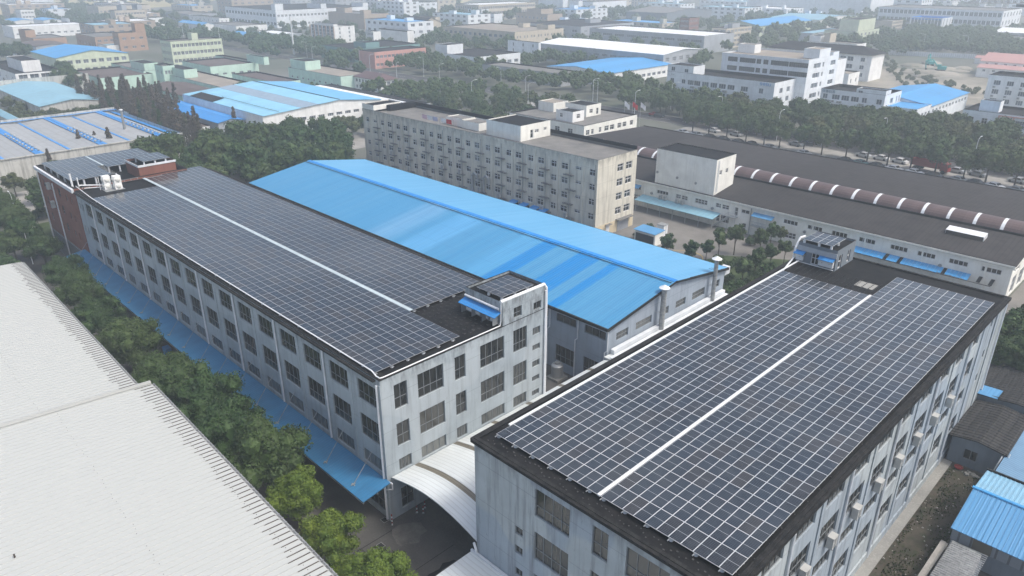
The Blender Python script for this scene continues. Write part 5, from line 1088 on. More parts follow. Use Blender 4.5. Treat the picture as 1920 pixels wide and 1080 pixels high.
# hip roofed white block and neighbours
a = G(1636, 103, 12); R7 = building('white_gallery_block', 'white block with dark hipped roof and open galleries behind the tall white block', 'office block', a.x - 52, a.x, a.y, a.y + 15, 12, 'white_wall2', 'roof_dark2', grid(a.x - 50, a.x - 8, 12, 2.8, [8.6, 5.2, 1.8], 2.0, FAR) + [(a.x - 5, a.x - 3, zz, zz + 1.8, FAR) for zz in (8.6, 5.2, 1.8)], [], roof='hip', rise=2.8, over=.5); BX.append((a.x - 52, a.x, a.y, a.y + 15, 12))
reg(far('low white annex with sandy roof in front of the dark hipped roof', sv(4, 345, 665), sv(4, 150, 640), sv(4, 425, 640), 6, 'white_wall2', 'roof_sand', None, (2, 1, 1.2, 1.8)))
reg(far('long white building with cluttered roof and pipes behind the hipped-roof block', sv(4, 415, 400), sv(4, -40, 370), sv(4, 430, 380), 9, 'white_wall2', 'roof_grey', (8, 2, 2.4, 1.3), None, tops=((.02, .25, .1, .9, 3, 'white_wall2'), (.3, .42, .2, .8, 4.5, 'sandy'))))
reg(far('cream five-storey block with many small side windows', sv(4, 740, 190), sv(4, 610, 180), sv(4, 885, 180), 15, 'sandy', 'roof_grey', None, (14, 4, 1.6, 1.5), base=sv(4, 730, 320)))
reg(far('pale green hall with grey roof left of the cream five-storey block', sv(4, 410, 285), sv(4, 150, 265), sv(4, 625, 255), 8, 'pale_green', 'roof_sand', None, (6, 2, 3, 1.6), tops=((.3, .9, .2, .9, 7, 'pale_green'),)))
reg(far('grey building with plain white end block left of the wooded road', sv(4, 1000, 205), sv(4, 880, 195), sv(4, 1080, 195), 9, 'lgrey', 'roof_dark2', (5, 1, 1.5, 1.5), None))
reg(far('white and blue striped showroom building far right of centre', sv(4, 1190, 165), sv(4, 920, 150), sv(4, 1225, 150), 13, 'white_wall', 'blue_far', (9, 1, 3.0, 8.5), (3, 1, 2, 8.5), cap='blue_cap', par=1.6))
R8 = reg(far('white five-storey block with thin red bands standing above the wood', sv(4, 1545, 165), sv(4, 1365, 150), sv(4, 1685, 145), 19, 'white_wall', 'roof_grey', (5, 4, 1.4, 2.2), (16, 4, 1.6, 1.8), tops=((0, .75, 0, .3, 4.5, 'white_wall'),), cap='red', base=sv(4, 1515, 305)))
x0, x1, y0, y1, z = BX[-1]; b = MB(); b.box(x0 - .05, x1 + .05, y0 - .1, y0 - .02, z - 1.2, z - .3); b.box(x1 + .02, x1 + .1, y0, y1, z - 1.2, z - .3); b.box(x0 - .05, x1 + .05, y0 - .1, y0 - .02, z * .42, z * .45); b.build('red_band', M['red_roof'], R8)
reg(far('low white-roofed hall right of the red-banded block', sv(4, 2000, 305), sv(4, 1640, 290), None, 7, 'lgrey', 'white_far', None, None, roof='gx', rise=2, depth=40))
reg(far('low grey warehouse with pale skylight bands in front of the white-roofed hall', sv(4, 2000, 360), sv(4, 1400, 330), None, 6, 'lgrey', 'roof_grey', None, None, depth=30))
reg(far('very long pale building with big square windows far behind the wooded road', sv(4, 1740, 100), sv(4, 720, 50), sv(4, 1900, 75), 18, 'white_wall', 'roof_grey', (28, 3, 4.5, 3), (6, 3, 3, 3)))
reg(far('huge pale tower-like office block, its striped front cut by the top edge', sv(4, 555, -40), sv(3, 1060, -60), sv(4, 725, -55), 34, 'white_wall', 'roof_grey', (46, 1, 1.4, 24), (16, 1, 1.4, 26), base=sv(4, 555, 160)))
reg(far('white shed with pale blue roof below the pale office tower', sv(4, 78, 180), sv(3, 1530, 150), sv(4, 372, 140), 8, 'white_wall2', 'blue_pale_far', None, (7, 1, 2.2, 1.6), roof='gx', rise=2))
reg(far('long blue roofed hall with pale side wall and small windows', sv(3, 1370, 235), sv(3, 1200, 195), sv(3, 1855, 185), 7.5, 'pale_green', 'blue_far', None, (12, 1, 2.6, 2), roof='gy', rise=3, roofmats=['blue_far', 'blue_far']))
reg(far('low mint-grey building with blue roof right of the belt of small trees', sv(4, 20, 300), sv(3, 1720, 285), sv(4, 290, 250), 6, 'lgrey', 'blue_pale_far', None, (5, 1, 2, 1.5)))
# dark brick pair
reg(far('dark grey factory hall with striped skylights at top centre-right', sv(3, 530, 120), sv(3, 190, 100), sv(3, 1050, 95), 10, 'grey_wall', 'roof_grey', (8, 1, 2, 2), (10, 1, 3, 1.5), roof='gx', rise=3))
reg(far('dark brick block with pale speckled end wall', sv(3, 735, 165), sv(3, 530, 170), sv(3, 870, 160), 14, 'brick', 'roof_dark2', (9, 4, 1.2, 1.5), (7, 4, 1.2, 1.5)))
reg(far('small teal-grey low workshop left of the dark brick block', sv(3, 540, 205), sv(3, 320, 165), sv(3, 560, 200), 6, 'grey_wall', 'roof_grey', None, None))
R9 = reg(far('sand-coloured four-storey office with long ribbon windows', sv(3, 1070, 258), sv(3, 885, 255), sv(3, 1365, 238), 13.5, 'sandy', 'roof_grey', (2, 4, 6, 1.6), (7, 4, 5.2, 1.5), tops=((.7, 1, .2, .5, 2.5, 'lgrey'), (.3, .6, .3, .6, 1.5, 'white_wall2')), style=WL, base=sv(3, 1065, 440)))
reg(far('long grey building with two bands of dark louvres and a white roof', sv(3, 870, 325), sv(2, 1610, 255), sv(3, 1000, 285), 10.5, 'lgrey', 'white_far', (9, 2, 9, 1.5), None, style=WL))
reg(far('big hall with white vaulted roof in front of the louvred grey building', sv(3, 500, 495), sv(2, 1215, 385), sv(3, 880, 445), 9.2, 'lgrey', 'white_far', (15, 2, 4, 1.2), (6, 2, 3, 2), roof='gx', rise=1.6, style=WL))
reg(far('white three-storey stair block at the left end of the white vaulted hall', sv(2, 1200, 385), sv(2, 1070, 345), sv(2, 1240, 385), 10.5, 'white_wall', 'roof_grey', (3, 3, 1.2, 1.8), None))
reg(far('blue low-pitched hall beside the car park wood', sv(3, 0, 665), sv(2, 1260, 600), sv(3, 520, 570), 5.5, 'white_wall2', 'blue_far', None, (12, 1, 2.6, 1.4), roof='gy', rise=1.6, roofmats=['blue_far', 'blue_far']))
reg(far('narrow flat-roofed grey strip building in front of the blue low-pitched hall', sv(2, 1400, 668), sv(2, 830, 560), sv(2, 1560, 640), 5.5, 'lgrey', 'roof_grey', None, (3, 1, 1.6, 1)))
reg(far('beige two-storey factory with bright end wall and window pairs', sv(2, 985, 290), sv(2, 280, 240), sv(2, 1448, 255), 10.8, 'sandy', 'roof_sand', (14, 2, 2.8, 1.9), (7, 2, 1.2, 1.6, 2.6), tops=((.55, .62, .75, .9, 2, 'sandy'), (.8, .95, .75, .9, 2.2, 'sandy'))))
reg(far('long dark-roofed grey factory behind the beige two-storey factory', sv(2, 1580, 240), sv(2, 1130, 200), sv(3, 310, 205), 10.5, 'lgrey', 'roof_dark2', (5, 2, 4.5, 1.6), (6, 2, 3, 1.5), tops=((.5, .6, .6, .8, 2, 'lgrey'),)))
reg(far('tan three-storey office with raised middle above the dark roofs', sv(2, 1280, 130), sv(2, 965, 115), sv(2, 1390, 120), 11, 'tan', 'roof_grey', (8, 2, 2, 1.6), (1, 1, .8, 2.5), tops=((.3, .75, .1, .9, 3.6, 'tan'),)))
reg(far('pale grey five-storey dormitory with blank white end', sv(2, 685, 85), sv(2, 235, 95), sv(2, 690, 78), 15, 'white_wall', 'roof_grey', (14, 4, 1.8, 1.7), None, depth=None, base=sv(2, 600, 205)))
reg(far('small white annex right of the pale five-storey dormitory', sv(2, 800, 125), sv(2, 690, 120), sv(2, 865, 120), 10, 'white_wall', 'roof_dark2', (5, 2, 1.5, 1.5), (1, 1, 1, 1)))
reg(far('long pale factory with regular windows below the top edge', sv(2, 660, 45), sv(2, 310, 40), sv(2, 1200, 22), 15, 'sandy', 'white_far', (10, 3, 2, 2), (26, 3, 3, 2.2)))
reg(far('white low building with grey roof and box tower among the central trees', sv(2, 640, 515), sv(2, 175, 480), sv(2, 1020, 470), 6.5, 'white_wall', 'roof_dark2', (5, 1, 2, 1.6), (6, 1, 3, 1.6), tops=((0, .3, 0, .35, 4.2, 'white_wall'),)))
reg(far('cream gabled house with brown roof behind the pink block', sv(2, 150, 215), sv(1, 1730, 200), sv(2, 275, 200), 9, 'sandy', 'roof_dark2', (6, 2, 1.5, 1.6), (2, 2, 1.2, 1.6), roof='gx', rise=4))
reg(far('beige box building behind the cream gabled house', sv(2, 270, 155), sv(2, 25, 150), sv(2, 388, 158), 11, 'sandy', 'roof_grey', None, (3, 2, 1.2, 1.5)))
# left of centre
reg(far('pink two-storey block with white windows', sv(1, 1545, 470), sv(1, 1470, 445), sv(2, 165, 425), 8.5, 'pink', 'roof_dark2', None, (13, 2, 1.9, 1.5), group=None))
reg(far('teal low factory with dark roof behind the pink block', sv(1, 1360, 445), sv(1, 1125, 400), sv(2, 60, 385), 7, 'teal', 'roof_dark2', (4, 1, 2, 1.2), (9, 1, 2, 1.2), tops=((.6, .95, .2, .4, 2.6, 'teal'),)))
reg(far('white five-storey dormitory with orange balconies on one side', sv(1, 1180, 240), sv(1, 980, 218), sv(1, 1360, 228), 16, 'white_wall2', 'roof_grey', (6, 5, 3.2, 2.0), (2, 4, 1.2, 1.6), tops=((.1, .9, .1, .3, 1, 'white_wall2'),), base=sv(1, 1180, 395)))
x0, x1, y0, y1, z = BX[-1]; rt = [o for o in bpy.data.objects if o.get('label', '').startswith('white five-storey dormitory')][0]; b = MB()
for i in range(7): b.box(x0 + (x1 - x0) * i / 6 - .2, x0 + (x1 - x0) * i / 6 + .2, y0 - .5, y0 - .02, 0, z)
b.build('orange_balcony_piers', M['orange'], rt)
reg(far('white low dormitory wing with orange balconies beside the taller one', sv(1, 1535, 285), sv(1, 1365, 285), sv(1, 1700, 290), 9, 'white_wall2', 'white_far', (5, 3, 3, 1.6), (2, 1, 1, 1.4)))
reg(far('white three-storey house row right of the dormitories', sv(1, 1900, 275), sv(1, 1660, 250), sv(2, 130, 290), 9, 'white_wall2', 'roof_dark2', (8, 2, 1.3, 1.4), None))
reg(far('tan office building with tall dark bays and a blank tan end', sv(1, 1450, 130), sv(1, 1135, 105), sv(1, 1665, 118), 12.3, 'tan', 'roof_grey', (12, 1, 2.6, 8.5), None, tops=((.1, .35, .2, .5, 3.5, 'tan'), (.9, 1, 0, .3, 3, 'tan')), base=sv(1, 1455, 265)))
reg(far('very long white factory with tower stair and dark roof near the top edge', sv(1, 655, 95), sv(1, 140, 60), sv(1, 1670, 70), 14, 'white_wall', 'roof_dark2', (16, 2, 4.5, 2.4), (26, 2, 2.2, 1.8), tops=((.93, 1, 0, .08, 5, 'white_wall'), (.7, .95, .5, .56, 3.5, 'white_wall'), (.8, 1, .94, 1, 3, 'white_wall')), base=sv(1, 680, 255)))
reg(far('white low building with round roof corner left of the long white factory', sv(1, 145, 165), sv(0, 1410, 150), sv(1, 230, 160), 8, 'white_wall2', 'roof_grey', (7, 2, 2, 1.5), (2, 2, 1, 1.4)))
reg(far('white shed with blue roof in front of the white low building', sv(0, 1820, 225), sv(0, 1570, 200), sv(1, 60, 215), 6, 'white_wall2', 'blue_far', (5, 1, 2, 1.4), None, roof='gx', rise=1.5))
reg(far('thin-windowed white canteen with grey roof', sv(1, 300, 235), sv(1, 100, 205), sv(1, 540, 215), 5.5, 'white_wall2', 'roof_grey', None, (9, 1, 1, .9)))
reg(far('bright blue low roof among trees above the pale green block', sv(1, 420, 330), sv(1, 240, 300), sv(1, 590, 310), 4.5, 'mint', 'blue_far', None, None, roof='gx', rise=1.2))
reg(far('pale green-white flat roof right of the bright blue low roof', sv(1, 700, 310), sv(1, 500, 275), sv(1, 880, 295), 5, 'lgrey', 'white_far', None, None))
reg(far('white low office partly hidden by trees before the orange-balcony dormitory', sv(1, 1000, 390), sv(1, 660, 360), sv(1, 1115, 400), 4.5, 'white_wall2', 'white_far', (6, 1, 2, 1.2), None))
reg(far('pale green three-storey block with vertical ribs', sv(0, 1530, 375), sv(0, 1275, 370), sv(1, 405, 378), 12.3, 'pale_green', 'roof_grey', (9, 3, 1.6, 1.9), (13, 3, 1.9, 1.8), tops=((.2, .6, .5, .62, 3, 'pale_green'),), base=sv(0, 1555, 590)))
reg(far('pale green hall with bright blue gable roof at the left', sv(0, 500, 525), sv(0, 265, 465), sv(0, 1205, 488), 8.5, 'pale_green', 'blue_far', (7, 1, 1.6, 2), (9, 2, 2.4, 1.8), roof='gx', rise=2.6, roofmats=['blue_far', 'blue_far']))
reg(far('white block with dark sunken roof and tall windows at the left edge', sv(0, 135, 665), sv(0, -150, 560), sv(0, 500, 610), 9.5, 'white_wall2', 'roof_dark2', (5, 2, 2, 1.8), (4, 2, 4, 3), tops=((.3, .75, .35, .75, 3.2, 'white_wall2'),), par=1.2))
reg(far('small white house at the far left edge', sv(0, 130, 425), sv(0, -60, 400), sv(0, 155, 420), 7, 'white_wall2', 'roof_dark2', (4, 2, 1.6, 1.5), None))
# mint works
reg(far('mint green hall with brown roof, the left one of the mint works', sv(0, 900, 705), sv(0, 635, 635), sv(0, 1450, 680), 5.5, 'mint', 'roof_brown', (5, 1, 1.5, .8), None))
reg(far('mint green office wing with square tower in the mint works', sv(0, 1290, 640), sv(0, 1095, 560), sv(0, 1500, 600), 6.0, 'mint', 'roof_grey', (6, 1, 1.4, .9), None, tops=((.6, 1, .05, .5, 3, 'mint'),)))
reg(far('mint green three-storey corner tower of the mint works', sv(0, 1460, 595), sv(0, 1370, 580), sv(0, 1635, 600), 9.5, 'mint', 'roof_grey', (2, 2, 1.3, 1.4), (3, 2, 2, 1.6)))
reg(far('mint green hall with brown roof behind the office tower of the mint works', sv(0, 1890, 600), sv(0, 1620, 550), sv(1, 600, 590), 6, 'mint', 'roof_brown', (4, 1, 1.5, .8), (5, 1, 2, .9)))
reg(far('mint green office wing with tower above the second brown roof', sv(1, 430, 555), sv(1, 210, 490), sv(1, 560, 560), 6, 'mint', 'roof_brown', (6, 1, 1.4, .9), None, tops=((.9, 1.35, .05, .7, 3, 'mint'),)))
reg(far('pale mint strip office with roof house in the middle of the mint works', sv(1, 180, 790), sv(0, 1640, 640), sv(1, 470, 750), 5.5, 'mint', 'roof_sand', (10, 1, 1.3, .9), None, tops=((0, .35, .1, .5, 3, 'mint'),)))
reg(far('mint green hall with rusty brown roof nearest the central trees', sv(1, 650, 745), sv(1, 300, 660), sv(1, 935, 730), 5.5, 'mint', 'roof_brown', (8, 1, 1.4, .9), None))
reg(far('pale mint office with sandy roof and roof house beside the red-roofed house', sv(1, 1240, 690), sv(1, 825, 600), sv(1, 1400, 640), 6, 'mint', 'roof_sand', (9, 1, 1.6, .9), None, tops=((0, .3, .1, .6, 3.4, 'mint'),)))
reg(far('wide brown-roofed shed behind the russet trees', sv(0, 1640, 860), sv(0, 1190, 790), sv(0, 1900, 800), 4.5, 'mint', 'roof_brown', None, None, roof='gx', rise=1.0))
rh = reg(far('white house with maroon hipped roof beside the central trees', sv(1, 1600, 722), sv(1, 1325, 685), sv(1, 1780, 710), 7.2, 'white_wall2', 'maroon', (8, 2, 1.5, 1.4), (3, 2, 1.6, 1.4), roof='hip', rise=1.9, over=.3, base=sv(1, 1600, 850)))
reg(far('pale orange-tan factory row at the upper left', sv(0, 850, 335), sv(0, 540, 310), sv(0, 1050, 300), 8, 'orange', 'roof_grey', (6, 1, 1.6, 1.4), (5, 2, 2.4, 1.4)))
reg(far('orange-tan block with square tower at its right end', sv(0, 1060, 300), sv(0, 840, 300), sv(0, 1240, 275), 11, 'orange', 'roof_grey', (4, 2, 2, 1.5), (3, 2, 2.4, 1.5), tops=((.4, 1, .65, 1, 5, 'orange'),)))
reg(far('orange-tan low hall at the left of the orange-tan works', sv(0, 300, 350), sv(0, 200, 320), sv(0, 580, 330), 7, 'orange', 'roof_grey', None, None, tops=((0, .5, .0, .3, 4, 'orange'),)))
reg(far('low brown-roofed shed in front of the orange-tan works', sv(0, 320, 420), sv(0, 220, 380), sv(0, 640, 405), 5, 'lgrey', 'roof_brown', None, None, roof='gx', rise=1))
reg(far('pale blue roof strip right of the orange-tan works', sv(0, 960, 410), sv(0, 850, 395), sv(0, 1240, 385), 4, 'white_wall2', 'blue_pale_far', None, None))
reg(far('long white factory with pale roof at upper left', sv(0, 110, 245), sv(0, -100, 230), sv(0, 640, 190), 8, 'white_wall2', 'white_far', (3, 1, 2, 1.4), (11, 1, 2.4, 1.2)))
reg(far('white stair block at the end of the long white factory', sv(0, 620, 165), sv(0, 520, 155), sv(0, 690, 175), 11, 'white_wall2', 'roof_grey', (2, 2, 1.4, 1.2), None))
reg(far('left blue roof beyond the long white factory', sv(0, 130, 190), sv(0, 10, 175), sv(0, 270, 178), 6, 'white_wall2', 'blue_far', None, None, roof='gx', rise=1))
reg(far('right blue roof beyond the long white factory', sv(0, 390, 185), sv(0, 285, 170), sv(0, 510, 172), 6, 'white_wall2', 'blue_far', None, None, roof='gx', rise=1))
reg(far('white villa block among trees at far upper left', sv(0, 180, 90), sv(0, 60, 85), sv(0, 300, 85), 12, 'white_wall2', 'roof_grey', (4, 2, 2, 1.5), (4, 3, 2, 1.5)))
reg(far('cream school building with long balconies at upper left', sv(0, 1030, 95), sv(0, 970, 90), sv(0, 1360, 90), 14, 'sandy', 'roof_grey', (2, 3, 2, 1.5), (10, 3, 5, 1.6), tops=((0, 1, .25, .4, 4, 'lgrey'), (0, 1, .75, .9, 4, 'lgrey'))))
reg(far('pale long block behind the cream school', sv(0, 880, 60), sv(0, 720, 50), sv(0, 1250, 35), 14, 'sandy', 'roof_grey', (6, 2, 2, 1.5), (14, 2, 2, 1.5)))
reg(far('grey and white low factory at upper left of the long white factory', sv(0, 1160, 170), sv(0, 1130, 160), sv(0, 1420, 150), 7, 'white_wall2', 'roof_dark2', None, (6, 1, 2, 1.4)))
reg(far('distant pale row under the top edge at left', sv(0, 1700, 130), sv(0, 1530, 100), sv(1, 140, 120), 7, 'lgrey', 'roof_grey', None, (7, 1, 3, 2)))
# green-glass block top centre
for i, (a, b_, c_, wm, F_, S_) in enumerate(((sv(2, 1420, -40), sv(2, 1250, -50), sv(2, 1510, -40), 'white_wall', (6, 1, 2, 18), None), (sv(2, 1560, 10), sv(2, 1510, 5), sv(2, 1640, 10), 'white_wall', None, (2, 1, 3, 14)), (sv(2, 1690, 20), sv(2, 1640, 10), sv(3, 180, 5), 'white_wall', None, (5, 1, 1.6, 14)), (sv(3, 370, -5), sv(3, 190, -10), sv(3, 435, -8), 'sandy', (6, 4, 2, 2), (3, 4, 2, 2)))):
    reg(far(['glass-fronted grey tower at the top edge', 'white slab tower with one dark slot', 'wide white block with green-tinted stripes at the top edge', 'pale grey office tower with rows of small windows at the top edge'][i], a, b_, c_, 24, wm, 'roof_grey', F_, S_, name='office_tower', cat='office tower', base=(a[0], [132, 150, 145, 90][i] / 4.8)))
# far skyline rows
rr = random.Random(21)
adj = ['pale', 'grey', 'white', 'cream', 'sandy', 'tan']; things = ['factory', 'warehouse', 'office', 'dormitory']
pend = []
for i in range(230):
    px_ = rr.uniform(-40, 1960); py_ = rr.uniform(-50, 72) if px_ > 420 else rr.uniform(-50, 52); z = rr.choice((6, 8, 9, 11, 14)) if py_ > 10 else rr.choice((9, 11, 14, 18))
    a = G(px_, py_, z); w_ = rr.uniform(24, 70); d_ = rr.uniform(18, 50); bx = (a.x - w_, a.x, a.y, a.y + d_)
    if any(bx[0] < q[1] + 4 and bx[1] > q[0] - 4 and bx[2] < q[3] + 4 and bx[3] > q[2] - 4 for q in BX): continue
    if a.length > 2600 or (px_ > 1620 and py_ > 35) or (-2000 < a.x < -950 and 200 < a.y < 560 and rr.random() < .7): continue
    wm, nm = rr.choice((('white_wall', 'white'), ('white_wall2', 'bright white'), ('lgrey', 'light grey'), ('sandy', 'cream'), ('white_wall', 'bluish white'), ('tan', 'tan')))
    rm = rr.choice(('roof_grey', 'white_far', 'roof_grey', 'blue_far', 'blue_pale_far')); side = 'left' if px_ < 640 else 'middle' if px_ < 1280 else 'right'
    rmn = {'roof_grey': 'grey', 'white_far': 'white', 'blue_far': 'blue', 'blue_pale_far': 'pale blue'}[rm]
    pend.append([nm, rmn, side, a.length, px_, (bx, z, wm, rm, w_, d_)]); BX.append((*bx, z))
for side in ('left', 'middle', 'right'):
  rq = random.Random(5)
  grp = sorted([p for p in pend if p[2] == side], key=lambda p: p[4]); seen = {}
  for nm, rmn, _, ln, px_, (bx, z, wm, rm, w_, d_) in grp:
    k_ = (nm, rmn); tot = sum(1 for p in grp if (p[0], p[1]) == k_); seen[k_] = seen.get(k_, 0) + 1
    lb = 'hazy %s skyline block with %s roof, %s third' % (nm, rmn, side) + ('' if tot == 1 else ', %s such from left' % ORD[seen[k_] - 1])
    nr = max(2, int(z / 3.6))
    db = building('distant_building', lb, 'building', *bx, z, wm, rm, grid(bx[0] + 1, bx[1] - 1, int(w_ / 7), 3.4, [z * (j + .35) / nr for j in range(nr)], 1.8, FAR), grid(bx[2] + 1, bx[3] - 1, int(d_ / 7), 3.4, [z * (j + .35) / nr for j in range(nr)], 1.8, FAR), par=.5, cnt=[0])
    for u in (rq.uniform(.1, .4), rq.uniform(.55, .85)):
        xa = bx[0] + w_ * u; ya = bx[2] + d_ * rq.uniform(.2, .6); pbox('roof_house', db, xa, xa + rq.uniform(3, 7), ya, ya + rq.uniform(3, 6), z - .45, z + rq.uniform(1.4, 3.2), wm)
# ---------------------------------------------------------------- left: big grey-and-blue roof, pale blue roof, striped hall
a = G(0, 299, 7); c = G(314, 243, 7)
L0 = empty('striped_roof_warehouse', (-270, 75, 0), 'stained white warehouse whose grey roof is banded with bright blue strips', 'warehouse')
X1 = G(150, 278, 7.0).x; Y0, Y1 = 8.0, G(314, 243, 7).y + 1; X0 = G(205, 206, 7).x
mb = MB(); add_wall(mb, 'S', X1, Y0, Y1, 0, 7, [(60, 64, 2, 3.6, WC), (75, 79, 2, 3.6, WC), (85, 88, 4.6, 5.6, WC)]); mb.face([(X0, Y0, 0), (X1, Y0, 0), (X1, Y0, 7), (X0, Y0, 7)]); mb.face([(X1, Y1, 0), (X0, Y1, 0), (X0, Y1, 7), (X1, Y1, 7)]); mb.face([(X0, Y1, 0), (X0, Y0, 0), (X0, Y0, 7.6), (X0, Y1, 7.6)]); mb.face([(X0 + .3, Y0, 6), (X0 + .3, Y1, 6), (X0 + .3, Y1, 7.6), (X0 + .3, Y0, 7.6)]); mb.box(X0, X0 + .3, Y0, Y1, 7.6, 7.7)
mb.box(X1, X1 + .25, Y0, Y1, 6.9, 7.15); mb.build('wall', M['stained_white'], L0); add_windows(L0, 'S', X1, [(60, 64, 2, 3.6, WC), (75, 79, 2, 3.6, WC), (85, 88, 4.6, 5.6, WC)])
g_ = MB(); bl = MB(); TURB = []
ys_ = [7.3 + 7.42 * k for k in range(10)]
for i, yy in enumerate(ys_):
    wide = i % 2 == 1; up = 6.95 if wide else 6.3; nx_ = 6.3 if wide else 6.95; ye = min(yy + 7.42, Y1 - 2.2)
    g_.face([(X0 + .3, yy, up), (X1, yy, up), (X1, ye, nx_), (X0 + .3, ye, nx_)])
    m_ = .95 if wide else .32; bl.box(X0 + .4, X1 - .1, yy - m_, yy + m_, up + .02, up + .13)
    if wide:
        for k in range(17):
            for s_ in (-.62, .62): TURB.append((X0 + 2 + (k + (.3 if s_ > 0 else 0)) * (X1 - X0 - 4) / 17, yy + s_, up + .13))
        bl.box(X0 + .4, X1 - .1, yy - .04, yy + .04, up + .14, up + .2)
bl.face([(X0 + .3, Y1 - 2.2, 6.62), (X1, Y1 - 2.2, 6.62), (X1, Y1, 6.1), (X0 + .3, Y1, 6.1)]); bl.box(X0 + .3, X0 + .9, Y0, Y1, 7.0, 7.1)
for i in range(60): yy = Y0 + 1.5 * i; 
b2 = MB()
for i in range(int((Y1 - Y0) / 1.9)):
    yy = Y0 + 1.9 * i + .5
    b2.box(X0 + .5, X1 - .2, yy, yy + .08, 6.97, 7.0)
g_.build('roof_sheet', corr('faded_grey_roof', (0.30, 0.315, 0.32), (0, 1, 0), 1.9, 0.2, (0.33, 0.345, 0.35), 3.8, 0, .6, .35, (.16, .15, .14)), L0); bl.build('blue_strip', M['blue_b'], L0); k = MB(); k.cyl((0, 0, 0), (0, 0, .3), .2, n=8); k.dome((0, 0, .3), .38, .35, 8, 3); tm = k.mesh('roof_turbine', [M['galv']])
for p_ in sorted(TURB, key=lambda p: p[0] ** 2 + p[1] ** 2)[:100]: link('roof_turbine', tm, L0, Vector(p_) - org(L0))
BX.append((X0, X1, Y0, Y1, 7))
# pale blue roof behind it
a = sv(0, 170, 880); z = 6
L2 = building('pale_blue_roofed_hall', 'hall with faded pale blue roof between two lines of small trees', 'hall', G(35, 183, z).x - 34, G(*sv(0, 640, 930), z).x, G(35, 183, z).y, G(*sv(0, 960, 905), z).y, z, 'stained_white', 'blue_pale_far', [], [], roof='gx', rise=1.3)
q = L2.location; BX.append((q.x - 30, q.x + 30, q.y - 25, q.y + 25, 6))
b = MB(); x_ = G(35, 183, z).x - 34.5; b.box(x_ - .4, x_, q.y - 24, q.y + 24, 0, 8.2); b.build('end_wall', M['stained_white'], L2)
reg(far('small pale blue roof at the left edge beside the banded roof', (25, 228), (-60, 205), (34, 222), 5.5, 'stained_white', 'blue_pale_far', None, None, roof='gx', rise=.8))
r = empty('boiler_chimney', G(243, 285), 'tall thin grey chimney standing against the banded warehouse', 'chimney'); q = r.location; b = MB(); b.cyl(q, q + Vector((0, 0, 12)), .42, .34, 12); b.build('shaft', M['duct'], r); b = MB(); b.cyl(q + Vector((0, 0, 12)), q + Vector((0, 0, 12.3)), .5, n=12); b.build('rim', M['white_metal'], r)
# blue multi-bay hall
xm0, xm1 = G(*sv(1, 20, 870), 8).x, G(*sv(1, 800, 985), 8).x
H = empty('multi_blue_hall', (-230, 120, 0), 'big hall whose blue roof has grey, pale and one black sheet section', 'hall')
hy0, hy1 = G(*sv(1, 510, 1040), 8).y, G(*sv(1, 1660, 905), 8).y; hx1 = G(*sv(1, 1080, 970), 8).x; hx0 = G(*sv(1, 160, 810), 8).x
mb = MB(); S = grid(hy0 + 12, hy1 - 2, 9, 2.2, [2.2, 5.0], 1.0, WN); add_wall(mb, 'S', hx1, hy0, hy1, 0, 8, S); mb.face([(hx0, hy0, 0), (hx1, hy0, 0), (hx1, hy0, 8), (hx0, hy0, 8)]); mb.face([(hx1, hy1, 0), (hx0, hy1, 0), (hx0, hy1, 8), (hx1, hy1, 8)]); mb.face([(hx0, hy1, 0), (hx0, hy0, 0), (hx0, hy0, 8), (hx0, hy1, 8)])
ym = hy0 + (hy1 - hy0) * .62; mb.face([(hx1, hy0, 8), (hx1, hy1, 8), (hx1, ym, 9.8)]); mb.build('wall', M['white_wall2'], H); add_windows(H, 'S', hx1, S)
secs = [(0, .16, 'blue_b2'), (.16, .30, 'blue_b2'), (.30, .44, 'duct'), (.44, .62, 'blue_b2')]
def hz(t): return 8 + 1.8 * (t / .62) if t <= .62 else 8 + 1.8 * (1 - t) / .38
for (t0, t1, m_) in secs + [(.62, 1.0, 'blue_p')]:
    if m_ == 'blue_p': M.setdefault('blue_p', corr('sky_blue_sheet', (0.14, 0.42, 0.68), (1, 0, 0), 1.0, .1, None, 5, 0))
    if m_ == 'blue_b2': M.setdefault('blue_q', corr('light_sky_sheet', (0.24, 0.52, 0.70), (1, 0, 0), 1.0, .1, None, 5, 0))
    if m_ == 'duct': M.setdefault('grey_q', plain('grey_blue_sheet', (.24, .32, .40), .6))
    mm = {'blue_b2': 'blue_q', 'duct': 'grey_q', 'blue_p': 'blue_p'}[m_]
    ya, yb = hy0 + (hy1 - hy0) * t0, hy0 + (hy1 - hy0) * t1; b = MB()
    b.hexa([(hx0, ya + .05, hz(t0) + .02), (hx1 + .4, ya + .05, hz(t0) + .02), (hx1 + .4, yb - .05, hz(t1) + .02), (hx0, yb - .05, hz(t1) + .02)], [(hx0, ya + .05, hz(t0) + .12), (hx1 + .4, ya + .05, hz(t0) + .12), (hx1 + .4, yb - .05, hz(t1) + .12), (hx0, yb - .05, hz(t1) + .12)]); b.build('roof_sheet', M[mm], H)
b = MB(); ya = hy0; b.hexa([(hx0 + 6, hy0 + .1, 8.15), (hx0 + 24, hy0 + .1, 8.15), (hx0 + 22, hy0 + 5.2, 8.65), (hx0 + 4, hy0 + 5.2, 8.65)], [(hx0 + 6, hy0 + .1, 8.2), (hx0 + 24, hy0 + .1, 8.2), (hx0 + 22, hy0 + 5.2, 8.7), (hx0 + 4, hy0 + 5.2, 8.7)]); b.build('black_sheet', M['roof_dark2'], H)
b = MB(); b.box(hx0, hx1 + .3, ym - .2, ym + .2, 9.95, 10.05); b.box(hx0 + 20, hx1 + .2, hy0 + 5.3, hy0 + 5.5, 8.75, 8.8); b.build('gutter', M['cap_dark'], H); BX.append((hx0, hx1, hy0, hy1, 8))
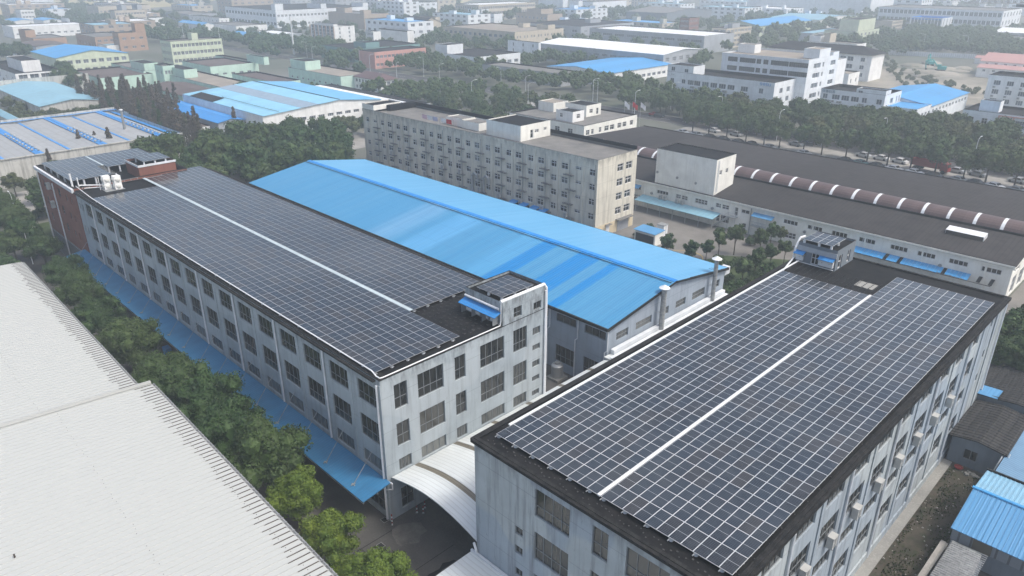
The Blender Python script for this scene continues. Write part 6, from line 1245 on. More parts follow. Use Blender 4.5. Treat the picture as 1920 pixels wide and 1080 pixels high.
def slab_hall(label, x0, x1, y0, y1, z, wm, rm, **k): BX.append((x0, x1, y0, y1, z)); return building('low_hall', label, 'hall', x0, x1, y0, y1, z, wm, rm, [], [], **k)
slab_hall('narrow blue ridged roof with little turbines before the multi-blue hall', hx0 - 5, hx0 + 47, hy0 - 9, hy0 - .6, 5.6, 'lgrey', 'blue_b', roof='gx', rise=.8)
slab_hall('low brown roof in front of the narrow blue ridged roof', hx0 - 5, hx0 + 42, hy0 - 19, hy0 - 9.5, 4.2, 'white_wall2', 'roof_brown', par=.2)
slab_hall('white sheet roof strip right of the multi-blue hall', hx0 + 5, hx1 + 6, hy1 + .5, hy1 + 9, 6.5, 'white_wall2', 'white_far', par=.1)
slab_hall('long dark-edged roof behind the white sheet strip', hx0 + 5, hx1 + 9, hy1 + 9.5, hy1 + 14, 6.2, 'lgrey', 'roof_dark2', par=.1)
# ---------------------------------------------------------------- building site: pink roofed cabins, fence, machines, crane
for i, (a, b_, c_, z) in enumerate(((sv(4, 1500, 605), None, None, 4.5), (sv(4, 1530, 545), None, None, 6.5), (sv(4, 1480, 520), None, None, 3))):
    q = G(*a, z); building('site_cabin', ['nearest low pink-roofed site cabin row', 'two-storey pink-roofed site cabin row with small windows', 'farthest low pink roof beside the site fence'][i], 'site cabin', q.x, q.x + [60, 75, 22][i], q.y, q.y + [10, 24, 8][i], z, 'white_wall2', 'red_roof', grid(q.x + 1, q.x + [58, 73, 20][i], [14, 18, 4][i], 1.3, [z - 1.7], 1.0, FAR), [], roof='gx', rise=[1.2, 3.0, 1][i]); BX.append((q.x, q.x + 75, q.y, q.y + 24, z))
r = empty('site_fence', (-120, 400, 0), 'long pale hoarding fence along the far side of the building site', 'fence'); b = MB(); p_, q_ = G(*sv(4, 700, 495)), G(*sv(4, 1480, 530)); d = (q_ - p_)
for i in range(40):
    a, c = p_ + d * (i / 40), p_ + d * ((i + .96) / 40); b.hexa([a, c, c + Vector((0, .1, 0)), a + Vector((0, .1, 0))], [a + Vector((0, 0, 2.6)), c + Vector((0, 0, 2.6)), c + Vector((0, .1, 2.6)), a + Vector((0, .1, 2.6))])
b.build('hoarding', M['white_trim'], r); b = MB()
for i in range(41): a = p_ + d * (i / 40); b.box(a.x - .1, a.x + .1, a.y - .2, a.y - .05, 0, 2.8)
b.build('posts', M['lgrey'], r)
def digger(q, rz, label):
    r = empty('excavator', q, label, 'excavator', 'teal excavators on the site', rz)
    def pt(n, mk, m_): k = MB(); mk(k); return link(n, k.mesh(n, [M[m_]]), r)
    pt('track', lambda k: k.hexa([(-2, -1.5, 0), (2, -1.5, 0), (2, -.9, 0), (-2, -.9, 0)], [(-2.3, -1.5, .8), (2.3, -1.5, .8), (2.3, -.9, .8), (-2.3, -.9, .8)]), 'rubber'); pt('track', lambda k: k.hexa([(-2, .9, 0), (2, .9, 0), (2, 1.5, 0), (-2, 1.5, 0)], [(-2.3, .9, .8), (2.3, .9, .8), (2.3, 1.5, .8), (-2.3, 1.5, .8)]), 'rubber')
    pt('body', lambda k: (k.box(-2.6, 1.2, -1.4, 1.4, .9, 2.3), k.box(-.2, 1.4, .2, 1.4, 2.3, 3.2)), 'teal_m'); pt('cab_glass', lambda k: k.box(-.1, 1.45, .15, 1.35, 2.35, 3.05), 'glass')
    pt('boom', lambda k: (k.path([(1, -.2, 1.8), (3.8, -.2, 5.2), (6.6, -.2, 4.4)], .32, 5)), 'teal_m'); pt('dipper', lambda k: k.path([(6.8, -.2, 4.7), (6.2, -.2, 1.2)], .24, 5), 'teal_m'); pt('bucket', lambda k: k.hexa([(5.4, -.8, .2), (6.4, -.8, .2), (6.4, .4, .2), (5.4, .4, .2)], [(5.8, -.8, 1.2), (6.6, -.8, 1.2), (6.6, .4, 1.2), (5.8, .4, 1.2)]), 'rubber')
    r.scale = (1.05,) * 3
digger(G(*sv(4, 1160, 640)), R(200), 'teal excavator in the middle of the earth pit'); digger(G(*sv(4, 1070, 590)), R(120), 'teal excavator farther back left in the earth pit')
rr = random.Random(8); r = empty('earth_mounds', (-100, 380, 0), 'pale bare earth heaps in the building site pit', 'earth heap'); b = MB()
for i in range(14):
    c = G(*sv(4, rr.uniform(900, 1400), rr.uniform(560, 700))); ra = rr.uniform(4, 10); b.dome((c.x, c.y, -.3), ra, rr.uniform(.8, 2.2), 10, 3)
b.build('heaps', M['site'], r)
cr = empty('tower_crane', (20, 470, 0), 'lattice tower crane arm crossing the top right corner', 'crane')
q = G(1808, 6, 38); b = MB(); d = Vector((math.cos(R(42)), math.sin(R(42)), 0)); n = 34; L_ = 2.1
zt = q.z
for i in range(n):
    a, c = q + d * L_ * i, q + d * L_ * (i + 1); s_ = Vector((-d.y, d.x, 0)) * .7; t = Vector((0, 0, 2.0 if i > 1 else .4 + i * .8))
    for s2 in (s_, -s_): b.cyl(a + s2, c + s2, .14, n=4); b.cyl(a + s2, (a + c) / 2 + t, .09, n=4); b.cyl(c + s2, (a + c) / 2 + t, .09, n=4)
    b.cyl((a + c) / 2 + t, (a + c) / 2 + d * L_ + t, .14, n=4); b.cyl(a + s_, a - s_, .07, n=4)
b.build('jib', M['galv'], cr); b = MB(); c = q + d * 20; b.box(c.x - 2.2, c.x + 2.2, c.y - 1, c.y + 1, c.z - 1.2, c.z - .3); b.build('trolley', M['duct'], cr)
m0 = q + d * L_ * n; b = MB()
for sx, sy in ((-1, -1), (1, -1), (1, 1), (-1, 1)): b.box(m0.x + sx - .15, m0.x + sx + .15, m0.y + sy - .15, m0.y + sy + .15, 0, m0.z + 6)
for k in range(14):
    for (p_, q_) in (((-1, -1), (1, -1)), ((1, -1), (1, 1))): b.cyl((m0.x + p_[0], m0.y + p_[1], k * 3), (m0.x + q_[0], m0.y + q_[1], k * 3 + 3), .1, n=4)
b.build('mast', M['galv'], cr); cr.location = (m0.x, m0.y, 0)
for ch in cr.children: ch.location = (20 - m0.x, 470 - m0.y, 0)
r = empty('mobile_crane_arm', G(*sv(4, 1715, 265)), 'thin slanting crane boom right of the red-banded block', 'crane'); p_ = r.location; b = MB(); q_ = G(*sv(4, 1820, 90), 34); b.cyl(p_, (q_.x * .0 + p_.x + 18, p_.y + 18, 32), .5, .3, 5); b.build('boom', M['duct'], r); b = MB(); b.box(p_.x - 4, p_.x + 4, p_.y - 2, p_.y + 2, 0, 2.5); b.build('carrier', M['duct'], r)
for i, (px_, py_, h, nm) in enumerate(((552, 103, 20, 'tall white pole among the trees behind the mint works'), (357, 28, 30, 'dark slender mast at the top left'))):
    q = G(px_, py_); r = empty('mast', q, nm, 'mast'); b = MB(); b.cyl(q, q + Vector((0, 0, h)), .55, .35, 8); b.build('pole', M['white_metal'] if i == 0 else M['duct'], r); b = MB(); b.cyl(q + Vector((0, 0, h)), q + Vector((0, 0, h + 2)), .7, .5, 8); b.build('cap', M['white_metal'] if i == 0 else M['duct'], r)
# ---------------------------------------------------------------- trees
def foliage(seed, R0, H0, zc, nl, leaves, ls, mat, kind='round', core=True):
    """crown of many leaf faces on puffs spread through an uneven crown volume"""
    g = np.random.default_rng(seed); C = []; RR = []
    if kind == 'round':
        while len(C) < nl:
            d = g.normal(size=3); d /= np.linalg.norm(d)
            if d[2] < -0.75: continue
            t = g.uniform(.55, 1.0); wob = 1 + .16 * math.sin(3 * math.atan2(d[1], d[0]) + seed) + .1 * g.normal()
            C.append((d[0] * R0 * .8 * t * wob, d[1] * R0 * .8 * t * wob, zc + d[2] * H0 * .8 * t)); RR.append(R0 * g.uniform(.17, .32))
    elif kind == 'cone':
        for i in range(nl):
            h = g.uniform(0, 1) ** .8; a = g.uniform(0, 6.28); rr_ = R0 * (1 - h) ** .8 * g.uniform(.2, .8)
            C.append((rr_ * math.cos(a), rr_ * math.sin(a), zc - H0 + 2 * H0 * h)); RR.append(R0 * (.12 + .2 * (1 - h)) * g.uniform(.7, 1.2))
    C = np.array(C); RR = np.array(RR); V = []; Fc = []; Ms = []
    if core:
        ico = [(0, 0, 1), (.89, 0, .45), (.28, .85, .45), (-.72, .53, .45), (-.72, -.53, .45), (.28, -.85, .45), (.72, .53, -.45), (-.28, .85, -.45), (-.89, 0, -.45), (-.28, -.85, -.45), (.72, -.53, -.45), (0, 0, -1)]
        fi = [(0, 1, 2), (0, 2, 3), (0, 3, 4), (0, 4, 5), (0, 5, 1), (1, 6, 2), (2, 7, 3), (3, 8, 4), (4, 9, 5), (5, 10, 1), (6, 7, 2), (7, 8, 3), (8, 9, 4), (9, 10, 5), (10, 6, 1), (11, 7, 6), (11, 8, 7), (11, 9, 8), (11, 10, 9), (11, 6, 10)]
        for c, r_ in zip(C, RR):
            n = len(V)
            for p in ico: V.append((c[0] + p[0] * r_ * .78, c[1] + p[1] * r_ * .78, c[2] + p[2] * r_ * .72))
            Fc += [tuple(n + i for i in f) for f in fi]
        n = len(V)
        for p in ico: V.append((p[0] * R0 * .62, p[1] * R0 * .62, zc + p[2] * H0 * .66))
        if kind == 'round': Fc += [tuple(n + i for i in f) for f in fi]
    idx = g.integers(0, len(C), leaves); d = g.normal(size=(leaves, 3)); d[:, 2] += .25; d /= np.linalg.norm(d, axis=1)[:, None]
    p = C[idx] + d * (RR[idx] * g.uniform(.75, 1.12, leaves))[:, None]
    nrm = d + g.normal(size=(leaves, 3)) * .55; nrm /= np.linalg.norm(nrm, axis=1)[:, None]
    a = np.cross(nrm, g.normal(size=(leaves, 3))); a /= np.linalg.norm(a, axis=1)[:, None]; b_ = np.cross(nrm, a)
    s_ = ls * g.uniform(.6, 1.25, leaves)[:, None]; base = len(V)
    q = np.stack([p - a * s_, p - b_ * s_ * .55, p + a * s_, p + b_ * s_ * .55], 1).reshape(-1, 3)
    V = V + [tuple(x) for x in q]; Fc += [(base + 4 * i, base + 4 * i + 1, base + 4 * i + 2, base + 4 * i + 3) for i in range(leaves)]
    me = bpy.data.meshes.new('crown'); me.from_pydata(V, [], Fc); me.materials.append(M[mat]); me.update(); return me
def trunk(seed, h, r, hc, R0):
    rr_ = random.Random(seed); b = MB(); b.cyl((0, 0, 0), (0, 0, h * .5), r, r * .8, 8); b.cyl((0, 0, h * .5), (0, 0, h), r * .8, r * .5, 7)
    for i in range(6):
        a = i * 1.05 + rr_.random(); z = h * rr_.uniform(.5, .95); b.cyl((0, 0, z), (math.cos(a) * R0 * .55, math.sin(a) * R0 * .55, hc * rr_.uniform(.85, 1.1)), r * .4, r * .12, 5, cap=False)
    return b.mesh('trunk', [M['bark']])
TP = {}
def proto(name, mat, n, **k):
    TP[name] = []
    for i in range(n):
        R0, H0, zc = k['R'], k['H'], k['zc']
        TP[name].append((foliage(100 * len(TP) + i, R0, H0, zc, k['nl'], k['lv'], k['ls'], mat, k.get('kind', 'round'), k.get('core', True)), trunk(i, zc - H0 * .4 if k.get('kind') != 'cone' else zc, k.get('tr', .18), zc, R0)))
proto('near', 'leaf', 5, R=3.3, H=2.9, zc=5.2, nl=60, lv=15000, ls=.12, tr=.2)
proto('near_y', 'leaf_y', 3, R=3.0, H=2.6, zc=5.0, nl=60, lv=15000, ls=.115, tr=.2)
proto('mid', 'leaf', 6, R=3.8, H=3.1, zc=5.0, nl=46, lv=2800, ls=.30, tr=.2)
proto('mid_o', 'leaf_o', 3, R=3.4, H=2.8, zc=4.6, nl=40, lv=2200, ls=.30, tr=.18)
proto('slim', 'leaf', 3, R=1.5, H=2.1, zc=4.3, nl=30, lv=3000, ls=.15, tr=.1)
proto('slim_o', 'leaf_o', 2, R=1.6, H=2.1, zc=4.0, nl=30, lv=2200, ls=.16, tr=.09)
proto('russet', 'leaf_r', 4, R=2.3, H=5.0, zc=6.2, nl=110, lv=3600, ls=.2, kind='cone', core=False, tr=.16)
proto('dkcone', 'leaf', 3, R=2.0, H=4.0, zc=4.8, nl=55, lv=1500, ls=.24, kind='cone', core=True, tr=.15)
proto('bush', 'leaf', 3, R=1.1, H=.9, zc=.8, nl=26, lv=1600, ls=.11, tr=.06)
TRR = random.Random(77); NT_ = [0]
def tree(x, y, kind, s, label, group, sz=None, cat='tree', name=None):
    me, tk = TRR.choice(TP[kind]); NT_[0] += 1
    nm = name or {'russet': 'redwood_tree', 'dkcone': 'conifer', 'bush': 'shrub'}.get(kind, 'broadleaf_tree')
    r = empty(nm, (x, y, 0), label, cat, group, TRR.uniform(0, 6.28)); r.scale = (s, s, sz or s * TRR.uniform(.92, 1.08))
    link('crown', me, r); link('trunk', tk, r); return r
# row of camphor trees between the white roof and the blue canopy (crown centres surveyed)
near = [(20, 408, .8), (48, 440, .85), (78, 462, .8), (122, 505, .9), (148, 548, .9), (183, 590, .95), (240, 632, 1.08), (300, 700, .98), (345, 735, 1.0), (398, 748, 1.05), (432, 808, 1.0), (496, 852, 1.1), (8, 385, .75)]
for i, (px_, py_, s) in enumerate(near):
    s *= 1.16; q = G(px_, py_, 5.2 * s); tree(q.x, q.y, 'near', s, '%s dark round camphor tree, counted along the image left edge to the bright ones, of the row beside the canopy' % ORD[i] if 0 else 'dark round-crowned tree beside the blue canopy, %s from the far end' % ORD[sorted(range(13), key=lambda t: near[t][0]).index(i)], 'dark trees along the blue canopy')
for i, (px_, py_, s) in enumerate(((556, 925, 1.0), (618, 1005, .98), (700, 1085, .98), (645, 1090, .8))):
    q = G(px_, py_, 5.0 * s); tree(q.x, q.y, 'near_y', s, 'bright yellow-green tree at the near end of the row, %s from the far side' % ORD[i], 'yellow-green trees at the end of the row')
# trees around the courtyard lawn
ct = [(1251, 458, 'slim', .95), (1297, 470, 'slim', 1.0), (1326, 462, 'slim', .85), (1350, 450, 'slim', 1.0), (1381, 436, 'slim', 1.12), (1428, 445, 'slim', 1.0), (1448, 432, 'slim', .9), (1474, 462, 'slim', .9), (1447, 474, 'slim', .9), (1418, 488, 'slim', 1.0), (1395, 500, 'slim', 1.0), (1345, 492, 'bush', 1.6), (1466, 436, 'slim_o', .8), (1372, 438, 'bush', 1.0), (1408, 452, 'bush', 1.1), (1217, 430, 'bush', 1.3), (1232, 436, 'bush', 1.2), (1195, 441, 'bush', 1.0), (1172, 452, 'bush', .9), (1358, 520, 'bush', 1.4), (1385, 535, 'bush', 1.5), (1420, 520, 'bush', 1.3), (1440, 505, 'bush', 1.7), (1330, 505, 'bush', 1.6), (1365, 545, 'bush', 1.8), (1242, 434, 'bush', 1.1)]
for i, (px_, py_, kd, s) in enumerate(sorted(ct)):
    q = G(px_, py_, {'slim': 4.0, 'slim_o': 3.8, 'bush': .8}[kd] * s)
    tree(q.x, q.y, kd, s, ('round shrub in the courtyard garden, ' if kd == 'bush' else 'small slender tree in the courtyard garden, ') + '%s plant from the left' % (ORD[i] if i < 24 else ['twenty-fifth', 'twenty-sixth'][i - 24]), 'courtyard shrubs' if kd == 'bush' else 'courtyard trees', cat='shrub' if kd == 'bush' else 'tree')
lw = []
while len(lw) < 26:
    x, y = TRR.uniform(-62, -39), TRR.uniform(95, 122)
    if x < -62 + (y - 95) * -.15 + 4 and y < 112: continue
    if all(math.hypot(x - a, y - b_) > 1.9 for a, b_ in lw): lw.append((x, y))
for i, (x, y) in enumerate(sorted(lw)): tree(x, y, 'bush', TRR.uniform(.7, 1.35), 'low shrub on the courtyard lawn behind the right factory, %s from the left' % ORD[i], 'lawn shrubs', cat='shrub')
rt_ = [(1870, 620, 'mid', 1.0), (1905, 600, 'mid', .9), (1880, 665, 'near', .95), (1915, 640, 'mid', 1.0), (1900, 690, 'mid', .7), (1850, 655, 'mid', .8)]
for i, (px_, py_, kd, s) in enumerate(rt_):
    q = G(px_, py_, 4.8 * s); tree(q.x + 1.5, q.y, kd, s, 'dark tree behind the far corner of the right factory, %s of a clump of six' % ORD[i], 'trees behind the right factory')
def clear(x, y, m=3.2):
    return not any(b_[0] - m < x < b_[1] + m and b_[2] - m < y < b_[3] + m for b_ in BX)
BX += [(-165, -86, 108, 122, 16), (-142, -49, 65, 94, 11), (-165, -134, 162, 188, 8), (-127, -20, 133, 182, 7), (-157, -48, 31, 54, 16), (-125, -20, -40, 21, 9)]
CNT = {}
QUEUE = []
def belt(poly, step, kinds, where, group, s=(.8, 1.15), jit=.35, m=3.2):
    """plants a wood: every tree that shows large is its own object, told apart by row and place"""
    P = [G(*p) if len(p) == 2 else Vector(p) for p in poly]; xs = [p.x for p in P]; ys_ = [p.y for p in P]
    y = min(ys_); row = 0; nr = 0
    while y < max(ys_):
        x = min(xs) + (row % 2) * step / 2; out = []
        while x < max(xs):
            a, b_ = x + TRR.uniform(-jit, jit) * step, y + TRR.uniform(-jit, jit) * step * .7; ins = False
            for i in range(len(P)):
                p, q = P[i], P[i - 1]
                if (p.y > b_) != (q.y > b_) and a < (q.x - p.x) * (b_ - p.y) / (q.y - p.y) + p.x: ins = not ins
            if ins and clear(a, b_, m): out.append((a, b_))
            x += step
        for i, (a, b_) in enumerate(out):
            kd = TRR.choice(kinds); c_ = {'mid': 'green', 'mid_o': 'olive', 'russet': 'russet', 'dkcone': 'dark'}[kd]
            QUEUE.append((math.hypot(a, b_), a, b_, kd, TRR.uniform(*s), '%s tree, %s row from the front, %s from left, %s' % (c_, ORD[nr], ORD[i], where), group))
        if out: nr += 1
        y += step * .87; row += 1
W_ = lambda x, y: (x, y, 0)
# along the car park behind the hall
for i in range(17):
    x = -128 + 6.1 * i + TRR.uniform(-1, 1); tree(x, 210.3 + TRR.uniform(-.5, .5), 'mid', TRR.uniform(1.05, 1.2), 'tree between the two rows of parked cars, %s from the left' % ORD[i], 'car park trees')
belt([W_(-140, 220), W_(-10, 220), W_(-10, 252), W_(-60, 262), W_(-85, 262), W_(-118, 250), W_(-120, 249), W_(-165, 249), W_(-180, 231)], 7.8, ['mid', 'mid', 'mid', 'mid_o'], 'belt before the white offices', 'tree belt before the white offices', (.95, 1.2), m=1.5)
belt([W_(-300, 134), W_(-185, 126), W_(-170, 132), W_(-168, 205), W_(-240, 212), W_(-256, 196), W_(-262, 172), W_(-275, 160)], 9.2, ['mid', 'mid', 'mid_o'], 'wood behind the beige block', 'wood behind the beige block', (.8, 1.05))
belt([W_(-420, 232), W_(-180, 232), W_(-172, 262), W_(-200, 275), W_(-330, 262), W_(-440, 262)], 9.0, ['mid', 'mid', 'mid_o'], 'strip beyond the main road', 'trees beyond the main road', (.85, 1.15))
belt([W_(-212, 66), W_(-152, 58), W_(-148, 92), W_(-168, 112), W_(-198, 124), W_(-206, 104)], 9.4, ['mid'], 'wood left of blue roof', 'wood left of the blue roof', (1.05, 1.5))
belt([W_(-232, 30), W_(-168, 22), W_(-160, 34), W_(-162, 52), W_(-205, 58), W_(-234, 50)], 8.5, ['mid', 'mid', 'mid_o'], 'grove behind the brick block', 'trees left of the brick block', (.75, .95))
belt([W_(-232, -2), W_(-155, 4), W_(-135, 22), W_(-160, 26), W_(-230, 26)], 8.0, ['mid'], 'grove at the left edge', 'trees at the left edge', (.75, .95))
belt([W_(-318, 82), W_(-262, 80), W_(-213, 80), W_(-206, 86), W_(-228, 91), W_(-262, 94), W_(-264, 104), W_(-300, 104), W_(-318, 98)], 4.6, ['russet', 'russet', 'russet', 'dkcone'], 'redwoods behind the banded warehouse', 'russet redwood trees', (.85, 1.2), m=-60)
for i, (px_, py_, s) in enumerate(((148, 262, .8), (178, 258, .75), (203, 255, .9), (92, 300, .7), (75, 305, .6), (438, 215, .9), (320, 232, .9))):
    q = G(px_, py_, 8 * s); tree(q.x, q.y, 'russet', s, 'lone brown pointed tree by the banded warehouse, %s from the left' % ORD[sorted(range(7), key=lambda t: (148, 178, 203, 92, 75, 438, 320)[t]).index(i)], 'lone russet trees')
for i, (px_, py_) in enumerate(sorted(((12, 180), (35, 190), (22, 202), (50, 206), (72, 205), (98, 202), (122, 203), (143, 201), (150, 203), (175, 197), (195, 196), (212, 192), (165, 170), (185, 172), (200, 180), (176, 160)))):
    q = G(px_, py_, 6); tree(q.x, q.y, 'mid_o' if i < 9 else 'mid', .85, 'bushy tree between pale blue roof and banded warehouse, %s from the left' % ORD[i], 'trees by the pale blue roof')
for i in range(9):
    q = G(8 + i * 11.5, 150 + (i % 2) * 3, 5); tree(q.x, q.y, 'dkcone', .62, 'slim pointed tree in front of the white sunken-roof block, %s from the left' % ORD[i], 'pointed trees by the white block')
for i, (px_, py_) in enumerate(((10, 98), (30, 92), (45, 95), (115, 128), (125, 140), (135, 150), (118, 148))):
    q = G(px_, py_, 6); tree(q.x, q.y, 'mid', 1.3, 'green tree near the white sunken-roof block at the upper left, %s of seven' % ORD[i], 'trees by the white block')
QUEUE.sort(); FARQ = []; nb_ = 0
for (d_, a, b_, kd, sc_, lb, gr) in QUEUE:
    if kd in ('russet', 'dkcone'): tree(a, b_, kd, sc_, lb, gr)
    elif nb_ < 225: nb_ += 1; tree(a, b_, kd, sc_, lb, gr)
    else: FARQ.append((a, b_, sc_))
# far woods, too many and too distant to count: one object each
def wood(label, name, poly, step, s, seed, mat='leaf', pts=None):
    P = [G(*p) for p in poly]; g = random.Random(seed); V = []; Fc = []
    src = [TP['mid'][0][0], TP['mid'][2][0]]
    data = []
    for me in src:
        n_ = len(me.vertices); co = np.empty(n_ * 3); me.vertices.foreach_get('co', co); co = co.reshape(-1, 3)
        core_f = [tuple(p.vertices) for p in me.polygons][:46 * 20 + 20]; lf = [tuple(p.vertices) for p in me.polygons][46 * 20 + 20:][:500]
        used = sorted({i for f in core_f + lf for i in f}); mp = {u: k for k, u in enumerate(used)}
        data.append((co[used], [tuple(mp[i] for i in f) for f in core_f + lf]))
    xs = [p.x for p in P]; ys_ = [p.y for p in P]; y = min(ys_); cnt = 0; row = 0; allv = []; nb = 0
    for (a, b_, k_) in (pts or ()):
        co, fs = data[g.randrange(2)]; t = g.uniform(0, 6.28); c_, s_ = math.cos(t), math.sin(t)
        v = co * k_; allv.append(np.stack([v[:, 0] * c_ - v[:, 1] * s_ + a, v[:, 0] * s_ + v[:, 1] * c_ + b_, v[:, 2]], 1)); Fc += [tuple(i + nb for i in f) for f in fs]; nb += len(v); cnt += 1
    while y < max(ys_) and not pts:
        x = min(xs) + (row % 2) * step / 2
        while x < max(xs):
            a, b_ = x + g.uniform(-.3, .3) * step, y + g.uniform(-.3, .3) * step; ins = False
            for i in range(len(P)):
                p, q = P[i], P[i - 1]
                if (p.y > b_) != (q.y > b_) and a < (q.x - p.x) * (b_ - p.y) / (q.y - p.y) + p.x: ins = not ins
            if ins and clear(a, b_, 2) and not (216 < b_ < 231 and a < 60):
                co, fs = data[g.randrange(2)]; k_ = s * g.uniform(.75, 1.25); t = g.uniform(0, 6.28); c_, s_ = math.cos(t), math.sin(t)
                v = co * k_; v = np.stack([v[:, 0] * c_ - v[:, 1] * s_ + a, v[:, 0] * s_ + v[:, 1] * c_ + b_, v[:, 2] - .8], 1)
                allv.append(v); Fc += [tuple(i + nb for i in f) for f in fs]; nb += len(v); cnt += 1
            x += step
        y += step * .87; row += 1
    if not cnt: return
    me = bpy.data.meshes.new(name); me.from_pydata(np.concatenate(allv).tolist(), [], Fc); me.materials.append(M[mat]); me.update()
    print('wood', name, cnt); tag(link(name, me), label, 'wood', kind='stuff')
wood('farther trees of the belts on both sides of the main road', 'distant_wood', [(0, 0), (1, 0), (1, 1)], 9, 1, 99, pts=FARQ)
wood('dark distant wood behind the building site at the right', 'distant_wood', [(1640, 108), (1700, 100), (1930, 118), (1930, 70), (1880, 60), (1780, 62), (1720, 60), (1690, 72), (1650, 80)], 9.5, 1.15, 1)
wood('wood above the mint works between the pale green block and the white dormitory', 'distant_wood', [(480, 110), (560, 122), (690, 148), (700, 128), (640, 100), (600, 92), (470, 80), (260, 62), (260, 78), (460, 98)], 10, 1.2, 2)
wood('wooded strip at the upper left before the cream school', 'distant_wood', [(60, 36), (150, 52), (260, 60), (250, 48), (330, 40), (200, 22), (60, 18)], 12, 1.3, 3)
wood('tree line in front of the beige two-storey factory', 'distant_wood', [(800, 90), (830, 92), (970, 98), (960, 84), (860, 76), (800, 80)], 9, 1.1, 4)
wood('tree row before the white vaulted hall', 'distant_wood', [(950, 122), (1090, 128), (1100, 112), (1000, 108), (950, 112)], 8, 1.0, 5)
wood('trees beside the sand-coloured ribbon-window office', 'distant_wood', [(1270, 128), (1330, 140), (1330, 122), (1290, 112), (1250, 118)], 9, 1.15, 6)
wood('scrubby slope on the edge of the building site', 'scrub', [(1640, 120), (1700, 165), (1850, 185), (1860, 175), (1760, 150), (1690, 130), (1660, 105)], 6, .35, 7, 'leaf_o')
wood('hazy trees scattered along the horizon at the top left', 'distant_wood', [(0, 8), (420, 12), (860, 10), (860, 2), (300, -4), (0, -6)], 26, 1.4, 8)
wood('hazy trees between the distant factories near the top centre', 'distant_wood', [(640, 38), (760, 46), (1250, 44), (1260, 30), (900, 22), (660, 18)], 18, 1.4, 9)
wood('green trees filling the gaps between the middle-distance factories', 'distant_wood', [(600, 150), (1000, 160), (1000, 60), (700, 40), (300, 30), (0, 30), (0, 60), (250, 70), (470, 80), (600, 110)], 17, .85, 31)
wood('hazy trees filling the gaps between the far right buildings', 'distant_wood', [(1000, 160), (1240, 160), (1260, 100), (1700, 110), (1900, 70), (1900, 30), (1400, 40), (1000, 50)], 16, 1.1, 32)
wood('hazy trees between distant buildings at the top right', 'distant_wood', [(1380, 66), (1660, 74), (1900, 52), (1900, 14), (1700, 20), (1400, 40)], 20, 1.3, 10)
# ---------------------------------------------------------------- cars
def car_meshes(mat):
    b = MB(); L, W2 = 2.2, .88
    prof = [(-2.2, .35), (-2.2, .85), (-1.5, .95), (-.95, 1.42), (.55, 1.45), (1.15, .98), (2.1, .82), (2.2, .4)]
    n = len(prof)
    for s_, w_ in ((1, W2), (-1, W2)):
        pts = [(x, s_ * (w_ if z < 1.2 else w_ * .82), z) for x, z in prof]; b.face(pts if s_ < 0 else pts[::-1])
    for i in range(n):
        (xa, za), (xb, zb) = prof[i], prof[(i + 1) % n]; wa = W2 if za < 1.2 else W2 * .82; wb = W2 if zb < 1.2 else W2 * .82
        b.face([(xa, -wa, za), (xb, -wb, zb), (xb, wb, zb), (xa, wa, za)])
    body = b.mesh('body', [M[mat]])
    g = MB(); g.face([(1.13, -.8, 1.0), (1.13, .8, 1.0), (.62, .7, 1.43), (.62, -.7, 1.43)]); g.face([(-1.48, .8, .98), (-1.48, -.8, .98), (-1.0, -.7, 1.42), (-1.0, .7, 1.42)])
    for s_ in (1, -1): p = [(-1.2, s_ * .885, 1.0), (.95, s_ * .885, 1.0), (.5, s_ * .745, 1.38), (-.85, s_ * .745, 1.38)]; g.face(p if s_ < 0 else p[::-1])
    for f in range(4): pass
    for i, v in enumerate(g.v): g.v[i] = (v[0] * 1.005, v[1] * 1.01, v[2] + .006)
    win = g.mesh('windows', [M['glass']]); wl = MB(); wl.cyl((0, -.1, 0), (0, .1, 0), .33, n=12); whe = wl.mesh('wheel', [M['rubber']])
    hl = MB(); hl.box(2.15, 2.22, -.12, .12, .6, .72); hlm = hl.mesh('headlight', [M['white_metal']])
    return body, win, whe, hlm
for nm, c in (('car_white', (.70, .71, .72)), ('car_black', (.025, .027, .03)), ('car_grey', (.22, .24, .26)), ('car_teal', (.06, .16, .17)), ('car_silver', (.42, .44, .46))): M[nm] = plain(nm, c, .25, .6, .1, .02)
CM = {k: car_meshes('car_' + k) for k in ('white', 'black', 'grey', 'teal', 'silver')}
def car(x, y, rz, col, label, grp):
    r = empty('parked_car', (x, y, 0.01), label, 'car', grp, rz); bo, wi, wh, hl = CM[col]; link('body', bo, r); link('windows', wi, r)
    for a in (-1.35, 1.35):
        for s_ in (-.8, .8): link('wheel', wh, r, (a, s_, .33))
    for s_ in (-.6, .6): link('headlight', hl, r, (0, s_, 0))
row1 = [(-129.5, 'white'), (-124.5, 'silver'), (-119.5, 'black'), (-114.8, 'black'), (-109.6, 'black'), (-105.2, 'black'), (-99.5, 'grey'), (-89, 'silver'), (-77, 'black'), (-72.9, 'teal'), (-68.6, 'black'), (-64.2, 'white'), (-59, 'white'), (-54.4, 'black'), (-48.6, 'grey'), (-44.8, 'black'), (-40.6, 'white'), (-35.8, 'grey')]
for i, (x, c) in enumerate(row1): car(x, 206.6, R(TRR.uniform(-25, -10)), c, '%s car parked right behind the dark hall roof, %s from the left' % (c, ORD[i]), 'cars parked behind the long hall')
row2 = [(-124, 'white'), (-116, 'silver'), (-96, 'grey'), (-76, 'silver'), (-71.2, 'white'), (-66.2, 'white'), (-52, 'silver'), (-47, 'grey'), (-38, 'silver'), (-33, 'white')]
for i, (x, c) in enumerate(row2): car(x, 216.2, R(170 + TRR.uniform(-6, 6)), c, '%s car in the farther row under the trees, %s from the left' % (c, ORD[i]), 'cars in the farther row')
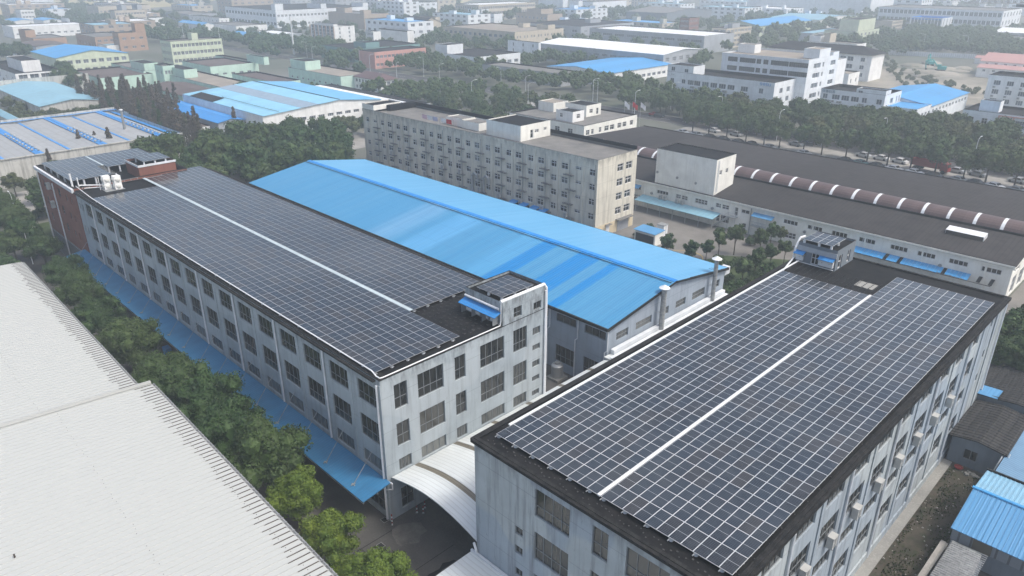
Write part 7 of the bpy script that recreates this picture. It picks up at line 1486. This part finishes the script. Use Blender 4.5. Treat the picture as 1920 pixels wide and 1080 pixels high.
for i, (px_, py_, c) in enumerate(((1052, 192, 'white'), (1075, 196, 'silver'), (1020, 186, 'grey'), (1225, 222, 'black'))):
    q = G(px_, py_); car(q.x, 222 + (i % 2) * 3, R(0 if i % 2 else 180), c, '%s car driving on the main road, %s from the left' % (c, ORD[(1, 2, 0, 3)[i]]), 'cars on the main road')
r = empty('red_truck', (-58, 213.2, 0), 'red high-sided lorry parked under the trees behind the hall', 'lorry', rz=R(-6))
def rp_(n, f, m_): k = MB(); f(k); return link(n, k.mesh(n, [M[m_]]), r)
rp_('cargo_box', lambda k: (k.box(-4.2, 3.2, -1.2, 1.2, 1.1, 1.25), k.box(-4.2, 3.2, -1.2, -1.12, 1.25, 2.7), k.box(-4.2, 3.2, 1.12, 1.2, 1.25, 2.7), k.box(-4.2, -4.1, -1.12, 1.12, 1.25, 2.7), k.box(3.1, 3.2, -1.12, 1.12, 1.25, 2.7)), 'red')
rp_('cab', lambda k: k.hexa([(3.4, -1.15, .7), (5.3, -1.15, .7), (5.3, 1.15, .7), (3.4, 1.15, .7)], [(3.4, -1.1, 2.8), (5.0, -1.1, 2.8), (5.0, 1.1, 2.8), (3.4, 1.1, 2.8)]), 'red'); rp_('windscreen', lambda k: k.face([(5.22, -1.0, 1.7), (5.22, 1.0, 1.7), (5.06, .95, 2.6), (5.06, -.95, 2.6)]), 'glass')
for a in (-3, -1.8, 4.2):
    for s_ in (-1.05, 1.05): o = rp_('wheel', lambda k: k.cyl((0, -.15, 0), (0, .15, 0), .5, n=12), 'rubber'); o.location = (a, s_, .5)
r = empty('orange_tricycle', G(1222, 218), 'small red-roofed delivery tricycle behind the cream office', 'tricycle'); b = MB(); q = r.location; b.box(q.x - 1, q.x + .4, q.y - .6, q.y + .6, .6, 1.1); b.build('cargo_bed', M['red'], r); b = MB(); b.box(q.x + .4, q.x + 1.2, q.y - .5, q.y + .5, .6, 1.7); b.build('cab', M['red'], r); b = MB(); b.cyl((q.x - .6, q.y - .6, .3), (q.x - .6, q.y + .6, .3), .3, n=10); b.build('wheel', M['rubber'], r)
# gatehouse by the hall
building('gatehouse', 'little cream gatehouse with flat roof behind the far end of the hall', 'gatehouse', -131, -120, 187, 191, 3.4, 'cream', 'roof_sand', grid(-130, -121, 3, 1.5, [1.2], 1.2, FAR), [], par=.5)
# ---------------------------------------------------------------- street lamps
def lampm():
    k = MB(); k.cyl((0, 0, 0), (0, 0, 8.4), .10, .06, 6); k.path([(0, 0, 8.4), (.9, 0, 8.9), (1.9, 0, 9.0)], .045); h = MB(); h.hexa([(1.7, -.14, 8.92), (2.6, -.1, 8.95), (2.6, .1, 8.95), (1.7, .14, 8.92)], [(1.7, -.14, 9.04), (2.6, -.1, 9.03), (2.6, .1, 9.03), (1.7, .14, 9.04)])
    return k.mesh('pole', [M['white_trim']]), h.mesh('lamp_head', [M['white_metal']])
LMP = lampm()
def lamp(x, y, rz, label, s=1.0):
    r = empty('street_lamp', (x, y, 0), label, 'street lamp', 'street lamps', rz); r.scale = (s,) * 3; link('pole', LMP[0], r); link('lamp_head', LMP[1], r)
for i in range(14):
    x = -400 + i * 27; lamp(x, 217.6 if i % 2 else 230, R(90 if i % 2 else -90), 'pale street lamp on the main road rising over the tree tops, %s from the left' % ORD[i], 1.05)
for i, (px_, py_) in enumerate(((1728, 101), (1808, 105), (1902, 100), (1675, 88))): q = G(px_, py_); lamp(q.x, q.y, R(200), 'pale street lamp behind the building site, %s of four' % ORD[i], 1.3)
for i, (px_, py_) in enumerate(((1111, 195), (990, 205), (1257, 205), (885, 200), (745, 160))): q = G(px_, py_); lamp(q.x, q.y, R(30 * i), 'street lamp pole standing within the central wood, %s of five' % ORD[i], 1.1)
lamp(-176, 30, R(180), 'white street lamp left of the brick office block', .8); lamp(-150, 26, R(90), 'street lamp in front of the brick office block', .75)
for i, (px_, py_) in enumerate(((232, 60), (280, 50), (1040 / 3, 72), (415, 82))): q = G(px_, py_ + 10); lamp(q.x, q.y, R(100), 'thin grey lamp post before the upper left woods, %s from the left' % ORD[i], 1.6)
# lean pallets beside the brick block
for i, (x, y) in enumerate(((-140.5, 29.0), (-142.6, 28.4), (-138.6, 29.4))):
    r = empty('pallet_stack', (x, y, 0), ['middle', 'left', 'right'][i] + ' stack of brown pallets at the foot of the brick block', 'pallet stack', 'pallets by the brick block'); k = MB()
    for j in range(5): k.box(-.6, .6, -.5, .5, j * .16 + .1, j * .16 + .14)
    link('deck_boards', k.mesh('deck_boards', [M['bark']]), r); k = MB()
    for yy in (-.45, 0, .4): k.box(-.6, .6, yy, yy + .08, 0, .74)
    link('bearers', k.mesh('bearers', [M['bark']]), r)
for i, (px_, py_) in enumerate(((72, 405), (78, 396), (60, 412))):
    q = G(px_, py_, .6); tree(q.x, q.y, 'bush', 1.2, 'clipped round bush on the verge at the left edge, %s of three' % ORD[i], 'clipped bushes at the left edge', cat='shrub')
print('TREES', NT_[0], 'objects', len(bpy.data.objects))
# ---------------------------------------------------------------- haze
hm = bpy.data.materials.new('haze_air'); hm.use_nodes = True; t = hm.node_tree; t.nodes.clear()
ou = t.nodes.new('ShaderNodeOutputMaterial'); pv = t.nodes.new('ShaderNodeVolumePrincipled'); pv.inputs['Color'].default_value = (.84, .93, 1.0, 1); pv.inputs['Density'].default_value = HAZE_DENS; pv.inputs['Anisotropy'].default_value = 0.3
t.links.new(pv.outputs[0], ou.inputs['Volume'])
b = MB(); b.box(-3250, 950, -950, 3250, -1, 78); tag(b.build('haze', hm), 'pale blue haze thickening towards the distant factories', 'haze', kind='stuff')
